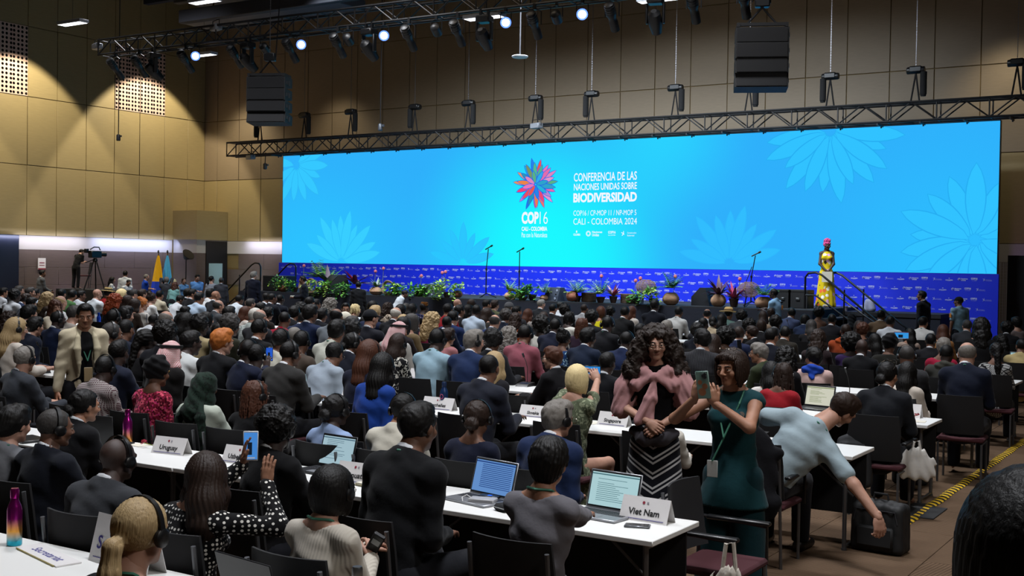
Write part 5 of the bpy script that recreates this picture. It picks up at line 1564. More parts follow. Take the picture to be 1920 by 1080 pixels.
# bottles ------------------------------------------------------
def bottle_mat(name, c_low, c_high, zmid, metal=.9, mid=None):
    m, nt, b = new_mat(name); L = nt.links.new; tc = N(nt, 'ShaderNodeTexCoord'); sp_ = N(nt, 'ShaderNodeSeparateXYZ'); L(tc.outputs['Object'], sp_.inputs[0])
    r = N(nt, 'ShaderNodeValToRGB'); mr = N(nt, 'ShaderNodeMapRange'); mr.inputs[2].default_value = .27; L(sp_.outputs[2], mr.inputs[0]); L(mr.outputs[0], r.inputs[0])
    e = r.color_ramp.elements; e[0].color = (*lin(c_low), 1); e[0].position = .08; e[1].color = (*lin(c_high), 1); e[1].position = zmid
    if mid: x = e.new(zmid * .55); x.color = (*lin(mid), 1)
    L(r.outputs[0], b.inputs['Base Color']); b.inputs['Metallic'].default_value = metal; b.inputs['Roughness'].default_value = .25
    return m
def bottle(px, py, label, mat, capmat, h=.26, r=.036, z=.74, at=None):
    p = on_table(px, py, z) if at is None else at; t = thing('water_bottle', label, 'bottle', (p[0], p[1], z))
    MB().lathe([(r * .9, 0), (r, .006), (r, h * .62), (r * .85, h * .7), (r * .52, h * .8), (r * .5, h * .84)], 18).build('bottle_body', mat, t)
    MB().lathe([(r * .56, h * .83), (r * .58, h * .85), (r * .58, h * .97), (r * .5, h)], 16).build('bottle_cap', capmat, t)
    return t
MAG = plain('magenta_chrome', '#b0208a', .18, .9)
bottle(27, 1022, 'shiny magenta and gold bottle at bottom left', bottle_mat('magenta_gold_teal', '#2aa0b8', '#8a1470', .5, .85, '#d8983c'), MAG, .28)
bottle(239, 826, 'shiny magenta and gold bottle behind the bald man in grey suit', bottle_mat('magenta_gold', '#d8983c', '#a02080', .45, .85), MAG, .26)
t = bottle(832, 768, 'navy blue metal bottle with logo before the Seychelles nameplate', plain('navy_bottle', '#16305a', .35, .3), plain('navy_cap', '#122548', .4), .27, .04)
MB().tube([(.018 * math.cos(a), -.0405, .13 + .022 * math.sin(a)) for a in [2 * PI * i / 16 for i in range(17)]], .003, 4, cap=False).build('emblem', plain('emblem_magenta', '#a02858', .5), t)
for i in range(6):
    for j in range(4):
        a = PI * 1.5 + (i - 2.5) * .28; MB().box(-.003, .003, -.002, .002, 0, .006, M=Matrix.Translation((.0405 * math.cos(a), .0405 * math.sin(a), .02 + j * .013))).build('print_dot', plain('print_pale', '#b9c4d8', .5), t)
bottle(861, 664, 'bright blue metal bottle with steel cap, mid hall', plain('bright_blue_metal', '#1450b8', .3, .4), M_STEEL, .3, .042)
bottle(1114, 684, 'bright green bottle with steel cap behind the blonde woman', plain('lime_metal', '#4f9a1c', .35, .3), M_STEEL, .28, .04)
bottle(670, 1100, 'green bottle with steel cap at the bottom edge', plain('olive_bottle', '#4a6a1c', .4, .2), M_STEEL, .25, .036, at=onz(670, 1062, .99))
bottle(185, 612, 'bright blue bottle beside the white-jacketed man', plain('cobalt_metal', '#123fae', .3, .4), plain('cobalt_metal', '#123fae', .3, .4), .28, .045)
bottle(335, 625, 'slim silver bottle left of the black afro with headset', M_STEEL, M_STEEL, .27, .035)
bottle(373, 664, 'lime green bottle behind the ginger-haired man', plain('lime_metal', '#4f9a1c', .35, .3), M_STEEL, .24, .04)

# microphones with gooseneck ------------------------------------
def goose(px, py, label, z=.74, h=.34, at=None):
    p = on_table(px, py, z) if at is None else at; t = thing('table_microphone', label, 'microphone', (p[0], p[1], z), 0)
    MB().prism([(-.1, 0), (.1, 0), (.08, .045), (-.06, .03)], -.08, .08, axis='x').build('console', M_BLACK, t)
    b = MB(); 
    for i in range(4): b.box(-.05 + i * .028, -.03 + i * .028, -.04, -.02, .034, .04)
    b.build('buttons', plain('button_blue', '#28406a', .4), t)
    MB().tube([(0, .04, .04), (0, .045, h * .6), (-.01, .02, h * .85), (-.02, -.01, h)], .0045, 6).build('gooseneck', M_BLACK, t)
    MB().tube([(-.02, -.01, h), (-.026, -.03, h + .045)], .012, 8).build('microphone_head', M_BLACK, t)
    return t
goose(985, 722, 'table microphone console in front of the dusty pink shirt'); goose(1590, 757, 'black table microphone console with gooseneck before the blue-scarfed person', h=.4)
goose(1660, 700, 'gooseneck microphone behind the low bun'); goose(1098, 615, 'gooseneck microphone behind pale grey plaid jacket'); goose(405, 640, 'gooseneck microphone in front of curly greying hair'); goose(446, 620, 'gooseneck microphone left of the stripe-shirted man'); goose(285, 600, 'gooseneck microphone behind the ginger pinned curls'); goose(892, 622, 'gooseneck microphone behind the pale blue broad back'); goose(1478, 620, 'gooseneck microphone before the slate blue jacket'); goose(185, 572, 'gooseneck microphone behind the bald man in white')
goose(1420, 800, 'gooseneck microphone left of the black laptop bag', h=.3); goose(75, 700, 'black microphone console right of the grey-haired man at left')
def box_thing(name, label, cat, px, py, w, d, h, mat, rz=0.0, z=.74, at=None, bev=.004, part='casing'):
    p = on_table(px, py, z) if at is None else at; t = thing(name, label, cat, (p[0], p[1], z + .0005), rz)
    MB().box(-w / 2, w / 2, -d / 2, d / 2, 0, h, bev).build(part, mat, t); return t
M_PHB = plain('phone_black', '#101114', .25); M_PHG = plain('phone_grey', '#5a5c60', .3, .5)
t = box_thing('smartphone', 'grey phone in silver case before the Viet Nam nameplate', 'phone', 1195, 988, .14, .075, .012, M_PHG, D(20)); MB().box(-.062, .062, -.03, .03, .012, .013).build('glass', M_PHB, t)
t = box_thing('smartphone', 'black phone lying at the foot of the Nepal nameplate', 'phone', 780, 718, .15, .075, .01, M_PHB, D(-8)); MB().box(-.068, .068, -.032, .032, .01, .0105).build('glass', M_PHB, t)
t = box_thing('power_adapter', 'white charger brick with cable right of the blue-page laptop', 'charger', 905, 945, .16, .09, .035, plain('pale_grey_plastic', '#9a9a9c', .4), D(15)); MB().tube([(-.07, 0, .03), (-.11, .03, .04), (-.13, 0, .03), (-.11, -.04, .01), (-.05, -.05, .005)], .004, 6).build('cable', plain('cable_white', '#b8b8b8', .5), t)
t = box_thing('interpretation_receiver', 'black receiver box beside the white charger brick', 'receiver', 918, 938, .13, .07, .03, M_BLACK, D(8)); MB().box(-.01, .015, -.015, .01, .03, .0305).build('indicator', emit('blue_led', '#2a6aff', 1.5), t)
t = box_thing('pouch', 'small black pouch left of the woman in grey dress', 'pouch', 945, 958, .12, .08, .04, M_BLACKC, D(-20), bev=.015); MB().box(-.05, .05, -.042, -.039, .02, .024).build('zip', M_STEEL, t)
t = box_thing('notebook', 'open notebook with pen beside the Vanuatu nameplate', 'notebook', 700, 912, .2, .14, .015, plain('notebook_cover', '#8c8468', .6), D(-10)); MB().box(-.095, .095, -.065, .065, .015, .022).build('pages', plain('paper', '#cfcabb', .7), t); MB().tube([(0, .03, .03), (.09, -.02, .03)], .004, 6).build('pen', plain('pen_blue', '#2a3a80', .4), t)
box_thing('folder', 'black folder on the table beside grey-shirted man at left', 'folder', 52, 826, .3, .22, .02, M_BLACK, D(-10), part='cover')
t = box_thing('tablet', 'dark blue tablet held by the grey-haired man in charcoal', 'tablet', 80, 760, .2, .26, .01, plain('tablet_navy', '#1c2440', .4), D(35), z=.76, at=(-9.05, 7.0)); MB().box(-.09, .09, -.12, .12, .01, .011).build('glass', M_PHB, t)
t = box_thing('smartphone', 'phone in orange case lying at the bottom edge', 'phone', 375, 1078, .15, .08, .012, plain('orange_case', '#9a5a26', .5), D(15)); MB().box(-.066, .066, -.034, .034, .012, .013).build('glass', emit('phone_dim', '#33435a', .5), t)
for i, (px, py, w) in enumerate(((1385, 822, .3), (1715, 790, .2), (1690, 800, .12), (745, 742, .2), (1100, 792, .25), (560, 738, .2), (1840, 706, .3), (1290, 650, .3), (625, 905, .2), (260, 835, .15))):
    nm = ['folded open magazine behind the woman in teal', 'white sheet on the table end with red flower', 'second white sheet at the table end with red flower', 'paper sheets right of the Serbia nameplate', 'papers left of the Singapore nameplate', 'papers beside the Senegal nameplate', 'papers on the table at the right, behind the dark navy blazer', 'papers right of the curly-haired woman', 'papers in front of the black laptop', 'papers beside the magenta bottle'][i]
    t = box_thing('paper_sheets', nm, 'paper', px, py, w, w * .7, .004, plain('paper', '#cfcabb', .7), D(i * 17 % 30 - 10), part='sheet', bev=.001)
# flowers lying on tables / standing flower
M_STEM = plain('flower_stem', '#6d7a2c', .6); M_PET = plain('flower_red', '#9c2438', .6)
def flower(px, py, label, rz=0.0, L=.25, z=.745, stand=None, petal=M_PET):
    p = on_table(px, py, z); t = thing('flower', label, 'flower', (p[0], p[1], z + .012) if stand is None else stand, rz)
    ax = 'z' if stand is not None else 'x'
    hd = Vector((0, 0, L)) if stand is not None else Vector((0, 0, .018))
    MB().tube([(0, 0, 0), (.01, 0, L * .5), tuple(hd)] if stand is not None else [(L, 0, 0), (L * .5, .01, 0.0), tuple(hd)], .0035, 5).build('stem', M_STEM, t)
    R = random.Random(px)
    for i in range(16):
        a = R.uniform(0, 2 * PI); e = R.uniform(-.3, 1.4); d = Vector((math.cos(a) * math.cos(e), math.sin(a) * math.cos(e), math.sin(e)))
        q = hd + d * .024; s = d.orthogonal().normalized() * .007
        MB().add([tuple(hd), tuple(q + s), tuple(q * 1.0 + d * .006), tuple(q - s)], [(0, 1, 2, 3)]).build('petal', petal, t)
    return t
flower(270, 838, 'red flower with long stem left of the Uruguay nameplate', 0, .32); flower(1805, 752, 'red flower in front of the Lebanon nameplate', PI, .12); flower(1719, 785, 'red flower at the table end, right of the low bun', PI, .12)
flower(815, 712, 'red flower right of the Nepal nameplate', PI, .1); flower(958, 932, 'red flower lying behind the white charger brick', PI, .2); flower(1502, 737, 'red flower before the nameplate ending ao', 0, .1)

# bags ---------------------------------------------------------
def soft_bag(name, label, cat, loc, rz, w, d, h, mat, kind='back'):
    t = thing(name, label, cat, loc, rz)
    s = Sdf(); r = .045
    for x in np.linspace(-(w / 2 - r), w / 2 - r, 5):
        for y in (-(d / 2 - r), 0, d / 2 - r):
            top_ = h - r - (.05 * (abs(x) / (w / 2)) ** 4 + .03 * (abs(y) > .01)) * (2 if kind == 'back' else .5)
            s.cap((x, y, r), (x, y, top_), r * 1.15, r * 1.05, .025)
    s.cut((0, 0, .003), (0, 0, -1), .002); s.noise(lambda X, Y, Z: .002 * np.sin(X * 40 + Z * 32) * np.sin(Y * 40 + Z * 20))
    part_from(t, 'bag_body', s.mesh(.016), mat)
    MB().tube([(-.06, 0, h - .01), (-.05, 0, h + .04), (.05, 0, h + .04), (.06, 0, h - .01)], .01, 6).build('handle', M_BLACKC, t)
    MB().box(-w * .36, w * .36, -d / 2 - .03, -d / 2 + .02, .05, h * .52, .015).build('front_pocket', mat, t)
    if kind == 'back':
        for x in (-1, 1): MB().tube([(x * .1, d / 2 - .01, h - .06), (x * .12, d / 2 + .05, h * .6), (x * .13, d / 2 + .0, .06)], .018, 6).build('shoulder_strap', M_BLACKC, t)
    z = MB(); z.tube([(-w / 2 + .03, -d / 2 - .004, h * .6), (-w / 2 + .05, -d / 2 - .004, h - .07), (w / 2 - .05, -d / 2 - .004, h - .07), (w / 2 - .03, -d / 2 - .004, h * .6)], .004, 5); z.build('zip', plain('zip_dark', '#4a4a4e', .4, .6), t)
    return t
def floor_at(px, py): q = onz(px, py, 0); return (q[0], q[1], 0)
soft_bag('backpack', 'black backpack standing under the table at the aisle, right side', 'bag', (-2.95, 12.25, 0), D(10), .34, .24, .5, plain('nylon_black', '#0d0e10', .7))
bc = floor_at(1640, 1040)
soft_bag('briefcase', 'black upright laptop bag on the carpet under the reaching hand', 'bag', (bc[0] + .0, bc[1] + .15, 0), D(-6), .40, .22, .40, plain('nylon_black', '#0d0e10', .7), 'case')
soft_bag('travel_bag', 'black zipped bag at the bottom edge beside the teal trousers', 'bag', (-1.55, 5.35, 0), D(20), .46, .3, .38, plain('leather_black', '#131316', .5), 'case')
soft_bag('backpack', 'dark grey rucksack hanging behind the low-bun person', 'bag', (-2.98, 10.35, .25), D(5), .3, .18, .46, plain('nylon_grey', '#1b1c1f', .8))
def tote(label, loc, rz, w, h, col, hang):
    t = thing('tote_bag', label, 'bag', loc, rz); s = Sdf(); fl = ((0, 1, 0), .3)
    s.cap((-w * .36, 0, .05), (w * .36, 0, .04), .05, .05, .03, flat=fl); s.cap((-w * .3, 0, h * .35), (w * .33, 0, h * .3), .09, .09, .05, flat=fl); s.cap((-w * .16, 0, h * .7), (w * .2, 0, h * .66), .07, .07, .05, flat=fl); s.cap((-w * .03, 0, h * .95), (w * .05, 0, h * .95), .03, .03, .06, flat=((0, 1, 0), .6))
    s.noise(lambda X, Y, Z: .007 * np.sin(np.arctan2(X, .5 - Z) * 34 + 3 * np.sin(Z * 9)))
    part_from(t, 'cloth_body', s.mesh(.011), cloth(col))
    MB().tube([(-.04, 0, h * .9), (-.02, 0, h + hang), (.02, 0, h + hang + .01), (.04, 0, h * .9)], .012, 6).build('handle', cloth(col), t)
    return t
tote('white cotton tote bag hanging from an armrest at the bottom edge', (-2.42, 6.07, .16), D(10), .3, .34, '#b9b3a8', .14)
tote('white cloth bag hanging from the chair arm, right of the bending man', (-2.42, 9.75, .38), D(20), .22, .22, '#c5c2bc', .08)

# hazard tape and cable cover
tp = thing('hazard_tape', 'yellow and black striped tape on the carpet along the table ends', 'tape', (-2.5, 9.6, 0))
m, nt, b = new_mat('hazard_stripes'); tc = N(nt, 'ShaderNodeTexCoord'); mp = N(nt, 'ShaderNodeMapping'); mp.inputs['Rotation'].default_value = (0, 0, D(35)); w = N(nt, 'ShaderNodeTexWave', bands_direction='Y'); w.inputs['Scale'].default_value = 3.2
nt.links.new(tc.outputs['Object'], mp.inputs[0]); nt.links.new(mp.outputs[0], w.inputs[0]); r = N(nt, 'ShaderNodeValToRGB'); r.color_ramp.interpolation = 'CONSTANT'; r.color_ramp.elements[0].color = (.01, .01, .01, 1); r.color_ramp.elements[1].position = .5; r.color_ramp.elements[1].color = (*lin('#c9a21c'), 1)
nt.links.new(w.outputs[0], r.inputs[0]); nt.links.new(r.outputs[0], b.inputs['Base Color']); b.inputs['Roughness'].default_value = .5
V = []; F = []
for i in range(41):
    y = 7.2 * i / 40; wob = .006 * math.sin(i * 1.3); V += [(-.05 + wob, y, .004), (-.025 + wob, y, .013), (.025 + wob, y, .013), (.05 + wob, y, .004)]
for i in range(40):
    for k in range(3): F.append((i * 4 + k, i * 4 + k + 1, i * 4 + 5 + k, i * 4 + 4 + k))
MB().add(V, F, True).build('striped_strip', m, tp)
MB().box(-.16, .0, -.1, 1.6, 0, .008, .003).build('rubber_mat', plain('rubber_dark', '#1b1c1e', .7), tp)
MB().box(-.1, .16, .95, 1.5, 0.001, .011, .003).build('rubber_mat', plain('rubber_dark', '#1b1c1e', .7), tp)
# ------------------------------------------------------------------ stage dressing: plants, pots, monitors, stands
M_CLAY = plain('terracotta', '#9a6048', .8, bump=.3, bscale=18, var=.25); M_CLAY2 = plain('pale_clay', '#a88264', .8, bump=.4, bscale=12, var=.3); M_RATT = plain('rattan', '#8a6e58', .8); M_DPOT = plain('dark_pot', '#3a2822', .7)
LEAFM = {'g': plain('leaf_green', '#6aa640', .5, var=.3), 'd': plain('leaf_dark_green', '#44803f', .5, var=.3), 'y': plain('leaf_lime', '#a4c24e', .5, var=.3), 'p': plain('leaf_plum', '#4a2440', .45, var=.3), 'm': plain('leaf_magenta', '#b84a70', .45, var=.3), 's': plain('leaf_silver', '#8f9a92', .6, var=.2), 'w': plain('leaf_cream_pink', '#d0a8ac', .5, var=.2)}
def leaf(base, d, L, w, droop, seg=3):
    """one bent blade with a fold along the midrib"""
    d = Vector(d).normalized(); side = d.cross(Vector((0, 0, 1)))
    if side.length < .1: side = Vector((1, 0, 0))
    side.normalize(); V = []; F = []; p = Vector(base)
    for i in range(seg + 1):
        t = i / seg; ww = w * math.sin(PI * (.12 + .88 * t) ** .75) if i < seg else .001
        V += [tuple(p - side * ww), tuple(p + Vector((0, 0, -.25 * ww))), tuple(p + side * ww)]
        d = (d + Vector((0, 0, -droop / seg))).normalized(); p = p + d * L / seg
    for i in range(seg):
        for k in (0, 1): F.append((i * 3 + k, i * 3 + k + 1, i * 3 + 4 + k, i * 3 + 3 + k))
    return V, F
def foliage(t, kind, n, L, w, center, rnd, col, col2=None, r=.12):
    for i in range(n):
        m = MB(); a = rnd.uniform(0, 2 * PI)
        if kind == 'fern':      # arching frond with leaflets
            el = rnd.uniform(.35, 1.3); d = Vector((math.cos(a) * math.cos(el), math.sin(a) * math.cos(el), math.sin(el))); p = Vector(center); side = d.cross(Vector((0, 0, 1))).normalized(); ll = L * rnd.uniform(.7, 1.1)
            for k in range(8):
                d2 = (d + Vector((0, 0, -.14 * k * .5))).normalized(); p = p + d2 * ll / 8
                for s in (-1, 1):
                    V, F = leaf(p, side * s + d2 * .7, w * (3.2 - .28 * k), w * .45, .3, 2); m.add(V, F, True)
        elif kind == 'blade':   # strap leaves from a rosette
            el = rnd.uniform(.3, 1.35); V, F = leaf(center, (math.cos(a) * math.cos(el), math.sin(a) * math.cos(el), math.sin(el)), L * rnd.uniform(.7, 1.1), w, .7, 4); m.add(V, F, True)
        elif kind == 'trail':   # trailing ivy-like stem hanging over the edge
            p = Vector(center) + Vector((rnd.uniform(-r, r), rnd.uniform(-.1, .1), rnd.uniform(-.02, .1))); d = Vector((math.cos(a) * .6, -.6, rnd.uniform(-.2, .9))).normalized()
            for k in range(9):
                p = p + d * L / 9; d = (d + Vector((0, -.05, -.32))).normalized()
                V, F = leaf(p, (rnd.uniform(-1, 1), rnd.uniform(-1, .2), rnd.uniform(-.2, .6)), w * 3, w * 1.1, .4, 2); m.add(V, F, True)
        o = m.build('leaf' if kind != 'trail' else 'trailing_stem', LEAFM[col if (col2 is None or rnd.random() < .6) else col2], t)
def round_pot(t, r, h, mat, open_=.5):
    MB().lathe([(r * .45, 0), (r * .8, h * .15), (r, h * .45), (r * .95, h * .65), (r * .7, h * .9), (r * open_, h), (r * open_ * .85, h * .98), (r * open_ * .8, h * .7)], 24).build('pot', mat, t)
def cone_pot(t, r, h, mat):
    MB().lathe([(r * .6, 0), (r * .75, h * .3), (r, h * .9), (r * 1.06, h * .92), (r * 1.06, h), (r * .92, h), (r * .9, h * .8)], 18).build('pot', mat, t)
def on_stage(px, y=27.6, z=ZS):
    v = ray(px, 560); x = v[0] / v[1] * y; return (x, y, z)
def ring(t, r, name='woven_ring'):
    m = MB()
    for k in range(3): m.tube([((r - k * .02) * math.cos(a), .02 * k + .02 * math.sin(3 * a), r + (r - k * .02) * math.sin(a)) for a in [2 * PI * i / 24 for i in range(25)]], .018, 6, cap=False)
    m.build(name, M_RATT, t)
def pl(label, px, y=27.6, name='potted_plant'): return thing(name, label, 'plant', on_stage(px, y), 0, 'plants along the stage front')
R = random.Random(11)
def simple(px, label, kind, n, L, w, col, col2=None, pot=None, y=27.6, zc=.2, pr=.16, ph=.2, r=.2):
    n = int(n * 1.25); w *= 1.2; r *= .8; L *= .78
    t = pl(label, px, y)
    if pot == 'round': round_pot(t, pr, ph, M_CLAY2)
    elif pot == 'cone': cone_pot(t, pr, ph, M_DPOT)
    elif pot == 'clay': round_pot(t, pr, ph, M_CLAY)
    else: cone_pot(t, .12, .16, M_DPOT)
    foliage(t, kind, n, L, w, (0, 0, zc), R, col, col2, r); return t
t = simple(531, 'low leafy plant in small terracotta pot at the left end of the stage', 'trail', 14, .55, .025, 'd', 'y', 'clay', pr=.16, ph=.22, zc=.32, r=.25)
simple(552, 'leafy plant just behind the man holding papers', 'trail', 12, .4, .028, 'g', 'd')
simple(597, 'tall pale green palm-like plant at the left end of the stage', 'fern', 14, .85, .07, 'y', 'g', zc=.45, y=28.3)
simple(615, 'tall dark purple broad-leaved plant beside the pale green palm', 'blade', 16, .95, .07, 'p', 'd', zc=.3, y=28.2)
simple(603, 'trailing lime green plant hanging over the stage edge, far left', 'trail', 18, .75, .03, 'y', 'g', r=.35, y=27.45, zc=.25)
simple(645, 'trailing green plant below the tilted black monitor', 'trail', 14, .6, .03, 'g', 'd', r=.35, y=27.45)
simple(665, 'tall dark plum cordyline behind the black-clad standing man', 'blade', 12, 1.0, .06, 'p', 'm', zc=.3, y=28.2)
simple(706, 'silvery spiky plant in a white cloth-covered tub', 'blade', 26, .42, .03, 's', 'd', 'round', pr=.22, ph=.24, zc=.24)
simple(745, 'bushy trailing plant right of the woven ring', 'trail', 18, .5, .032, 'g', 'y', r=.3)
simple(784, 'bushy trailing plant left of the grey wedge monitor', 'trail', 16, .55, .032, 'g', 'd', r=.3)
simple(838, 'long trailing plant with yellowish leaves right of the grey wedge monitor', 'trail', 18, .8, .03, 'y', 'g', r=.3, y=27.45, zc=.35)
simple(858, 'light green bush in terracotta pot right of the long trailing plant', 'trail', 10, .4, .03, 'y', 'g', 'clay', pr=.15, ph=.2, zc=.3, y=27.8)
simple(955, 'spiky light green fern in clay pot left of the second mic stand', 'fern', 14, .42, .03, 'y', 'g', 'round', pr=.15, ph=.2, zc=.22)
simple(978, 'small lime leafy plant beside the second mic stand', 'trail', 12, .4, .03, 'y', 'g', r=.25)
simple(998, 'blue-green leafy plant in the middle of the stage front', 'trail', 16, .55, .03, 'd', 'g', r=.25, zc=.3)
simple(1020, 'lime fern left of the middle wedge monitor', 'fern', 12, .45, .03, 'y', 'g', 'round', pr=.12, ph=.16, zc=.2)
simple(1082, 'arching green fern beside a tipped clay pot', 'fern', 16, .62, .04, 'g', 'y', zc=.22)
simple(1126, 'bright green fern spilling over the stage edge', 'fern', 18, .65, .04, 'g', 'y', zc=.2, y=27.45)
simple(1150, 'pink and cream bromeliad in dark ribbed pot', 'blade', 20, .5, .035, 'w', 'm', 'cone', pr=.11, ph=.18, zc=.18)
simple(1193, 'small green leafy plant between woven basket and rattan lamp', 'trail', 10, .4, .028, 'g', 'd', r=.2)
simple(1225, 'slim trailing green plant right of the left rattan lamp', 'trail', 18, .62, .028, 'd', 'y', r=.25, y=27.45, zc=.3)
simple(1258, 'green palm-like plant in the large round pale clay pot', 'fern', 18, .62, .045, 'g', 'd', 'round', pr=.22, ph=.32, zc=.42)
simple(1347, 'dark plum plant in round ribbed clay pot', 'blade', 16, .72, .05, 'p', 'p', 'round', pr=.2, ph=.31, zc=.3)
simple(1376, 'crimson bromeliad in dark ribbed pot', 'blade', 20, .62, .04, 'm', 'p', 'cone', pr=.12, ph=.22, zc=.2)
simple(1432, 'green fern in round clay pot left of the black boxes', 'fern', 14, .55, .04, 'g', 'd', 'round', pr=.22, ph=.28, zc=.3)
for px, lab in ((570, 'woven rattan ring behind the man holding papers'), (583, 'woven rattan ring left of trailing lime plant'), (727, 'woven rattan ring left of the bushy trailing plant'), (960, 'dark wire ring left of second mic stand'), (981, 'dark wire ring right of second mic stand')):
    t = thing('woven_ring', lab, 'decoration', on_stage(px, 27.5), 0); ring(t, .22 if px < 900 else .15)
t = thing('fallen_pot', 'round clay pot lying on its side, right of the middle wedge monitor', 'pot', on_stage(1072, 27.5)); MB().lathe([(.04, -.15), (.12, -.1), (.15, .02), (.12, .12), (.07, .16), (.06, .14), (.06, .08)], 20, M=Matrix.Translation((0, 0, .15)) @ Matrix.Rotation(D(80), 4, 'Y')).build('pot', M_CLAY, t)
for px, lab in ((790, 'brown woven cushion basket behind bushy trailing plant'), (1104, 'woven rattan basket between the two ferns'), (1178, 'low woven rattan basket right of the pink bromeliad')):
    t = thing('woven_basket', lab, 'basket', on_stage(px, 27.75)); m = MB()
    for k in range(10): m.tube([(.2 * math.cos(a), .16 * math.sin(a), .02 + k * .024) for a in [2 * PI * i / 20 for i in range(21)]], .016, 5, cap=False)
    m.build('weave', plain('dark_rattan', '#5a4638', .85), t); MB().lathe([(.15, .0), (.16, .22)], 16).build('lining', plain('dark_rattan', '#4a3a30', .9), t)
def rattan_lamp(px, lab):
    t = thing('rattan_lamp', lab, 'lamp', on_stage(px, 27.8)); m = MB()
    for k in range(14):
        z = .26 + k * .028; q = (k - 6.5) / 7.2; r = .27 * math.sqrt(max(.05, 1 - q * q)) ; m.tube([(r * math.cos(a), r * math.sin(a), z) for a in [2 * PI * i / 28 for i in range(29)]], .009, 5, cap=False)
    m.build('woven_shade', M_RATT, t)
    for k in range(8):
        a = k * PI / 4; MB().tube([(.26 * math.sqrt(max(.05, 1 - q * q)) * math.cos(a), .26 * math.sqrt(max(.05, 1 - q * q)) * math.sin(a), .26 + (q + 1) * .19) for q in [-.97 + .194 * i for i in range(11)]], .007, 4).build('rib', M_RATT, t)
    for k in range(3):
        a = k * 2 * PI / 3 + .4; MB().tube([(.12 * math.cos(a), .12 * math.sin(a), .28), (.2 * math.cos(a), .24 * math.sin(a), 0)], .016, 6).build('leg', plain('black_wood', '#15110f', .5), t)
rattan_lamp(1211, 'left round rattan lamp on black legs'); rattan_lamp(1404, 'right round rattan lamp on black legs')
def wedge(px, lab, rz, light=False, y=27.75, s=1.0):
    t = thing('wedge_monitor', lab, 'loudspeaker', on_stage(px, y), rz, 'wedge monitors on the stage'); t.scale = (s, s, s)
    MB().prism([(-.26, 0), (.3, 0), (.3, .22), (.05, .46), (-.12, .46)], -.33, .33, axis='x').build('cabinet', plain('monitor_grey', '#343a46' if light else '#1c1d21', .55), t)
    M = Matrix.Translation((0, -.2, .24)) 
    g = MB(); a = Vector((0, .3 + .004, .22)); g.add([(-.3, .298, .23), (.3, .298, .23), (.3, .062, .455), (-.3, .062, .455)], [(0, 1, 2, 3)]); o = g.build('grille', plain('grille_dark', '#15161a', .4), t); o.location = (0, .006, .006)
    h = MB()
    for x in (-.22, .22):
        for z in (.09, .36): h.lathe([(.002, 0), (.04, 0), (.045, .008), (.03, .012)], 10, M=Matrix.Translation((x, -.26 + .0 if z < .2 else -.16, z)) @ Matrix.Rotation(PI / 2, 4, 'X'))
    h.build('port_ring', plain('pale_ring', '#9aa2b4', .4) if light else M_BLACK, t)
    for x in (-.26, .26): MB().box(x - .03, x + .03, -.265, -.25, .2, .26, .004).build('handle_cup', M_BLACK, t)
wedge(632, 'tilted black wedge monitor at the left of the stage', D(150), y=28.0, s=1.25); wedge(812, 'grey wedge monitor seen from behind, left of the long trailing plant', D(-12), True, s=.8); wedge(1043, 'grey wedge monitor seen from behind at the middle of the stage', D(-18), True, s=.8); wedge(1328, 'large black wedge monitor between the clay pots', D(80), y=28.1, s=1.0)
def mic_stand(px, y, hh, lab, tilt=.08, boom=False):
    t = thing('microphone_stand', lab, 'microphone stand', on_stage(px, y))
    for k in range(3):
        a = k * 2 * PI / 3 + .5; MB().tube([(0, 0, .14), (.3 * math.cos(a), .3 * math.sin(a), .02)], .014, 6).build('leg', M_BLACK, t)
    MB().tube([(0, 0, .1), (0, 0, hh * .6)], .018, 8).build('lower_tube', M_BLACK, t); MB().tube([(0, 0, hh * .58), (tilt * .6, 0, hh)], .013, 8).build('upper_tube', M_BLACK, t); MB().lathe([(.025, hh * .56), (.03, hh * .58), (.025, hh * .61)], 10).build('clutch', M_BLACK, t)
    MB().tube([(tilt * .6 - .1, 0, hh - .02), (tilt * .6 + .08, 0, hh + .07)], .016, 8).tube([(tilt * .6 + .08, 0, hh + .07), (tilt * .6 + .14, 0, hh + .1)], .026, 8).build('microphone', M_BLACK, t)
    if boom: MB().tube([(.01, 0, hh * .78), (-.22, 0, hh * .32)], .01, 6).build('boom_arm', M_BLACK, t)
mic_stand(911, 28.2, 1.42, 'left black microphone stand before the screen', .1); mic_stand(973, 28.2, 1.35, 'middle black microphone stand before the screen', .0); mic_stand(1408, 28.4, 1.3, 'right black microphone stand with lowered boom arm', .16, True)
for (px, w, lab) in ((1474, .42, 'left black equipment box on the stage beside the fern'), (1502, .5, 'right black equipment box on the stage beside the stair rail')):
    t = thing('equipment_case', lab, 'box', on_stage(px, 28.6)); MB().box(-w / 2, w / 2, -.25, .25, 0, .46, .01).build('case', plain('case_black', '#0b0b0e', .7), t)
    MB().box(-w / 2 - .004, w / 2 + .004, -.254, .254, .4, .42).build('lid_seam', M_TRUSS, t); MB().box(-.05, .05, -.27, -.25, .2, .26, .005).build('handle', M_STEEL, t)
t = thing('stage_speaker', 'black speaker box on the far left end of the stage', 'loudspeaker', on_stage(523, 28.2)); MB().box(-.45, .45, -.3, .3, 0, .5, .015).build('cabinet', plain('speaker_black', '#121315', .5), t); MB().box(-.42, .42, -.315, -.3, .03, .47).build('grille', plain('speaker_grille', '#1b1c1f', .35, .2), t)
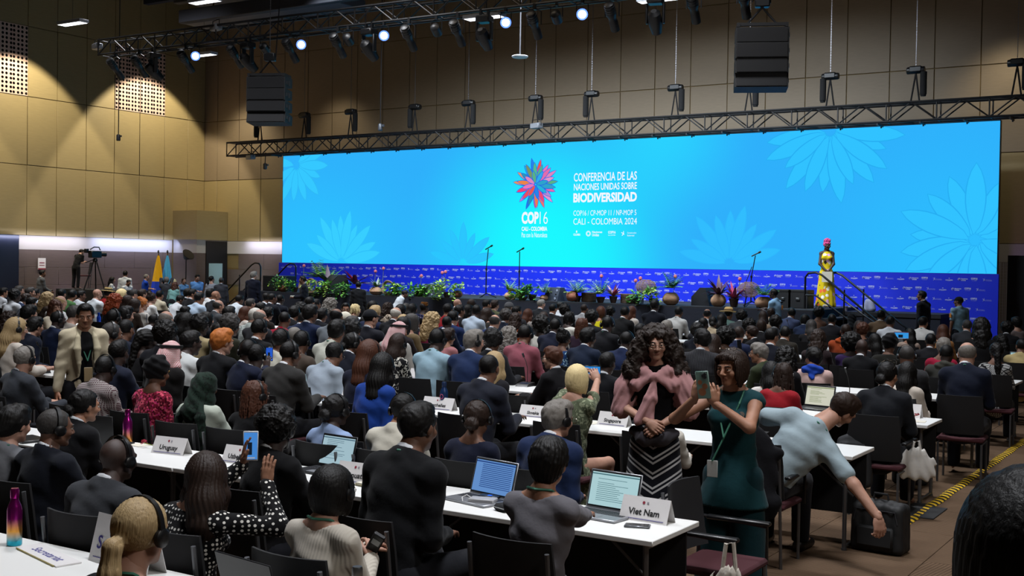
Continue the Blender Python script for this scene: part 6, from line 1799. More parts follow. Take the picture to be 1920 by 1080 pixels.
p = ony(1629, 581, 29.9); t = thing('white_backpack', 'small white backpack on the low platform right of the yellow dress', 'bag', (p[0], 29.95, 1.12)); s = Sdf(); s.cap((-.06, 0, .08), (-.04, 0, .25), .1, .08, .03); s.cap((.06, 0, .08), (.04, 0, .25), .1, .08, .03); s.cut((0, 0, .003), (0, 0, -1), .002); part_from(t, 'bag_body', s.mesh(.015), cloth('#8f94ad')); MB().tube([(-.03, 0, .32), (0, 0, .37), (.03, 0, .32)], .01, 5).build('handle', M_BLACKC, t)
p = ony(1585, 577, 29.8); t = thing('white_cup', 'small white object on the low platform beside yellow dress', 'cup', (p[0], 29.8, 1.12)); MB().lathe([(.05, 0), (.07, .12), (.08, .13), (.07, .13), (.045, .01)], 12).build('cup_body', plain('cup_white', '#9a9db4', .5), t)
# thin pink stage flowers between the pots
for i, (px, top) in enumerate(((716, 515), (701, 522), (744, 0), (826, 522), (832, 520), (1124, 522), (1197, 525), (1188, 530), (1262, 520), (1383, 522), (787, 530), (567, 512))):
    if not top: continue
    hgt = (565 - top) / 76 + .12; t = thing('stem_flower', 'slender pink flower standing %s on the stage' % ['above the silvery plant', 'left of the silvery plant', '', 'left above the long trailing plant', 'above the long trailing plant', 'above the bright green fern', 'right above the low woven basket', 'above the low woven basket', 'behind the palm in round clay pot', 'between plum plant and right lamp', 'behind the bushy plants', 'above the left woven ring'][i], 'flower', on_stage(px, 27.9))
    MB().tube([(0, 0, 0), (.02, 0, hgt * .5), (.05, 0, hgt)], .007, 5).build('stem', M_STEM, t); MB().lathe([(.01, hgt - .03), (.05, hgt), (.045, hgt + .05), (.01, hgt + .07)], 8, c=(.05, 0, 0)).build('bloom', plain('bloom_pink', '#c06a72', .6), t)

# ------------------------------------------------------------------ camera platform, flags, lamp at the left wall
pa = ony(105, 541, 25.3); pb = ony(229, 541, 25.3)
t = thing('camera_platform', 'black skirted camera platform before the brown tiled wall', 'platform', ((pa[0] + pb[0]) / 2, 25.9, 0)); hw_ = (pb[0] - pa[0]) / 2
PZ = float(pa[2])
MB().box(-hw_, hw_, -.6, .6, PZ - .08, PZ).build('deck', M_STAGE, t); MB().box(-hw_, hw_, -.61, -.59, 0, PZ - .08).box(hw_ - .01, hw_ + .01, -.6, .6, 0, PZ - .08).box(-hw_ - .01, -hw_ + .01, -.6, .6, 0, PZ - .08).build('skirt', M_BLACKC, t)
cc = chair(ony(155, 500, 26.1)[0], 26.15, D(150), True, 'tall black chair with red seat on the camera platform', None); cc.location[2] = PZ
t = thing('video_tripod', 'black tripod with broadcast video camera on the platform', 'video camera', (ony(183, 500, 25.8)[0], 25.7, PZ))
for k in range(3):
    a = k * 2 * PI / 3 + .3; MB().tube([(.05 * math.cos(a), .05 * math.sin(a), .95), (.38 * math.cos(a), .38 * math.sin(a), 0)], .022, 6).build('leg', M_BLACK, t)
MB().lathe([(.07, .93), (.09, .97), (.06, 1.05)], 12).build('tripod_head', M_BLACK, t)
MB().box(-.1, .1, -.22, .2, 1.06, 1.3, .02).build('camera_body', M_BLACK, t); MB().tube([(0, .2, 1.18), (0, .42, 1.18)], .07, 12).build('lens', M_BLACK, t); MB().box(-.2, -.06, -.3, -.2, 1.22, 1.36, .01).build('viewfinder', M_BLACK, t); MB().tube([(0, -.2, 1.34), (0, -.05, 1.42), (0, .15, 1.42), (0, .2, 1.32)], .02, 6).build('top_handle', M_BLACK, t); MB().tube([(.03, -.1, 1.0), (.18, -.5, .9)], .015, 6).build('pan_bar', M_BLACK, t)
def flag(px, y, cols, lab):
    p = ony(px, 475, y); t = thing('flag', lab, 'flag', (p[0], y, 0)); H_ = float(p[2])
    MB().tube([(0, 0, 0), (0, 0, H_)], .02, 8).build('pole', plain('brass', '#9a7a3a', .3, .8), t); MB().lathe([(.005, H_), (.04, H_ + .03), (.03, H_ + .09), (.005, H_ + .13)], 10).build('finial', M_BLACK, t); MB().lathe([(.2, 0), (.2, .03), (.05, .06)], 16).build('base', M_BLACK, t)
    z0, z1 = H_ - .08, .45; bounds = [0] + [c[1] for c in cols]; ns = 26
    for (c, zb), za in zip(cols, bounds):
        V = []; F = []; nz = 8
        for j in range(nz + 1):
            f = za + (zb - za) * j / nz; z = z0 + (z1 - z0) * f; w = .04 + .34 * f ** .8
            for i in range(ns + 1):
                u = i / ns * 2 * PI; V.append((w * math.cos(u) * (1 + .13 * math.sin(u * 7)) - .05 * f, w * .45 * math.sin(u) * (1 + .2 * math.sin(u * 7)), z))
        for j in range(nz):
            for i in range(ns): F.append((j * (ns + 1) + i, j * (ns + 1) + i + 1, (j + 1) * (ns + 1) + i + 1, (j + 1) * (ns + 1) + i))
        MB().add(V, F, True).build('cloth_band', cloth(c), t)
    return t
flag(297, 29.8, (('#d8a512', .52), ('#1c3ca0', .78), ('#a81422', 1.0)), 'yellow, blue and red flag hanging from its pole by the left wall')
flag(314, 30.2, (('#4aa3d8', 1.0),), 'light blue flag hanging from its pole, right of the tricolour')
p = ony(349, 482, 30.0); t = thing('lamp_on_stand', 'black reflector lamp on a tall thin stand beside the flags', 'studio lamp', (p[0], 30.0, 0)); H_ = float(p[2])
MB().tube([(0, 0, 0.1), (0, 0, H_)], .02, 6).build('stand_pole', M_BLACK, t)
for k in range(3): a = k * 2.1; MB().tube([(0, 0, .4), (.4 * math.cos(a), .4 * math.sin(a), 0)], .014, 5).build('stand_leg', M_BLACK, t)
MB().lathe([(.04, -.1), (.12, -.02), (.24, .16), (.235, .17)], 14, M=Matrix.Translation((0, 0, H_)) @ Matrix.Rotation(D(50), 4, 'Y')).build('reflector', M_BLACK, t)
# ------------------------------------------------------------------ the audience
# head pixel x, y | hair | colour | skin | garment | cloth colour(:print:second) | options | label
CROWD = '''
7 549 short k t shirt #c9ccd0 f | short-haired man in white shirt, farthest left below the dark column
29 556 afro k d shirt #c5c8cc | person with rounded black hair in white shirt beside the far left column
36 546 short s w suit #2a2c31 | salt-and-pepper haired man behind the rounded black hair, far left
48 562 medium b w suit #1c2a44 hL | dark-haired person in blue suit leaning left over a laptop, far left
59 569 medium k w suit #262b38 L | tousled black-haired man in slate suit leaning forward, left of smiling woman
67 551 short k t shirt #aebccb a=60 | man with short black hair and pale blue collar facing right, far left
57 549 short s w suit #2c2e33 | grey-haired head between the leaning men and the man with pale collar
90 560 longwavy y w blouse #3c3029 f | woman with long wavy blonde hair below the man with a camera in grey blazer
104 577 longwavy a w blouse #cfc3ad a=165fF | smiling auburn-haired woman in cream top, turned towards the camera
114 568 balding y w shirt #cfd0cf a=60 | balding man in white shirt just behind the smiling auburn-haired woman
116 552 short k t suit #17181b a=50 | short black-haired man in black below the left end of camera platform
136 554 short k t tee #41673c a=40f | person in green top below the camera platform
152 555 short k b shirt #b9bfc4 | dark-haired person behind white-jacketed man, below camera tripod
183 552 bald k w shirt #ccd2d6 | bald man in white shirt beside the straw boater hat
203 552 boater k t shirt #8c1b1b h=#b9a06aa=60 | person in red with straw boater hat with black band
216 565 longcurly r w suit #141214 f | woman with voluminous red curly hair in black
229 553 long p w blouse #c8c8c8 f | platinum blonde woman just right of the red curly hair
240 566 long b w blouse #cfcfcf f | long brown-haired woman in white right of the red-haired woman
252 552 short s w shirt #d5d8da | grey-haired man in white shirt below the bending man with backpack straps
268 571 updo n w blouse #c7c3bb f | ginger-haired woman with pinned curls in off-white top
254 573 long b w blouse #30261f f | brown-haired woman leaning beside the ginger pinned curls
285 560 updo b w blouse #d2d2d0 f | woman with messy brown updo in white blouse
267 553 short b w suit #202020 | brown-haired head just left of the messy brown updo
300 554 short k t shirt #c9bfa5 a=50 | black-haired man in cream shirt below the blue flag
338 563 short k b shirt #ced2d6 L | black-haired man in white shirt below the woman in pale teal
347 586 short k d shirt #d0d3d6 hL | black-haired person with headset leaning low, white shirt
353 551 medium k w suit #121316 | black-haired man in black suit right of the woman in pale teal
361 552 short k t suit #1b1b1e | dark-haired head just right of the tall black-suited man's head
374 560 short k t shirt #a9bccf | short-haired man in light blue shirt below the officer in blue
395 552 medium k t shirt #d2d4d4 a=45 | black-haired man in crisp white shirt below the grey-suited standing man
405 555 bald k t suit #25262a a=70 | balding man with reddish face right of crisp white shirt man
410 575 balding s w suit #45474a | bald grey-haired man in light grey suit, left of the stair rail
449 563 short k b shirt #c4ccd2 a=60L | black-haired man in white shirt bowed to the right, by the stair rail
470 571 short s w suit #202126 | grey-haired man in dark suit, low behind the bowed white shirt
461 587 long a w blouse #cfc6bd f | woman with long straight auburn hair in white blouse, below stair rail
478 594 short W w shirt #7b8580:hstripes:#c9cdc9 | white-haired man in grey striped shirt
18 602 longcurly b w blouse #a9796a f | woman with curly light brown hair in peach top at left edge
32 617 long y w blouse #c4bbb0 a=75hgf | blonde woman with round glasses and headset in cream top, left edge
66 613 medium k w suit #171c2b a=55glY=9.7 | black-haired man with glasses and green lanyard in navy suit
55 590 medium k w suit #15161b | black-haired person leaning behind the black-haired man with glasses
109 600 crop k d suit #16203a h | man with headset in dark navy suit, left of the white-jacketed man
140 590 short s w tee #9b938a | grey-beige clad person mostly hidden behind white-jacketed man
214 598 crop k b suit #2b2b2f h | cropped-hair man with headset right of the white-jacketed man
236 592 medium k w suit #1e2130 a=70h | black-haired man with headset and dark suit, phone ahead of him
210 627 crop s b suit #20232c h | greying man with headset right behind the white-jacketed man
236 619 crop k b suit #161b2a | bald brown-skinned man in navy suit, right of the white-jacketed man
289 603 crop k d shirt #cfd2d6 a=65hL | dark-skinned man in white shirt leaning with face to the right, headset
312 601 balding g w suit #202126 | balding man with pinkish scalp behind leaning man in white shirt
341 601 hijab k b suit #101013 h=#0d0d10f | person in black headscarf right of the balding pinkish scalp
350 605 long k b blouse #16141a f | long black-haired person between black headscarf and black afro with headset
312 630 afro k d suit #14151c | person with rounded afro behind the red chequered headscarf
275 640 braid k d blouse #0e0d10 a=60f | black-haired woman with braids and pearl earring
223 662 short k d suit #151a2a a=35 | dark-skinned man in navy suit beside the white-jacketed man
322 664 keffiyeh k t loose #0c0a09 | man in red chequered headscarf and black robe with gold trim
358 644 short k d shirt #c0c3c2 a=60 | dark-skinned man in white shirt facing right, beside red chequered headscarf
376 612 afro k d shirt #a3936f h | person with black afro and headset in beige jacket
388 600 bob k w suit #131418 f | dark bob-haired person behind black afro with headset
430 590 short k w suit #15161b | black-haired head left of long straight auburn hair
412 624 medium k b suit #1a1b20 hL | black-haired man with silver headset leaning forward, left of curly greying hair
433 612 afro s b suit #2b2b20 hga=50 | man with greying curly hair, glasses and headset in olive jacket
417 642 medium n w suit #101114 | ginger-haired man in black jacket with broad shoulders
466 660 crop k d suit #141a2e hl | bald dark-skinned man with headset and green lanyard in navy suit
487 618 short k t suit #101114 ha=45 | black-haired man with headset and white collar at centre-left
488 596 balding g w suit #2a2a2e | balding older man behind the black-haired man with headset and white collar
503 589 medium k w tee #26201d hf | black-haired person with headset raising an arm
501 559 short k b shirt #bfc4ca | black-haired person in white by the stage's left end
511 560 crop k b suit #10131c | cropped-hair man in dark suit by the stage's left end
526 562 crop k d suit #111521 | dark-suited man facing the stage left of the man holding papers
534 600 crop k b shirt #9c1530 l | man in bright crimson shirt with lanyard
565 583 afro k d suit #14141a | black-haired person behind the crimson-shirted man, to the right
552 588 medium k t suit #18181c h | person with headset just right of the crimson-shirted man's head
581 569 short k t suit #14141a | dark-haired man near stage, below the trailing plants
592 572 short k b shirt #c8c9cb | person in white below the trailing plants, left of curly grey hair
569 600 short k t suit #1a2440 La=20 | man in large navy jacket leaning far forward to the right
582 588 medium k b suit #15203c | black-haired person in blue suit between crimson shirt and curly grey hair
604 592 medium k b suit #14161c | black-haired person in black, below curly grey hair
620 573 longcurly g w blouse #24242a f | woman with curly grey-black hair near the stage
631 595 balding k b shirt #646a70 | balding man in grey shirt behind the facing man with glasses
648 580 short k t suit #15151a a=170gF | man with glasses and goatee facing back towards the camera
667 582 dreadbob p w blouse #3c4454:marble:#c9cdd2 f | woman with pale blonde braids in patterned blouse
648 601 cap g w shirt #8d9094 h=#c7c1b0 | person in a pale cream cap
660 610 short s b suit #1e2026 | curly grey-black head just below the pale cream cap
703 588 medium y w suit #16203a | sandy grey-haired person in navy jacket
685 607 bob k b blouse #c48a5c fL | black-haired woman in peach orange shirt leaning forward
700 577 bob k b blouse #1a1a1e f | dark bob-haired person right of the black-clad standing man
728 578 longwavy b w blouse #a89a88:marble:#43352b fa=65 | brown-haired woman in patterned cream top looking right
743 590 balding W w suit #121317 | white-haired man in black jacket
752 583 long k w blouse #1b1717 f | long black-haired woman just left of taupe straight hair
762 579 long s w blouse #22201e f | woman with long taupe straight hair near the stage
774 580 long k w blouse #1d1a1a f | woman with long dark hair left of brown patterned kufi cap
796 578 short+kufi k d loose #8c6a1c h=#6d4318:marble:#1d0f08z=1.18 | man in tall brown patterned kufi cap and gold robe
786 604 short+kufi k b suit #15151a h=#1d2344:marble:#8d86a8 | man in dark suit wearing blue patterned kufi cap
757 604 bun y w blouse #a08a62:marble:#6d5a38 f | person with a cream and gold patterned shawl over the hair
811 602 longcurly y w blouse #8a2a4c f | woman with very long curly blonde hair and pink top
840 582 short k t shirt #8f1720 | man in red shirt near the stage, right of curly blonde hair
858 570 bald g w suit #3b3c40 a=50 | bald man looking down below the trailing plant
838 606 crop k d suit #182036 | dark-skinned man with cropped hair in dark suit, below the red-shirted man
850 597 short k w suit #14244a a=40h | black-bearded man with headset in navy blue jacket
862 584 short k b suit #1a1a1e | curly black-haired head left of long black hair by laptop glow
879 582 long k b blouse #d2d4d4 hf | woman with long black hair, headset and white collar by laptop glow
885 571 bob b w blouse #1c1c20 f | brown bob-haired head behind woman with long black hair by laptop glow
894 584 crop k d shirt #a3b1c0 | dark-skinned man in pale blue shirt with broad back
914 590 long b w blouse #33302c f | brown-haired woman right of the pale blue broad back
913 572 short k t suit #1d1e22 | black-haired man at centre, near the stage, left mic stand below
928 573 medium b w shirt #4d5038 | person with dark rounded hair in olive near left mic stand
928 604 balding s w suit #15244c | grey-haired man in royal navy suit leaning forward
949 594 afro s w suit #161d2d | man with curly salt-and-pepper hair in dark suit
955 578 cap g w suit #2a2b2f h=#4e4f52 | person in a dark grey cap with headset, centre
967 600 longwavy b w blouse #b1552e f | woman with wavy light brown hair in orange beneath grey cap
757 612 bob k w suit #1c1517 f | dark bob-haired person behind the pink chequered headscarf
749 622 keffiyeh k t loose #a3a09a a=50 | man in pink and white chequered headscarf with black cord, facing right
748 646 long b w blouse #121214:marble:#c7c3b8 fh | woman with long blonde-tipped dark hair in black and white jacket
821 638 crop k d shirt #8ba7b5 hl | dark-skinned man with headset in light blue-green shirt
841 632 medium b t blouse #9b6669 hf | brown-haired person in dusty pink beside the light blue-green shirt
889 642 medium g w suit #1d2c4e a=62hg | wavy grey-haired man with glasses and headset in blue suit
925 640 afro k b suit #17181d h | black curly-haired person with headset right of the wavy grey-haired man
954 632 longcurly g w suit #131316 f | grey curly-haired person in black left of the dusty pink shirt man
489 580 short k b suit #10131a | short-haired man in dark suit behind the raised arm
985 628 crop k b shirt #8a4d58 hl | man with black hair and headset in dusty pink shirt
969 585 short k t suit #28282c a=60 | dark-haired man facing right under grey hair, centre
991 590 long a w blouse #96908c f | woman with long auburn brown hair centre front
1015 571 short g w suit #17181b | grey-haired man in black by the wedge speaker
1037 580 short k t suit #17181b | broad man in charcoal suit, right of long auburn brown hair
1051 575 short k b shirt #c9ccd0 a=70g | dark-skinned man with glasses looking right, below wedge speaker
1017 611 bigafro k d blouse #c9c6bd f | person with large black curls and white collar
1042 613 crop k d suit #151a2c h | bald dark-skinned man with headset in navy suit, right of large black curls
1068 598 dreadbob k d blouse #c7c4bb f | woman with black dreadlock bob and cream collar
1060 584 afro k b suit #1a1a1d | rounded black hair behind the dreadlock bob
1096 580 crop b b suit #8b8c8f:check:#a5a5a6 | brown-haired man in pale grey plaid jacket
1127 587 bob a t blouse #b5ab12 f | person with brown bob in bright yellow top
1144 586 afro k b suit #17181b | curly black-haired person right of yellow top
1172 587 short k t suit #101113 l | broad black-haired man in black jacket with lanyard
1185 585 long a w blouse #bfb7ae f | long brown-haired woman behind broad man in black jacket
1139 609 crop k d suit #121317 lh | bald dark-skinned man with green lanyard in black jacket
1092 612 dreads a d blouse #2a1a2a f | woman with red-brown dreadlocks tied back
1103 634 medium k b suit #172134 ha=50 | bearded man with headset in dark blue suit facing right
1057 636 updo k b blouse #1b3a68:marble:#9fc3d0 f | woman with black pinned hair in blue and white patterned top
1110 597 afro k b suit #17171b | dark curly head left of bright yellow top, lower
1228 574 short k d suit #10131c z=1.35 | dark-skinned man in dark suit directly below the slim trailing plant
1273 586 short k b shirt #b5b5b2 l | black-haired man in off-white shirt facing the stage
1326 590 balding k t shirt #b9b9b9 | balding man in white beside the patterned headscarf
1319 609 crop k d suit #191b22 | rounded dark-haired head below the balding man in white
1337 605 bun k b suit #a3937a h=#a85a3c:floral:#d7c9a0f | person with orange patterned headscarf and beige jacket
1354 600 long k b blouse #101014 f | long black-haired person beside orange patterned headscarf
1366 590 strawhat k t shirt #536c66 h=#c3a66e | person in wide straw sun hat and grey-green shirt
1391 594 afro k d suit #35373a | person with black curls in grey right of the straw sun hat
1405 612 bigafro k d blouse #c0bfba f | person with large black afro and white top, right side of aisle women
1431 594 long b w blouse #8b7663 f | woman with long straight grey-brown hair near clay pot
1361 633 bigafro k b blouse #0f0f12 f | person with black curly hair in black, left of woman reading phone
1409 625 medium b t suit #131317 a=-75fF | brown-haired woman in black facing left, reading a phone
1428 612 bob b w suit #17171a f | dark-haired head behind woman reading a phone
1308 622 afro k d suit #171a24 f | round black-haired head right of the curly-haired standing woman
1316 638 medium k w suit #1d1d20:pinstripe:#4a4a4e ha=-35 | black-haired person with headset in pinstriped dark top
1338 645 long b w blouse #17171a f | long brown-haired person behind pinstriped dark top
1422 663 medium g t shirt #2c3320 a=-80gF | grey-haired man with glasses in olive shirt facing left
1385 628 short b w suit #1b2440 | dark-haired person in navy right of black curly hair in black
1484 588 short k b suit #39425e a=-20 | black-haired man in slate blue jacket near the stage
1510 601 bob k b suit #1c2842 f | bob-haired person in blue right of the slate blue jacket
1446 588 medium b w shirt #8d8577 | person in pale jacket below the officer with a camera
1536 588 afro k b bare #6d5040 f | woman with black afro and bare shoulders with patterned strap
1521 612 long s b blouse #151518 f | woman with long dark hair and pink flower clip
1472 626 short k t suit #29251f | black-haired man in dark brown jacket, right of grey-haired man in olive
1447 632 short k t suit #1a1c26 a=40 | short-haired man in dark suit at the right of grey-haired man in olive
1534 636 longwavy b b blouse #2a2022 hf | woman with wavy brown hair and silver headset
1586 622 crop b b loose #8c3a18 | person with cropped hair and orange scarf
1597 598 hijab k b loose #15161a h=#15161af | person in dark hooded garment below the stair rail
1611 614 long b b blouse #141417 f | long dark-haired head behind curly auburn bob
1618 620 afro a t blouse #121214 f | woman with auburn curly bob in black and white top
1652 592 short k b suit #6f5a45 | black-haired man in tan jacket under the stair rail
1669 604 short k b shirt #c5cad0 | black-haired man in white hooded top with red flower
1706 628 long k t blouse #a08d80 f | woman with very long black hair and pale pink sleeve
1731 606 short k t shirt #cdcdca gla=30 | black-haired man with glasses in white shirt, right side
1768 622 long a w blouse #9a6a3c f | woman with long reddish-brown hair in tan top
1769 652 medium g b blouse #8c1230 f | person with silver-grey hair and crimson red top
1840 615 longwavy k t blouse #0f0f11 fz=1.3 | woman with big long black hair seated right of the officer
1813 612 short s w suit #33353a | grey-suited person partly hidden by big long black hair
1888 617 afro k d suit #121216 | person with round black hair left of the woman facing left
1905 606 pixie k w blouse #786c6b fa=-55F | woman with short dark hair and mauve-grey top facing left, right edge
1915 650 crop k b shirt #ae9c6e | dark-haired person in tan at the right edge
1878 640 longwavy k t blouse #15130f f | long dark-haired person with orange lanyard, right
1597 645 bigafro k d blouse #2b1942 f | person with very large black curls and purple top
1616 652 bald k d suit #0e0f12 | bald dark-skinned man in black suit, right of centre
1668 646 headwrap k b loose #1b1a16 h=#0e0e10f | woman in sequinned black head wrap and black robe with yellow sleeve
1700 668 crop s b suit #2c2c2e h | greying dark-skinned man with headset in grey scarf
1775 664 crop k d loose #33332f | cropped-hair person with thick olive-grey scarf
1813 664 balding g w suit #0e1424 lY=12.9 | bald grey-haired man in dark navy blazer, by the nameplate reading Lebanon
1868 660 braid k b blouse #a6a6a4:diamond:#17171a f | woman with long black braid in black and white blouse
1474 672 longcurly k b blouse #121215 f | person with long curly black hair beside the blue scarf
1525 672 medium k t shirt #b79a94 a=-45 | black-haired person with royal blue scarf and pale pink shirt facing left
1468 704 dreads b b blouse #8c1620 hf | woman with long thin brown braids, headset and red top
1664 705 bun k t suit #17191e ua=30 | dark-haired person with low bun and sunglasses on top of head
1702 700 long k t blouse #b8aea2 f | woman with long dark hair in cream blouse beside the low bun
1446 700 long k w blouse #c5c0ba f | woman in white top with long black hair behind the woman in teal
527 640 short k b shirt #b7b4a6 h | black-haired man with headset in cream shirt beside a raised phone
545 664 crop k b suit #2d2c2b h | bald brown-skinned man with headset in dark grey jacket
553 632 crop g w suit #1a1d2c a=50 | man with cropped grey hair bowed to the right, in navy
566 642 short k b suit #4a4038 h | person in brown jacket between bald man in grey and cream shirts
631 622 medium k b shirt #b9baae l | black-haired man in cream shirt with green lanyard
662 645 bun k b suit #141722 hfa=60 | black-haired person with silver headset in navy, facing right
661 622 afro k b suit #1b1b20 | rounded black-haired head above the silver headset in navy
627 665 short k b shirt #8f9aa6 lga=35L | dark-haired man in pale grey-blue shirt bowed over the table
694 665 long a w blouse #16192a hf | woman with very long auburn-brown hair and headset in navy top
718 690 long k b blouse #173a86 hf | woman with very long black hair and headset in royal blue top
917 692 crop k b suit #1c1f2a Y=8.4z=1.3 | cropped-hair man in charcoal suit with hand on the table
927 684 long y w blouse #16151a f | woman with long golden blonde hair in black leather jacket
1035 672 medium a w suit #111013 fa=-75gF | auburn-haired woman with glasses in black facing left
1139 682 short k d suit #0f1014 | dark-haired person beside the blonde woman's raised phone
1175 640 crop k d suit #15203e h | dark-haired man with headset in navy suit, left of curly-haired standing woman
1200 622 short k d suit #151a2c | dark-haired man in blue directly behind the curly-haired standing woman
198 692 crop k d shirt #8e8785:check:#3a1620 hY=6.75 | dark-skinned man with headset in red and white checked shirt
296 700 headwrap k b blouse #7d1630:floral:#d05068 h=#0d0d0ffY=6.7 | woman in black head wrap and red floral top
384 727 hijab k b loose #aeb5a8 h=#1b2a22:marble:#0f1712fY=6.5 | woman in dark green headscarf and pale shirt
480 742 dreads a d blouse #101012 hfY=6.5 | woman with long auburn dreadlocks in black
47 674 short g w suit #33363c ha=50lY=6.7 | grey-haired man with headset in charcoal suit looking down at a tablet
157 762 bun k t suit #0f0f12 a=60fY=5.2 | woman with low black bun in black jacket, profile to the right
25 797 medium k w shirt #6b6c70 la=45Y=4.3 | black-haired man in grey shirt with green lanyard at left edge
103 803 crop s b suit #12151e hY=4.3 | man with cropped greying hair and headset in dark navy suit
219 862 bald k d suit #34363a ha=40Y=3.92 | bald dark-skinned man with headset in grey suit
520 806 afro k d suit #0c0c0e hB=1Y=4.9 | man with black afro and headset in black jacket
784 802 short k b suit #0b0c0f a=45lY=4.85z=1.26 | large black-haired man in black suit at an open laptop
630 770 bun k d shirt #8ba0c4 hfY=6.25 | black-haired woman with headset in pale blue blouse
756 770 short k t shirt #b9b4a6 hY=6.35 | black-haired person with headset in cream shirt behind the large black suit
895 785 bun b b blouse #161a2c hfY=6.25 | woman with hair clip and headset in navy top
1046 787 medium g w suit #182646 hga=50Y=6.5 | grey-haired man with headset and glasses in navy suit facing right
1243 785 short k w shirt #bdb8ae Y=8.3z=1.12 | person in white shirt hidden behind the curly-haired standing woman
1020 598 long b w blouse #191a1e f | dark long-haired head left of large black curls
695 598 cap k w suit #191a22 h=#16181d | dark capped head behind orange shirt, near sandy grey hair
773 606 bob s w blouse #66563c f | grey-brown bob-haired head between gold-patterned shawl and blue kufi cap
1250 617 short g w suit #24262c | grey-haired man just right of the curly-haired standing woman's crown
1455 606 afro k d suit #17181c | black-haired head below the right end of clay pots
1560 600 short k b suit #1a1a1f | dark-haired head right of the black afro with bare shoulders
1640 640 long k b blouse #141316 f | dark-haired person behind bald man in black suit
1745 640 short k b suit #1c1c20 | dark-haired man between very long black hair and silver-grey hair
'''
ROWS = (8.4, 10.65, 13.1, 15.65, 18.0, 20.35, 22.6, 24.6)
PEOPLE = []
def parse_cloth(t):
    q = t.split(':')
    return cloth(q[0], q[1] if len(q) > 1 else '', q[2] if len(q) > 2 else '#e8e4de')
import re
def unit(v): return v / np.linalg.norm(v)
TAKEN = [(-3.9, 7.75, .0)]
def seated_pose(lean, arms, sex):
    return pose_dict(True, lean, arms, sex), ('seat', lean, arms)
CHAIRS = []
def worn_scarf(P, key, root, col):
    def fn():
        s = Sdf(); T = P['T']; N_ = P['neck']; f = lambda *q: N_ + T @ np.array(q)
        s.chain([f(.0, .07, -.02), f(.085, .03, .0), f(.08, -.05, .015), f(0, -.085, .02), f(-.08, -.05, .015), f(-.085, .03, .0), f(0, .07, -.02)], [.028, .034, .036, .038, .036, .034, .028], .015)
        s.cap(f(0, -.08, .0), f(0, -.125, -.13), .07, .015, .03, flat=(T @ np.array((0, 1.0, .2)), .35)); s.cap(f(-.09, -.05, -.01), f(.09, -.05, -.01), .04, .04, .03)
        s.noise(lambda X, Y, Z: .004 * np.sin(Z * 95 + X * 30)); return s.mesh(.01)
    link('scarf', cme(('scarf',) + key, fn, [cloth('#222222')], 'scarf'), root, mats=[cloth(col)])

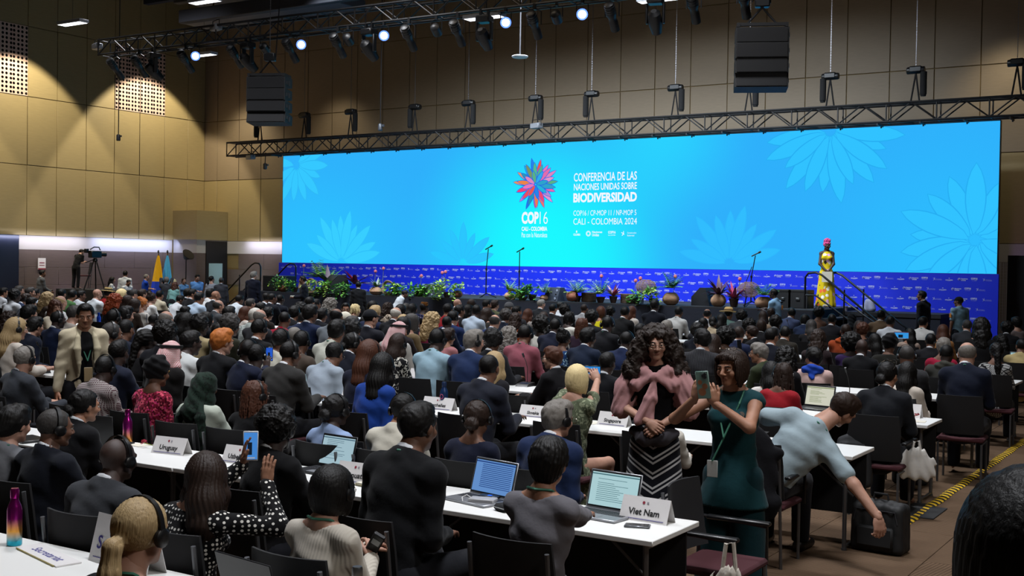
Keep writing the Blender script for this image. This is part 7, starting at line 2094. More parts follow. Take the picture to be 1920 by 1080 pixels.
def build_crowd():
    rnd = random.Random(3)
    entries = []
    for ln in CROWD.strip().splitlines():
        a, label = ln.split(' | ')
        f = a.split()
        px, py, style, hc, sk, kind, clo = float(f[0]), float(f[1]), f[2], f[3], f[4], f[5], f[6]
        opt = f[7] if len(f) > 7 else ''
        kv = {}
        m = re.search(r'h=(#[0-9a-f]{6}(?::[a-z]+:#[0-9a-f]{6})?)', opt)
        if m: kv['h'] = m.group(1); opt = opt.replace(m.group(0), '')
        for k in ('a', 'z', 'Y', 'B'):
            m = re.search(k + r'=(-?[0-9.]+)', opt)
            if m: kv[k] = float(m.group(1)); opt = opt.replace(m.group(0), '')
        entries.append((px, py, style, hc, sk, kind, clo, opt, kv, label))
    for (px, py, style, hc, sk, kind, clo, opt, kv, label) in entries:
        sex = 'f' if 'f' in opt else 'm'
        zt = kv.get('z', 1.33 - .0001 * px - (.03 if sex == 'f' else 0) - (.13 if 'L' in opt else 0))
        if 'Y' in kv: Y = kv['Y'] + .06
        else:
            best = None
            for r in ROWS:
                for dy, c0 in ((0, 0), (-.45, .05), (.45, .06), (-.9, .08), (.9, .09)):
                    yy = r + dy; p = ony(px, py, yy + .07)
                    if p[0] < -35.1: continue
                    c = abs(p[2] - zt) + c0 * (1 if yy > 9 else 2.5)
                    if c > .3: continue
                    for (tx, ty, _) in TAKEN:
                        dd = math.hypot(tx - p[0], (ty - yy) * 1.0)
                        if dd < .46: c += .22 * (1.1 - dd / .46)
                    if best is None or c < best[0]: best = (c, yy)
            if best is None: best = (0, min(ROWS, key=lambda r: abs(ony(px, py, r)[2] - zt)))
            Y = best[1] + .07
        p = ony(px, py, Y)
        lean = 24 if 'L' in opt else rnd.choice((5, 13))
        x, y = p[0], Y - .07
        near = y < 9.7
        arms = rnd.choice(('table', 'lap', 'table')) if 'L' not in opt and near else 'table'
        P, pk = seated_pose(lean, arms, sex)
        hz = P['head'][2]
        sc = float(np.clip(p[2] / hz, .84, 1.14))
        root_y = Y - P['head'][1] * sc if not ('F' in opt) else Y - .07
        root_y = Y - .09 if lean < 20 else Y - P['head'][1] * sc + .1
        az = math.degrees(math.atan2(x, y))
        if 'a' in kv: yaw_w = az + kv['a']
        else: yaw_w = .55 * math.degrees(math.atan2(-11 - x, 30 - y)) + rnd.uniform(-16, 16)
        byaw = 0.0
        if 'F' in opt: byaw = round(.7 * yaw_w / 15) * 15
        elif 'a' in kv and abs(yaw_w) > 50: byaw = math.copysign(15, yaw_w)
        else: byaw = rnd.choice((-4, 0, 4))
        yaw = round((yaw_w - byaw) / 15) * 15
        yaw = int(max(-75, min(75, yaw)))
        pitch = -6 if 'L' not in opt else -18
        T3 = {'suit': 'long', 'shirt': 'long', 'blouse': 'long' if rnd.random() < .6 else 'mid', 'tee': 'short', 'loose': 'long', 'bare': 'none'}[kind]
        ex = ''.join(c for c in opt if c in 'hglu') + ('B' if 'B' in kv else '')
        rad = math.radians(-byaw)
        # keep the head exactly over its place in the photograph
        hx, hy = P['head'][0] * sc, P['head'][1] * sc
        wx = hx * math.cos(rad) - hy * math.sin(rad); wy = hx * math.sin(rad) + hy * math.cos(rad)
        loc = (p[0] - wx, p[1] - wy, 0)
        rel = abs(((yaw_w - az + 180) % 360) - 180)
        o = person(label, loc, rad, P, pk, sk, style, hc, (kind, parse_cloth(clo), T3), ('trousers', cloth('#14151a')), yaw, pitch, 0, near,
                   sc, parse_cloth(kv['h']) if 'h' in kv else (cloth('#a3243a', 'keffiyeh', '#d9d3cf') if style == 'keffiyeh' else None),
                   ex, 'seated audience', face=(rel > 50 and y < 25), hands=(y < 16 or rel > 50))
        key_ = (pk, sex, .0165 if near else .026)
        for word, col in (('royal blue scarf', '#1c3f9c'), ('orange scarf', '#a8481c'), ('olive-grey scarf', '#3a3a34'), ('in grey scarf', '#3c3c3e')):
            if word in label: worn_scarf(P, key_, o, col)
        if 'dark green headscarf' in label:
            s = Sdf(); N_ = P['neck']
            for x in (-1, 1): s.chain([N_ + (x * .05, -.06, .03), N_ + (x * .1, -.1, -.08), N_ + (x * .13, -.1, -.25), N_ + (x * .16, -.06, -.42)], [.035, .04, .045, .05], .02)
            s.noise(lambda X, Y, Z: .004 * np.sin(X * 60 + Z * 40)); part_from(o, 'scarf_ends', s.mesh(.011), parse_cloth(kv['h']))
        if 'black robe with gold trim' in label:
            N_ = P['neck']; T_ = P['T']; MB().tube([N_ + T_ @ np.array(q) for q in ((-.15, -.075, -.03), (-.07, -.095, .0), (.0, -.1, .01), (.07, -.095, .0), (.15, -.075, -.03))], .012, 6).build('gold_trim', plain('gold_braid', '#b08a22', .4, .3), o)
        TAKEN.append((loc[0], loc[1] if not near else loc[1], 1))
        CHAIRS.append((loc[0], loc[1], rad, near))
        PEOPLE.append((px, py, label, loc))
# ------------------------------------------------------------------ people built one by one
def head_world(px, py, Y): return ony(px, py, Y)
def place(px, py, Y, body_a, P, scale=None, hz=None):
    """root location so that the head lands at the pixel's place on the plane y=Y"""
    p = ony(px, py, Y); az = math.degrees(math.atan2(p[0], Y)); sc = scale or p[2] / P['head'][2]
    rad = -math.radians(az + body_a); hx, hy = P['head'][0] * sc, P['head'][1] * sc
    return (p[0] - (hx * math.cos(rad) - hy * math.sin(rad)), p[1] - (hx * math.sin(rad) + hy * math.cos(rad)), 0), rad, sc, az
def tolocal(w, loc, rad, sc):
    d = np.array(w, float) - np.array(loc, float); c, s = math.cos(-rad), math.sin(-rad)
    return np.array((d[0] * c - d[1] * s, d[0] * s + d[1] * c, d[2])) / sc
def q15(a): return int(round(a / 5) * 5)
def stander(label, px, py, Y, body_a, head_a, sk='w', style='short', hc='k', top=('suit', '#15161a', 'long'), legs='#15161a', arms='hang', sex='m', ex='', pitch=0, near=False, lean=3, face=None, group=None, wr=None, wl=None, zb=0, hatmat=None, curl=25, hr=None, hl=None, bottoms='trousers', scale=None, base=None, **kw):
    P = pose_dict(False, lean, arms, sex, wr=wr, wl=wl, curl=curl, hr=hr, hl=hl, **kw)
    loc, rad, sc, az = place(px, py, Y, body_a, P, scale)
    if zb: 
        p = ony(px, py, Y); sc = (p[2] - zb) / P['head'][2]; loc = (loc[0], loc[1], zb)
    rel_ = ((head_a - body_a + 180) % 360) - 180
    o = person(label, loc, rad, P, ('st', label), sk, style, hc, (top[0], parse_cloth(top[1]), top[2]) if top else None, (bottoms, parse_cloth(legs)), q15(max(-75, min(75, rel_))), pitch, 0, near, sc, hatmat, ex, group, face=(abs(((head_a + 180) % 360) - 180) > 50) if face is None else face, **({'vox': .022, 'hvox': .009} if not near else {}))
    return o, P, loc, rad, sc
def attach(o, name, mesh_, M=None):
    c = link(name, mesh_, o)
    if M is not None: c.matrix_local = M
    return c
M_SCRN = {}
def phone(label, loc, rz, tilt, mat=None, scr=None, scrcol='#2a78d8', w=.075, h=.15, land=False, lens=False, sc=1.0, roll=0):
    """a phone standing in a hand; its glass faces local -y"""
    t = thing('smartphone', label, 'phone', tuple(loc), rz); t.rotation_euler = (tilt, roll, rz); t.scale = (sc,) * 3
    if land: w, h = h, w
    MB().box(-w / 2, w / 2, -.004, .005, -h / 2, h / 2, .003).build('casing', mat or M_PHB, t)
    g = MB().box(-w / 2 + .004, w / 2 - .004, -.0052, -.004, -h / 2 + .008, h / 2 - .008)
    g.build('glass', emit('phone_glass_' + scrcol, scrcol, .8) if scr else M_PHB, t)
    if scr:
        MB().box(-w * .2, w * .1, -.0062, -.0054, -h * .3, h * .12).build('picture', emit('phone_picture', '#1c2a3c', .5), t)
        MB().box(-w * .3, w * .3, -.0062, -.0054, -h * .42, -h * .38).build('shutter_bar', emit('phone_bar', '#c8ccd4', .6), t)
    if lens:
        MB().box(-w * .38, -w * .0, .005, .008, h * .22, h * .44, .002).build('camera_bump', plain('bump_grey', '#5a6a66', .3), t)
        for (x, z) in ((-.27, .38), (-.27, .28), (-.12, .33)):
            MB().lathe([(.001, 0), (.009, 0), (.009, .003), (.006, .003)], 10, M=Matrix.Translation((w * x, .008, h * z)) @ Matrix.Rotation(-PI / 2, 4, 'X')).build('camera_lens', M_BLACK, t)
        for (x, z, r) in ((.1, -.25, .022), (-.15, -.05, .016), (.2, .1, .013)):
            MB().lathe([(.001, 0), (r, 0), (r, .0006), (.001, .0006)], 12, M=Matrix.Translation((w * x, .0052, h * z)) @ Matrix.Rotation(-PI / 2, 4, 'X')).build('floral_print', plain('print_rust', '#8a5430', .5), t)
    return t

def curl_strands(root, hair_obj, n, mat):
    """loose corkscrew locks over the hair volume"""
    me = hair_obj.data; k = len(me.vertices); co = np.empty(k * 3, dtype=np.float32); me.vertices.foreach_get('co', co); co = co.reshape(-1, 3)
    no = np.empty(k * 3, dtype=np.float32); me.vertices.foreach_get('normal', no); no = no.reshape(-1, 3)
    rs = np.random.RandomState(5); pick = rs.choice(k, n); T = 16
    V = []; F = []; tt = np.linspace(0, 1, T)
    for q in pick:
        p, nn = co[q], no[q]
        if p[1] > .085 and abs(p[0]) < .05 and p[2] < .06: continue
        d = nvec(np.array((nn[0] * .45, nn[1] * .3, -1.0)) + rs.normal(0, .22, 3)); L = rs.uniform(.05, .1); w = rs.uniform(.004, .009); ph = rs.uniform(0, 6.28); tw = rs.uniform(11, 19) * (1 if rs.rand() < .5 else -1)
        u = nvec(np.cross(d, (0.3, 1, .2))); v = np.cross(d, u)
        c = p + nn * .002 + np.outer(tt * L, d) + np.outer(np.cos(ph + tt * tw) * w, u) + np.outer(np.sin(ph + tt * tw) * w, v) + np.outer(np.sin(tt * 3) * .006, nn)
        r = .0026 * (1 - .6 * tt)[:, None]; b = len(V) * 1
        base = sum(len(x) for x in V) if False else b
        for a in (0, 2.1, 4.2): V.append(c + r * (math.cos(a) * u + math.sin(a) * v))
        b = (len(V) - 3) * T
        for a in range(3):
            a2 = (a + 1) % 3
            for i in range(T - 1): F.append((b + a * T + i, b + a2 * T + i, b + a2 * T + i + 1, b + a * T + i + 1))
    o = link('curls', mesh_arrays('curls', np.concatenate(V), np.array(F), [mat], smooth=True), root); o.matrix_local = hair_obj.matrix_local; o['kind'] = 'stuff'

def build_heroes():
    G = 'standing people by the stage'
    # -- curly-haired woman with pink shawl ------------------------------------------------
    P = pose_dict(False, 2, 'clasp', 'f', wr=(.035, .235, 1.075), wl=(-.05, .215, 1.05), curl=38, hr=((-.75, .35, -.45), (.25, .9, .3)), hl=((.72, .4, -.5), (-.2, .9, .3)), poler=(1, -.25, -.5), polel=(-1, -.25, -.5))
    loc, rad, sc, az = place(1230, 645, 7.72, 184, P)
    o = person('woman with long dark curly hair, round glasses, pink shawl and striped skirt, standing', loc, rad, P, 'pinkshawl', 'w', 'hero_curly', 'q', ('blouse', cloth('#101013'), 'short'), ('skirt', cloth('#0c0e16', 'chevron', '#a9a9aa')), -10, -6, 0, True, sc, None, 'g', None, face=True, vox=.011, hvox=.0048)
    for c in list(o.children):
        if c.name.startswith('hair'): curl_strands(o, c, 1100, hair('q'))
    s = Sdf(); N_, C_, SR, SL = P['neck'], P['chest'], P['shR'], P['shL']
    for sh, x in ((SR, 1), (SL, -1)):
        s.chain([N_ + (x * .055, -.02, -.005), sh + (x * .005, -.005, .02), sh + (x * .07, .03, -.12), sh + (x * .105, .06, -.27)], [.045, .075, .085, .075], .03)
        s.chain([sh + (x * -.02, .03, .0), np.array((x * .09, .10, 1.425)), np.array((x * .02, .15, 1.40))], [.055, .042, .028], .025)
        s.chain([sh + (x * .02, .05, -.06), np.array((x * .13, .135, 1.33)), np.array((x * .03, .16, 1.385))], [.055, .042, .024], .02)
    s.chain([SR + (-.02, -.03, -.03), SL + (.02, -.03, -.03)], [.1, .1], .05); s.chain([SR + (.03, -.04, -.18), SL + (-.03, -.04, -.18)], [.075, .075], .06); s.cap(N_ + (0, -.03, -.02), C_ + (0, -.05, 0), .08, .1, .05)
    s.ell((0, .178, 1.39), (.036, .028, .034), .008)
    s.chain([(.005, .18, 1.37), (.045, .205, 1.24), (.10, .2, 1.08)], [.018, .03, .042], .015); s.chain([(-.01, .18, 1.37), (.0, .2, 1.25), (.03, .205, 1.10)], [.016, .026, .034], .015)
    s.noise(lambda X, Y, Z: .0055 * np.sin(np.abs(X) * 62 + Z * 38 + 14 * np.sin(Y * 6)) + .0025 * np.sin(np.abs(X) * 130 + Z * 70 + 3 * np.sin(Y * 20)))
    s.cap(N_ + (0, .01, -.02), N_ + (0, .04, .12), .06, .1, .01, neg=True)
    part_from(o, 'shawl', s.mesh(.0085), cloth('#a67b7b'))
    s = Sdf(); s.chain([(-.15, .1, .98), (-.06, .17, .95), (.06, .17, .95), (.15, .1, .99)], [.035, .06, .06, .035], .03); s.noise(lambda X, Y, Z: .004 * np.sin(X * 70 + Z * 50)); part_from(o, 'waist_bag', s.mesh(.01), cloth('#38353a'))
    # -- woman in teal holding a phone -----------------------------------------------------
    P = pose_dict(False, 2, 'hang', 'f', wr=(.14, .29, 1.44), wl=(.01, .285, 1.42), curl=34, hr=((-.25, .25, 1), (.5, .85, -.1)), hl=((.3, .25, 1), (-.5, .85, -.1)), poler=(1.2, .2, -1), polel=(-1.2, .2, -1))
    loc, rad, sc, az = place(1372, 690, 6.85, 202, P)
    o = person('woman in sleeveless dark teal suit holding up a phone, glasses on her head, standing', loc, rad, P, 'teal', 't', 'hero_bob', 'b', ('tee', cloth('#0d3338'), 'none'), ('trousers', cloth('#0a2a30')), 12, -6, 0, True, sc, None, 'ul', None, face=True, vox=.011, hvox=.0048)
    s = Sdf(); s.cap(P['waist'] + (0, 0, .02), np.array((0, 0, .70)), .115, .235, .04, flat=((0, 1, 0), .78)); s.cut((0, 0, .72), (0, 0, -1), .003); s.cap((0, .16, .95), (0, .26, .66), .006, .05, .01, neg=True)
    part_from(o, 'tunic', s.mesh(.012), cloth('#0d3338'))
    for x in (-1, 1):
        s = Sdf(); s.cap(P['hpR' if x > 0 else 'hpL'], (x * .115, .01, .12), .098, .125, .03); s.cut((0, 0, .06), (0, 0, -1), .003); part_from(o, 'trouser_leg', s.mesh(.016), cloth('#0a2a30'))
    c = link('name_badge', MB().box(-.035, .035, .0, .006, -.055, .055, .003).mesh('name_badge', plain('badge_white', '#c9ccc8', .4)), o); c.location = (.06, .185, .98)
    MB().tube([(.0, .14, 1.2), (.06, .19, 1.03)], .006, 5).build('badge_cord', plain('green_lanyard', '#2f6a55', .7), o)
    MB().lathe([(.001, 0), (.018, .002), (.02, .006), (.001, .012)], 10, M=Matrix.Translation((-.1, .125, 1.34)) @ Matrix.Rotation(-PI / 2, 4, 'X')).build('brooch', plain('brooch_silver', '#b0aca6', .3, .8), o)
    wpos = np.array((.075, .345, 1.535)) * sc; c_, s_ = math.cos(rad), math.sin(rad)
    phone('phone with patterned green case held up by the woman in teal', (loc[0] + wpos[0] * c_ - wpos[1] * s_, loc[1] + wpos[0] * s_ + wpos[1] * c_, wpos[2]), rad, D(-6), plain('phone_case_green', '#5f7a70', .4), lens=True, sc=1.12, roll=D(6))
    # -- man in cream blazer --------------------------------------------------------------
    def opening(s, P):
        s.cap((0, .13, 1.47), (.0, .2, 1.12), .055, .075, .02, neg=True); s.cap((0, .17, 1.12), (.0, .22, .7), .085, .075, .02, neg=True)
    P = pose_dict(False, 3, 'hang', 'm', wr=(.27, .06, .83), wl=(-.27, .08, .83), curl=30)
    loc, rad, sc, az = place(160, 592, 7.45, 165, P)
    key = ('blazer', 'm', .012)
    CACHE[('topme', 'suit', 'long') + key] = mesh_arrays('jacket', *top_mesh(P, key, .012, 'suit', 'long', post=opening, pn='open'), [cloth('#222222')], smooth=True)
    o = person('man in cream blazer over black shirt, walking with head lowered', loc, rad, P, 'blazer', 't', 'short', 'k', ('suit', cloth('#b3a88f'), 'long'), ('trousers', cloth('#14151a')), 14, -14, 0, True, sc, None, 'lk', None, face=True, vox=.012, hvox=.0055)
    V, F = top_mesh(P, ('blazer_in', 'm', .014), .014, 'tee', 'none'); part_from(o, 'black_shirt', (V, F), cloth('#0e0e10'))
    s = Sdf(); nk = P['neck']; s.cap(nk, nk + (0, .006, .045), .068, .066, .01); s.cut(nk + (0, 0, .052), (0, .8, 1), .003); part_from(o, 'shirt_collar', s.mesh(.009), cloth('#0e0e10'))
    for x in (-1, 1):
        s = Sdf(); s.chain([(x * .062, .05, 1.485), (x * .082, .115, 1.41), (x * .098, .155, 1.30), (x * .085, .17, 1.16), (x * .078, .168, 1.06)], [.016, .026, .036, .022, .008], .01); part_from(o, 'lapel', s.mesh(.008), cloth('#aca288'))
    link('name_badge', MB().box(-.04, .04, .19, .196, .98, 1.12, .003).mesh('name_badge', plain('badge_tan', '#8f7a58', .5)), o); MB().box(-.1, -.095, .0, .01, 1, 1.01).build('button', M_BLACK, o)
    # -- polka-dot woman photographing -----------------------------------------------------
    def seated_hero(label, px, py, Y, a, sk, style, hc, top, legs, wr=None, wl=None, sex='f', ex='', yaw=None, lean=6, curl=25, hr=None, hl=None, pitch=-5, side=0, bottoms='trousers', vox=.012, face=None, arms='table', chair_=True, hatmat=None, poler=None, polel=None, byaw=0, hv=.005, sleeve='long', headoff=(0, 0, 0)):
        P = pose_dict(True, lean, arms, sex, side=side, headoff=headoff)
        p = ony(px, py, Y); rad = -math.radians(byaw); sc = float(np.clip(p[2] / P['head'][2], .86, 1.1))
        hx, hy = P['head'][0] * sc, P['head'][1] * sc
        loc = (p[0] - (hx * math.cos(rad) - hy * math.sin(rad)), p[1] - (hx * math.sin(rad) + hy * math.cos(rad)), 0)
        L = lambda w: None if w is None else tolocal(w, loc, rad, sc)
        P = pose_dict(True, lean, arms, sex, side=side, wr=L(wr), wl=L(wl), curl=curl, hr=hr, hl=hl, poler=poler, polel=polel, headoff=headoff)
        az = math.degrees(math.atan2(p[0], Y)); yw = q15((az + a) - byaw) if a is not None else 0
        o = person(label, loc, rad, P, ('h', label), sk, style, hc, top, (bottoms, legs), yw, pitch, 0, True, sc, hatmat, ex, None, face=face, vox=vox, hvox=hv)
        if chair_: CHAIRS.append((loc[0], loc[1], rad, True))
        return o, P, loc, rad, sc
    pp = ony(470, 836, 4.3); wl = ony(450, 872, 4.26); wr_ = ony(490, 908, 4.16)
    seated_hero('woman with long straight dark hair in black blouse with white dots, photographing with phone', 384, 893, 3.95, 2, 't', 'long', 'b', ('blouse', cloth('#0b0b0d', 'dots', '#d6d3cc'), 'long'), cloth('#111114'), wr=wr_, wl=wl + (0, 0, -.0), ex='', hr=((-.05, .15, 1), (.1, -1, .1)), hl=((.15, .1, 1), (-.9, -.3, .1)), curl=8, poler=(1, .3, -.7), polel=(-1, .3, -.7), hv=.0048)
    phone('white phone showing the stage, held up by the woman in dotted blouse', pp, D(40), D(-4), plain('phone_white', '#c4c6ca', .3), True, '#4a90e0', sc=1.0)
    # -- knit jumper woman ------------------------------------------------------------------
    dv = ony(704, 1018, 4.25)
    seated_hero('dark bob-haired woman with headset and cream knitted jumper, at the bottom centre', 622, 922, 4.0, 32, 'w', 'bob', 'k', ('blouse', cloth('#b3aca0', 'knit'), 'long'), cloth('#1a1a1f'), wr=dv + (-.02, -.03, -.07), wl=dv + (-.14, .06, -.05), ex='hgl', hr=((-.4, .5, .5), (.6, .3, .6)), curl=40)
    t = thing('interpretation_receiver', 'small black receiver held by the woman in cream jumper', 'receiver', tuple(dv), D(40)); t.rotation_euler = (D(25), D(30), D(30))
    MB().box(-.03, .03, -.014, .014, -.055, .055, .005).build('casing', M_BLACK, t); MB().box(-.02, .02, -.016, -.014, .0, .03).build('display', plain('lcd_grey', '#9aa0a4', .3), t)
    # -- blonde ponytail ----------------------------------------------------------------------
    seated_hero('woman with grey-blonde ponytail and headset in dark top, bottom left', 265, 1000, 2.72, 42, 'w', 'ponytail', 'y', ('blouse', cloth('#0e0f12'), 'long'), cloth('#111114'), ex='hl', pitch=-6, chair_=True)
    # -- grey dress typing -------------------------------------------------------------------
    hp_ = onz(1118, 975, .79)
    seated_hero('short black-haired woman in grey dress typing on a laptop', 1030, 868, 4.87, 22, 't', 'pixie', 'k', ('blouse', cloth('#5d5b60'), 'long'), cloth('#5d5b60'), wr=hp_ + (.0, -.06, .03), wl=hp_ + (-.26, -.02, .02), ex='l', curl=22, pitch=-8, sleeve='mid')
    # -- blonde woman with raised phone --------------------------------------------------------
    pz = ony(1109, 694, 8.95)
    seated_hero('blonde bob-haired woman in green patterned dress raising a phone with both hands', 1082, 713, 8.42, 8, 'w', 'bob', 'p', ('blouse', cloth('#565d48', 'camo', '#8e9478'), 'short'), cloth('#565d48', 'camo', '#8e9478'), wr=pz + (.10, -.06, -.05), wl=pz + (-.10, -.02, -.05), ex='', hr=((-.5, .2, .8), (.4, -.8, .2)), hl=((.5, .2, .8), (-.4, -.8, .2)), curl=35, poler=(1, .1, -.8), polel=(-1, .2, -.8), bottoms='skirt')
    phone('phone held sideways by the blonde woman, showing the yellow dress', pz, D(27), D(-4), M_PHB, True, '#2a90e8', land=True, sc=1.05)
    # -- man bending to his bag -----------------------------------------------------------------
    L0 = (-3.06, 8.3, 0)
    P = pose_dict(True, 34, 'lap', 'm', side=38, twist=-8, headoff=(.05, .02, -.10))
    hand_w = np.array(floor_at(1655, 1005)) + (0, .16, .38)
    hand_w = ony(1650, 975, 8.28)
    P = pose_dict(True, 16, 'lap', 'm', side=40, twist=-8, headoff=(.03, .08, .02), wr=tolocal(hand_w, L0, 0, 1.08), wl=(-.22, .33, .80), poler=(.6, -1, .3), polel=(-1, -.5, .5), curl=42, hr=((.15, -.1, -1), (.7, -.7, 0)))
    o = person('man in light blue shirt bending sideways from his chair to reach a bag', L0, 0, P, 'bend', 'w', 'short', 'b', ('shirt', cloth('#8f9fa6'), 'short'), ('trousers', cloth('#17181d')), 30, -35, 30, True, 1.08, None, 'l', None, face=False, vox=.012, hvox=.005)
    CHAIRS.append((L0[0], L0[1], 0, True))
    # -- performer on stage ---------------------------------------------------------------------
    P = pose_dict(False, 0, 'clasp', 'f', wr=(.03, .2, .98), wl=(-.04, .2, .96), curl=30, hr=((-.5, .2, -.8), (.3, .9, 0)), hl=((.5, .2, -.8), (-.3, .9, 0)), poler=(1, -.2, -.3), polel=(-1, -.2, -.3))
    loc, rad, sc, az = place(1551, 460, 29.1, 176, P); 
    hz_ = ony(1551, 460, 29.1)[2] - ZS; sc = hz_ / P['head'][2]; loc = (loc[0], loc[1], ZS)
    o = person('woman in long yellow floral dress and pink head wrap standing on the stage', loc, rad, P, 'stagewoman', 'd', 'rosewrap', 'k', ('bare', cloth('#c9b018', 'bigfloral'), 'none'), ('gown', cloth('#c9b018', 'bigfloral')), -30, -8, 0, True, sc, cloth('#c04a80'), '', None, face=True, vox=.014, hvox=.006)
    link('paper', MB().box(-.13, .13, .24, .246, .68, .95, .001).mesh('paper', plain('paper', '#cfcabb', .7)), o)
    # -- standing people, right ---------------------------------------------------------------
    o, P, loc, rad, sc = stander('officer in light blue uniform shirt and black cap, standing at the right', 1797, 566, 27.0, -35, -75, 'b', 'crop+cap', 's', ('shirt', '#6f8fa0', 'short'), '#0d0f16', 'hang', hatmat=cloth('#0b0c10'), near=True)
    link('shoulder_patch', MB().box(-.262, -.255, -.04, .04, 1.26, 1.36, .002).mesh('shoulder_patch', plain('patch_orange', '#b06a20', .6)), o)
    stander('dark-suited man with glasses standing before the blue backdrop, right', 1728, 555, 27.6, -60, -80, 'b', 'short', 'k', ('suit', '#0e1018', 'long'), '#0e1018', 'hang', ex='g')
    o, P, loc, rad, sc = stander('officer in light blue shirt with a camera, right of the clay pots', 1450, 551, 25.6, -60, -75, 'd', 'crop', 'k', ('shirt', '#7fa3c0', 'short'), '#0d0f16', wr=(.08, .28, 1.28), wl=(-.08, .3, 1.26))
    link('shoulder_patch', MB().box(.255, .262, -.04, .04, 1.26, 1.36, .002).mesh('shoulder_patch', plain('patch_orange', '#b06a20', .6)), o); link('camera_strap', MB().tube([(.14, -.1, 1.45), (.1, .15, 1.35), (-.1, .16, 1.1)], .025, 6).mesh('camera_strap', M_BLACKC), o)
    # -- standing people, by the stage's left end ------------------------------------------------
    o, P, loc, rad, sc = stander('dark-suited man holding papers, walking left before the stage', 567, 525, 26.4, -85, -88, 'b', 'short', 'k', ('suit', '#11131c', 'long'), '#0e1018', wr=(.1, .3, 1.12), wl=(-.1, .3, 1.1), near=False)
    link('papers', MB().box(-.1, .1, .3, .42, 1.12, 1.15).mesh('papers', plain('paper', '#cfcabb', .7)), o)
    stander('broad man in black standing with his back to us before the stage', 672, 535, 26.2, 0, 0, 'b', 'short', 'k', ('suit', '#101012', 'long'), '#101012')
    stander('man in white shirt and glasses leaning down to the right before the stage', 759, 557, 25.9, 70, 85, 'b', 'short', 'k', ('shirt', '#b9bcc0', 'long'), '#15161c', lean=30, pitch=-20, ex='g', scale=.86)
    stander('grey-haired man in dark suit standing at the left stair rail', 476, 517, 26.6, 30, 60, 'w', 'medium', 'g', ('suit', '#0f1220', 'long'), '#0f1220')
    stander('bald man in grey suit standing with his back to us, before the dark doorway', 415, 526, 26.6, 10, 10, 'b', 'crop', 's', ('suit', '#34353b', 'long'), '#2a2b30', scale=.93)
    stander('dark-ponytailed woman in pale top standing beside the bald grey-suited man', 397, 524, 27.5, 20, 60, 'w', 'ponytail', 'k', ('blouse', '#8a8f99', 'long'), '#2a2b30', sex='f')
    o, P, loc, rad, sc = stander('officer in light blue uniform shirt looking down at a phone, facing us', 370, 521, 27.3, 165, 150, 'w', 'short', 'k', ('shirt', '#5f8fc8', 'short'), '#10131c', wr=(.06, .3, 1.18), wl=(-.06, .3, 1.16), pitch=-18)
    stander('officer woman in light blue shirt left of the officer with the phone', 345, 527, 28.2, 170, 150, 'w', 'bun', 'b', ('shirt', '#5a86b4', 'long'), '#10131c', sex='f')
    stander('woman with very long platinum hair in cream top, standing among the officers', 326, 529, 27.2, -15, 10, 'w', 'long', 'p', ('blouse', '#b9a98c', 'long'), '#2a2b30', sex='f')
    stander('grey-haired photographer in dark grey jacket, standing with his back to us', 312, 526, 26.2, 5, -20, 'w', 'medium', 'g', ('suit', '#3a3b3f', 'long'), '#1c1d22', wr=(.1, .3, 1.5), wl=(-.1, .3, 1.5))
    stander('bald man in royal blue shirt standing with folded arms, left of the flags', 275, 520, 28.0, 75, 90, 'w', 'crop', 'g', ('shirt', '#123fa8', 'short'), '#14161e', wr=(-.1, .22, 1.2), wl=(.1, .24, 1.2))
    stander('man in white shirt with black backpack straps bending over', 241, 530, 26.4, 150, 140, 't', 'crop', 'k', ('shirt', '#c4c8cc', 'long'), '#14161e', pitch=-25, lean=12, wr=(.1, .3, 1.0), wl=(-.1, .3, 1.0))
    stander('man in white shirt standing with his back to us, behind the bending man', 235, 514, 27.6, 10, 20, 't', 'short', 'k', ('shirt', '#c4c8cc', 'long'), '#14161e')
    stander('woman with long black hair in white blouse, right of the camera platform', 211, 525, 26.9, 80, 90, 'w', 'long', 'k', ('blouse', '#bfc3c8', 'long'), '#14161e', sex='f')
    o, P, loc, rad, sc = stander('cameraman in black leaning over a video camera on the platform', 162, 473, 26.0, 40, 80, 'w', 'short', 'k', ('tee', '#101012', 'short'), '#101012', zb=PZ, lean=26, pitch=-20, wr=(.1, .42, 1.15), wl=(-.1, .42, 1.1))
    o, P, loc, rad, sc = stander('man in grey blazer with a camera, standing before the tiled wall', 80, 513, 24.9, 70, 85, 'b', 'short', 'k', ('suit', '#52555a', 'long'), '#1c1d22', wr=(.1, .3, 1.02), wl=(-.1, .3, 1.0))
    link('held_camera', MB().box(-.07, .07, .3, .4, .98, 1.08, .01).mesh('held_camera', M_BLACK), o)
    stander('woman in pale teal top with curly brown hair, leaning over a table', 328, 548, 25.0, 20, 10, 'w', 'longcurly', 'a', ('blouse', '#6f9c98', 'long'), '#1c1d22', sex='f', lean=22, wr=(.2, .3, .9), wl=(-.2, .3, .9), scale=.86)
    # -- somebody right beside the camera, out of focus range ------------------------------------
    P = pose_dict(False, 3, 'hang', 'f'); loc, rad, sc, az = place(1935, 1065, 1.75, 0, P)
    person('dark-haired person very close to the camera at the bottom right corner', loc, rad, P, 'closehead', 't', 'bob', 'k', ('blouse', cloth('#0c0c0e'), 'long'), ('trousers', cloth('#0c0c0e')), 0, 0, 0, True, sc, None, '', None, vox=.014)
    # -- raised phones in the hall ---------------------------------------------------------------
    pz = ony(505, 664, 9.1)
    seated_hero('man with headset in navy jacket photographing with a black phone, left of cream shirt', 480, 668, 8.5, 10, 'd', 'short', 'k', ('suit', cloth('#151a2e'), 'long'), cloth('#15161c'), wr=pz + (.03, -.05, -.1), wl=pz + (-.1, -.05, -.08), sex='m', ex='h', hr=((-.1, .2, 1), (.2, -1, 0)), hl=((.3, .2, 1), (-.8, -.5, 0)), curl=30, vox=.015, hv=.0065)
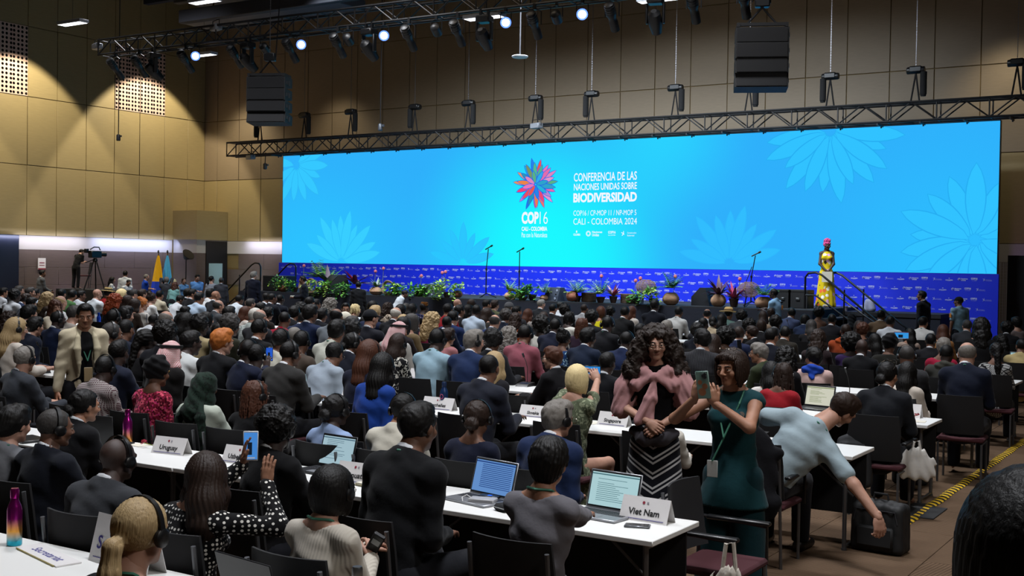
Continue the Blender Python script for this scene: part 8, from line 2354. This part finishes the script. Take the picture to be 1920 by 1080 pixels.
    phone('black phone with blue picture held up by the navy-jacketed man', pz, D(40), D(-4), M_PHB, True, '#2a60d8')
    pz = ony(1690, 629, 16.2); phone('phone with bright blue picture held sideways above the crowd, right', pz, D(18), 0, plain('phone_red', '#6a1c22', .4), True, '#3aa0f0', land=True, sc=1.3)
    pz = ony(275, 597, 13.3); phone('phone held in front of the black-haired man with headset', pz, D(-40), 0, M_PHB, True, '#33507a')
    pz = ony(1386, 648, 14.0); phone('dark phone read by the brown-haired woman facing left', pz, D(60), D(-10), plain('phone_case_blue', '#27324e', .4))
    # the left edge: a hand with a phone, its owner outside the picture
    pe = onz(5, 1030, .80)
    pz = (pe[0] + .03, pe[1], .90)
    P2 = pose_dict(True, 10, 'table', 'm', wr=(.36, .33, .86), curl=40)
    lo = (pe[0] - .55, pe[1] - .45, 0)
    person('person at the left edge, only a hand with a phone in view', lo, 0, P2, 'lefthand', 'w', 'short', 'b', ('shirt', cloth('#22252c'), 'long'), ('trousers', cloth('#14151a')), 0, -10, 0, True, 1.0, None, '', None)
    phone('black phone in the hand at the left edge', (lo[0] + .37, lo[1] + .43, .92), D(40), D(-55), M_PHB)
# ------------------------------------------------------------------ build the people, then give each a chair
build_crowd()
build_heroes()
import re as _re
def short_label(s_, n_):
    w_ = s_.replace(',', '').split()[:n_]
    while w_[-1] in ('and', 'in', 'the', 'a', 'with', 'of', 'at', 'by', 'to', 'from', 'right', 'left', 'behind', 'beside', 'below', 'just'): w_.pop()
    return ' '.join(w_)
SEATED = [o for o in list(COL.objects) if o.get('category') == 'person' and o.get('label')]
used_l = set()
def whose(x, y):
    for o in sorted(SEATED, key=lambda o: (o.location.x - x) ** 2 + (o.location.y - y) ** 2):
        for n_ in (13, 14):
            s_ = short_label(o['label'], n_)
            if s_ not in used_l: used_l.add(s_); return s_
for (x, y, rad, near) in CHAIRS:
    for r_, _x in ROWY:
        if r_ - .1 < y - .28 < r_ + .62 and x < -2.4: y = r_ + .6 + .29
    chair(x, y, rad, near, 'chair under the ' + whose(x, y), 'conference chairs in the audience', arm=near and (int(x * 10) % 5 == 0) and y < 10)
tl_used = set()
for o in TABLES:
    x, y = o.location.x, o.location.y
    for w_ in sorted(SEATED, key=lambda q: abs(q.location.x - x) + 2 * abs(q.location.y - (y - .4))):
        s_ = 'white table before the ' + short_label(w_['label'], 12)
        if s_ not in tl_used: break
    tl_used.add(s_); o['label'] = s_
ec = chair(-2.6, 6.35, D(-90), True, 'conference chair with black arm holding the white tote bag', None, True)
for (px, py, y, lab) in ((700, 960, 4.5, 0), (860, 625, 12.2, 'x'), (1520, 800, 7.2, 'x'), (1385, 720, 8.4, 'x'), (850, 660, 9.2, 'x')):
    pass
bun_ = next(o for o in SEATED if 'low bun and sunglasses' in o['label']); tb_ = next(o for o in COL.objects if o.get('label', '').startswith('white cloth bag'))
tb_.location = (bun_.location.x + .30, bun_.location.y + .05, .36)
link('armrest', CA, min((c for c in COL.objects if c.get('category') == 'chair'), key=lambda c: (c.location.x - bun_.location.x) ** 2 + (c.location.y - bun_.location.y) ** 2), loc=(.25, 0, 0))
for (x, y, rz, lab) in ((-6.9, 11.0 - .55, 0, 'empty black chair behind the Nepal table'), (-6.35, 13.05, D(5), 'empty black chair right of the pink chequered headscarf'), (-5.5, 6.1 + .45, D(8), 'empty black chair below the royal blue top')):
    t = chair(x, y, rz, True, lab, None, True)
x, y, rz = -3.06, 8.3, 0
s = Sdf(); s.cap((-.2, -.25, .84), (.2, -.25, .84), .045, None, .03); s.cap((-.2, -.28, .5), (.2, -.28, .5), .05, None, .03); s.cap((0, -.27, .84), (0, -.29, .5), .2, .22, .04, flat=((0, 1, 0), .22)); s.noise(lambda X, Y, Z: .006 * np.sin(X * 40 + Z * 22))
j = thing('draped_jacket', 'dark jacket hanging over the chair back behind the bending man', 'jacket', (x, y, 0), rz); part_from(j, 'cloth', s.mesh(.014), cloth('#101014'))
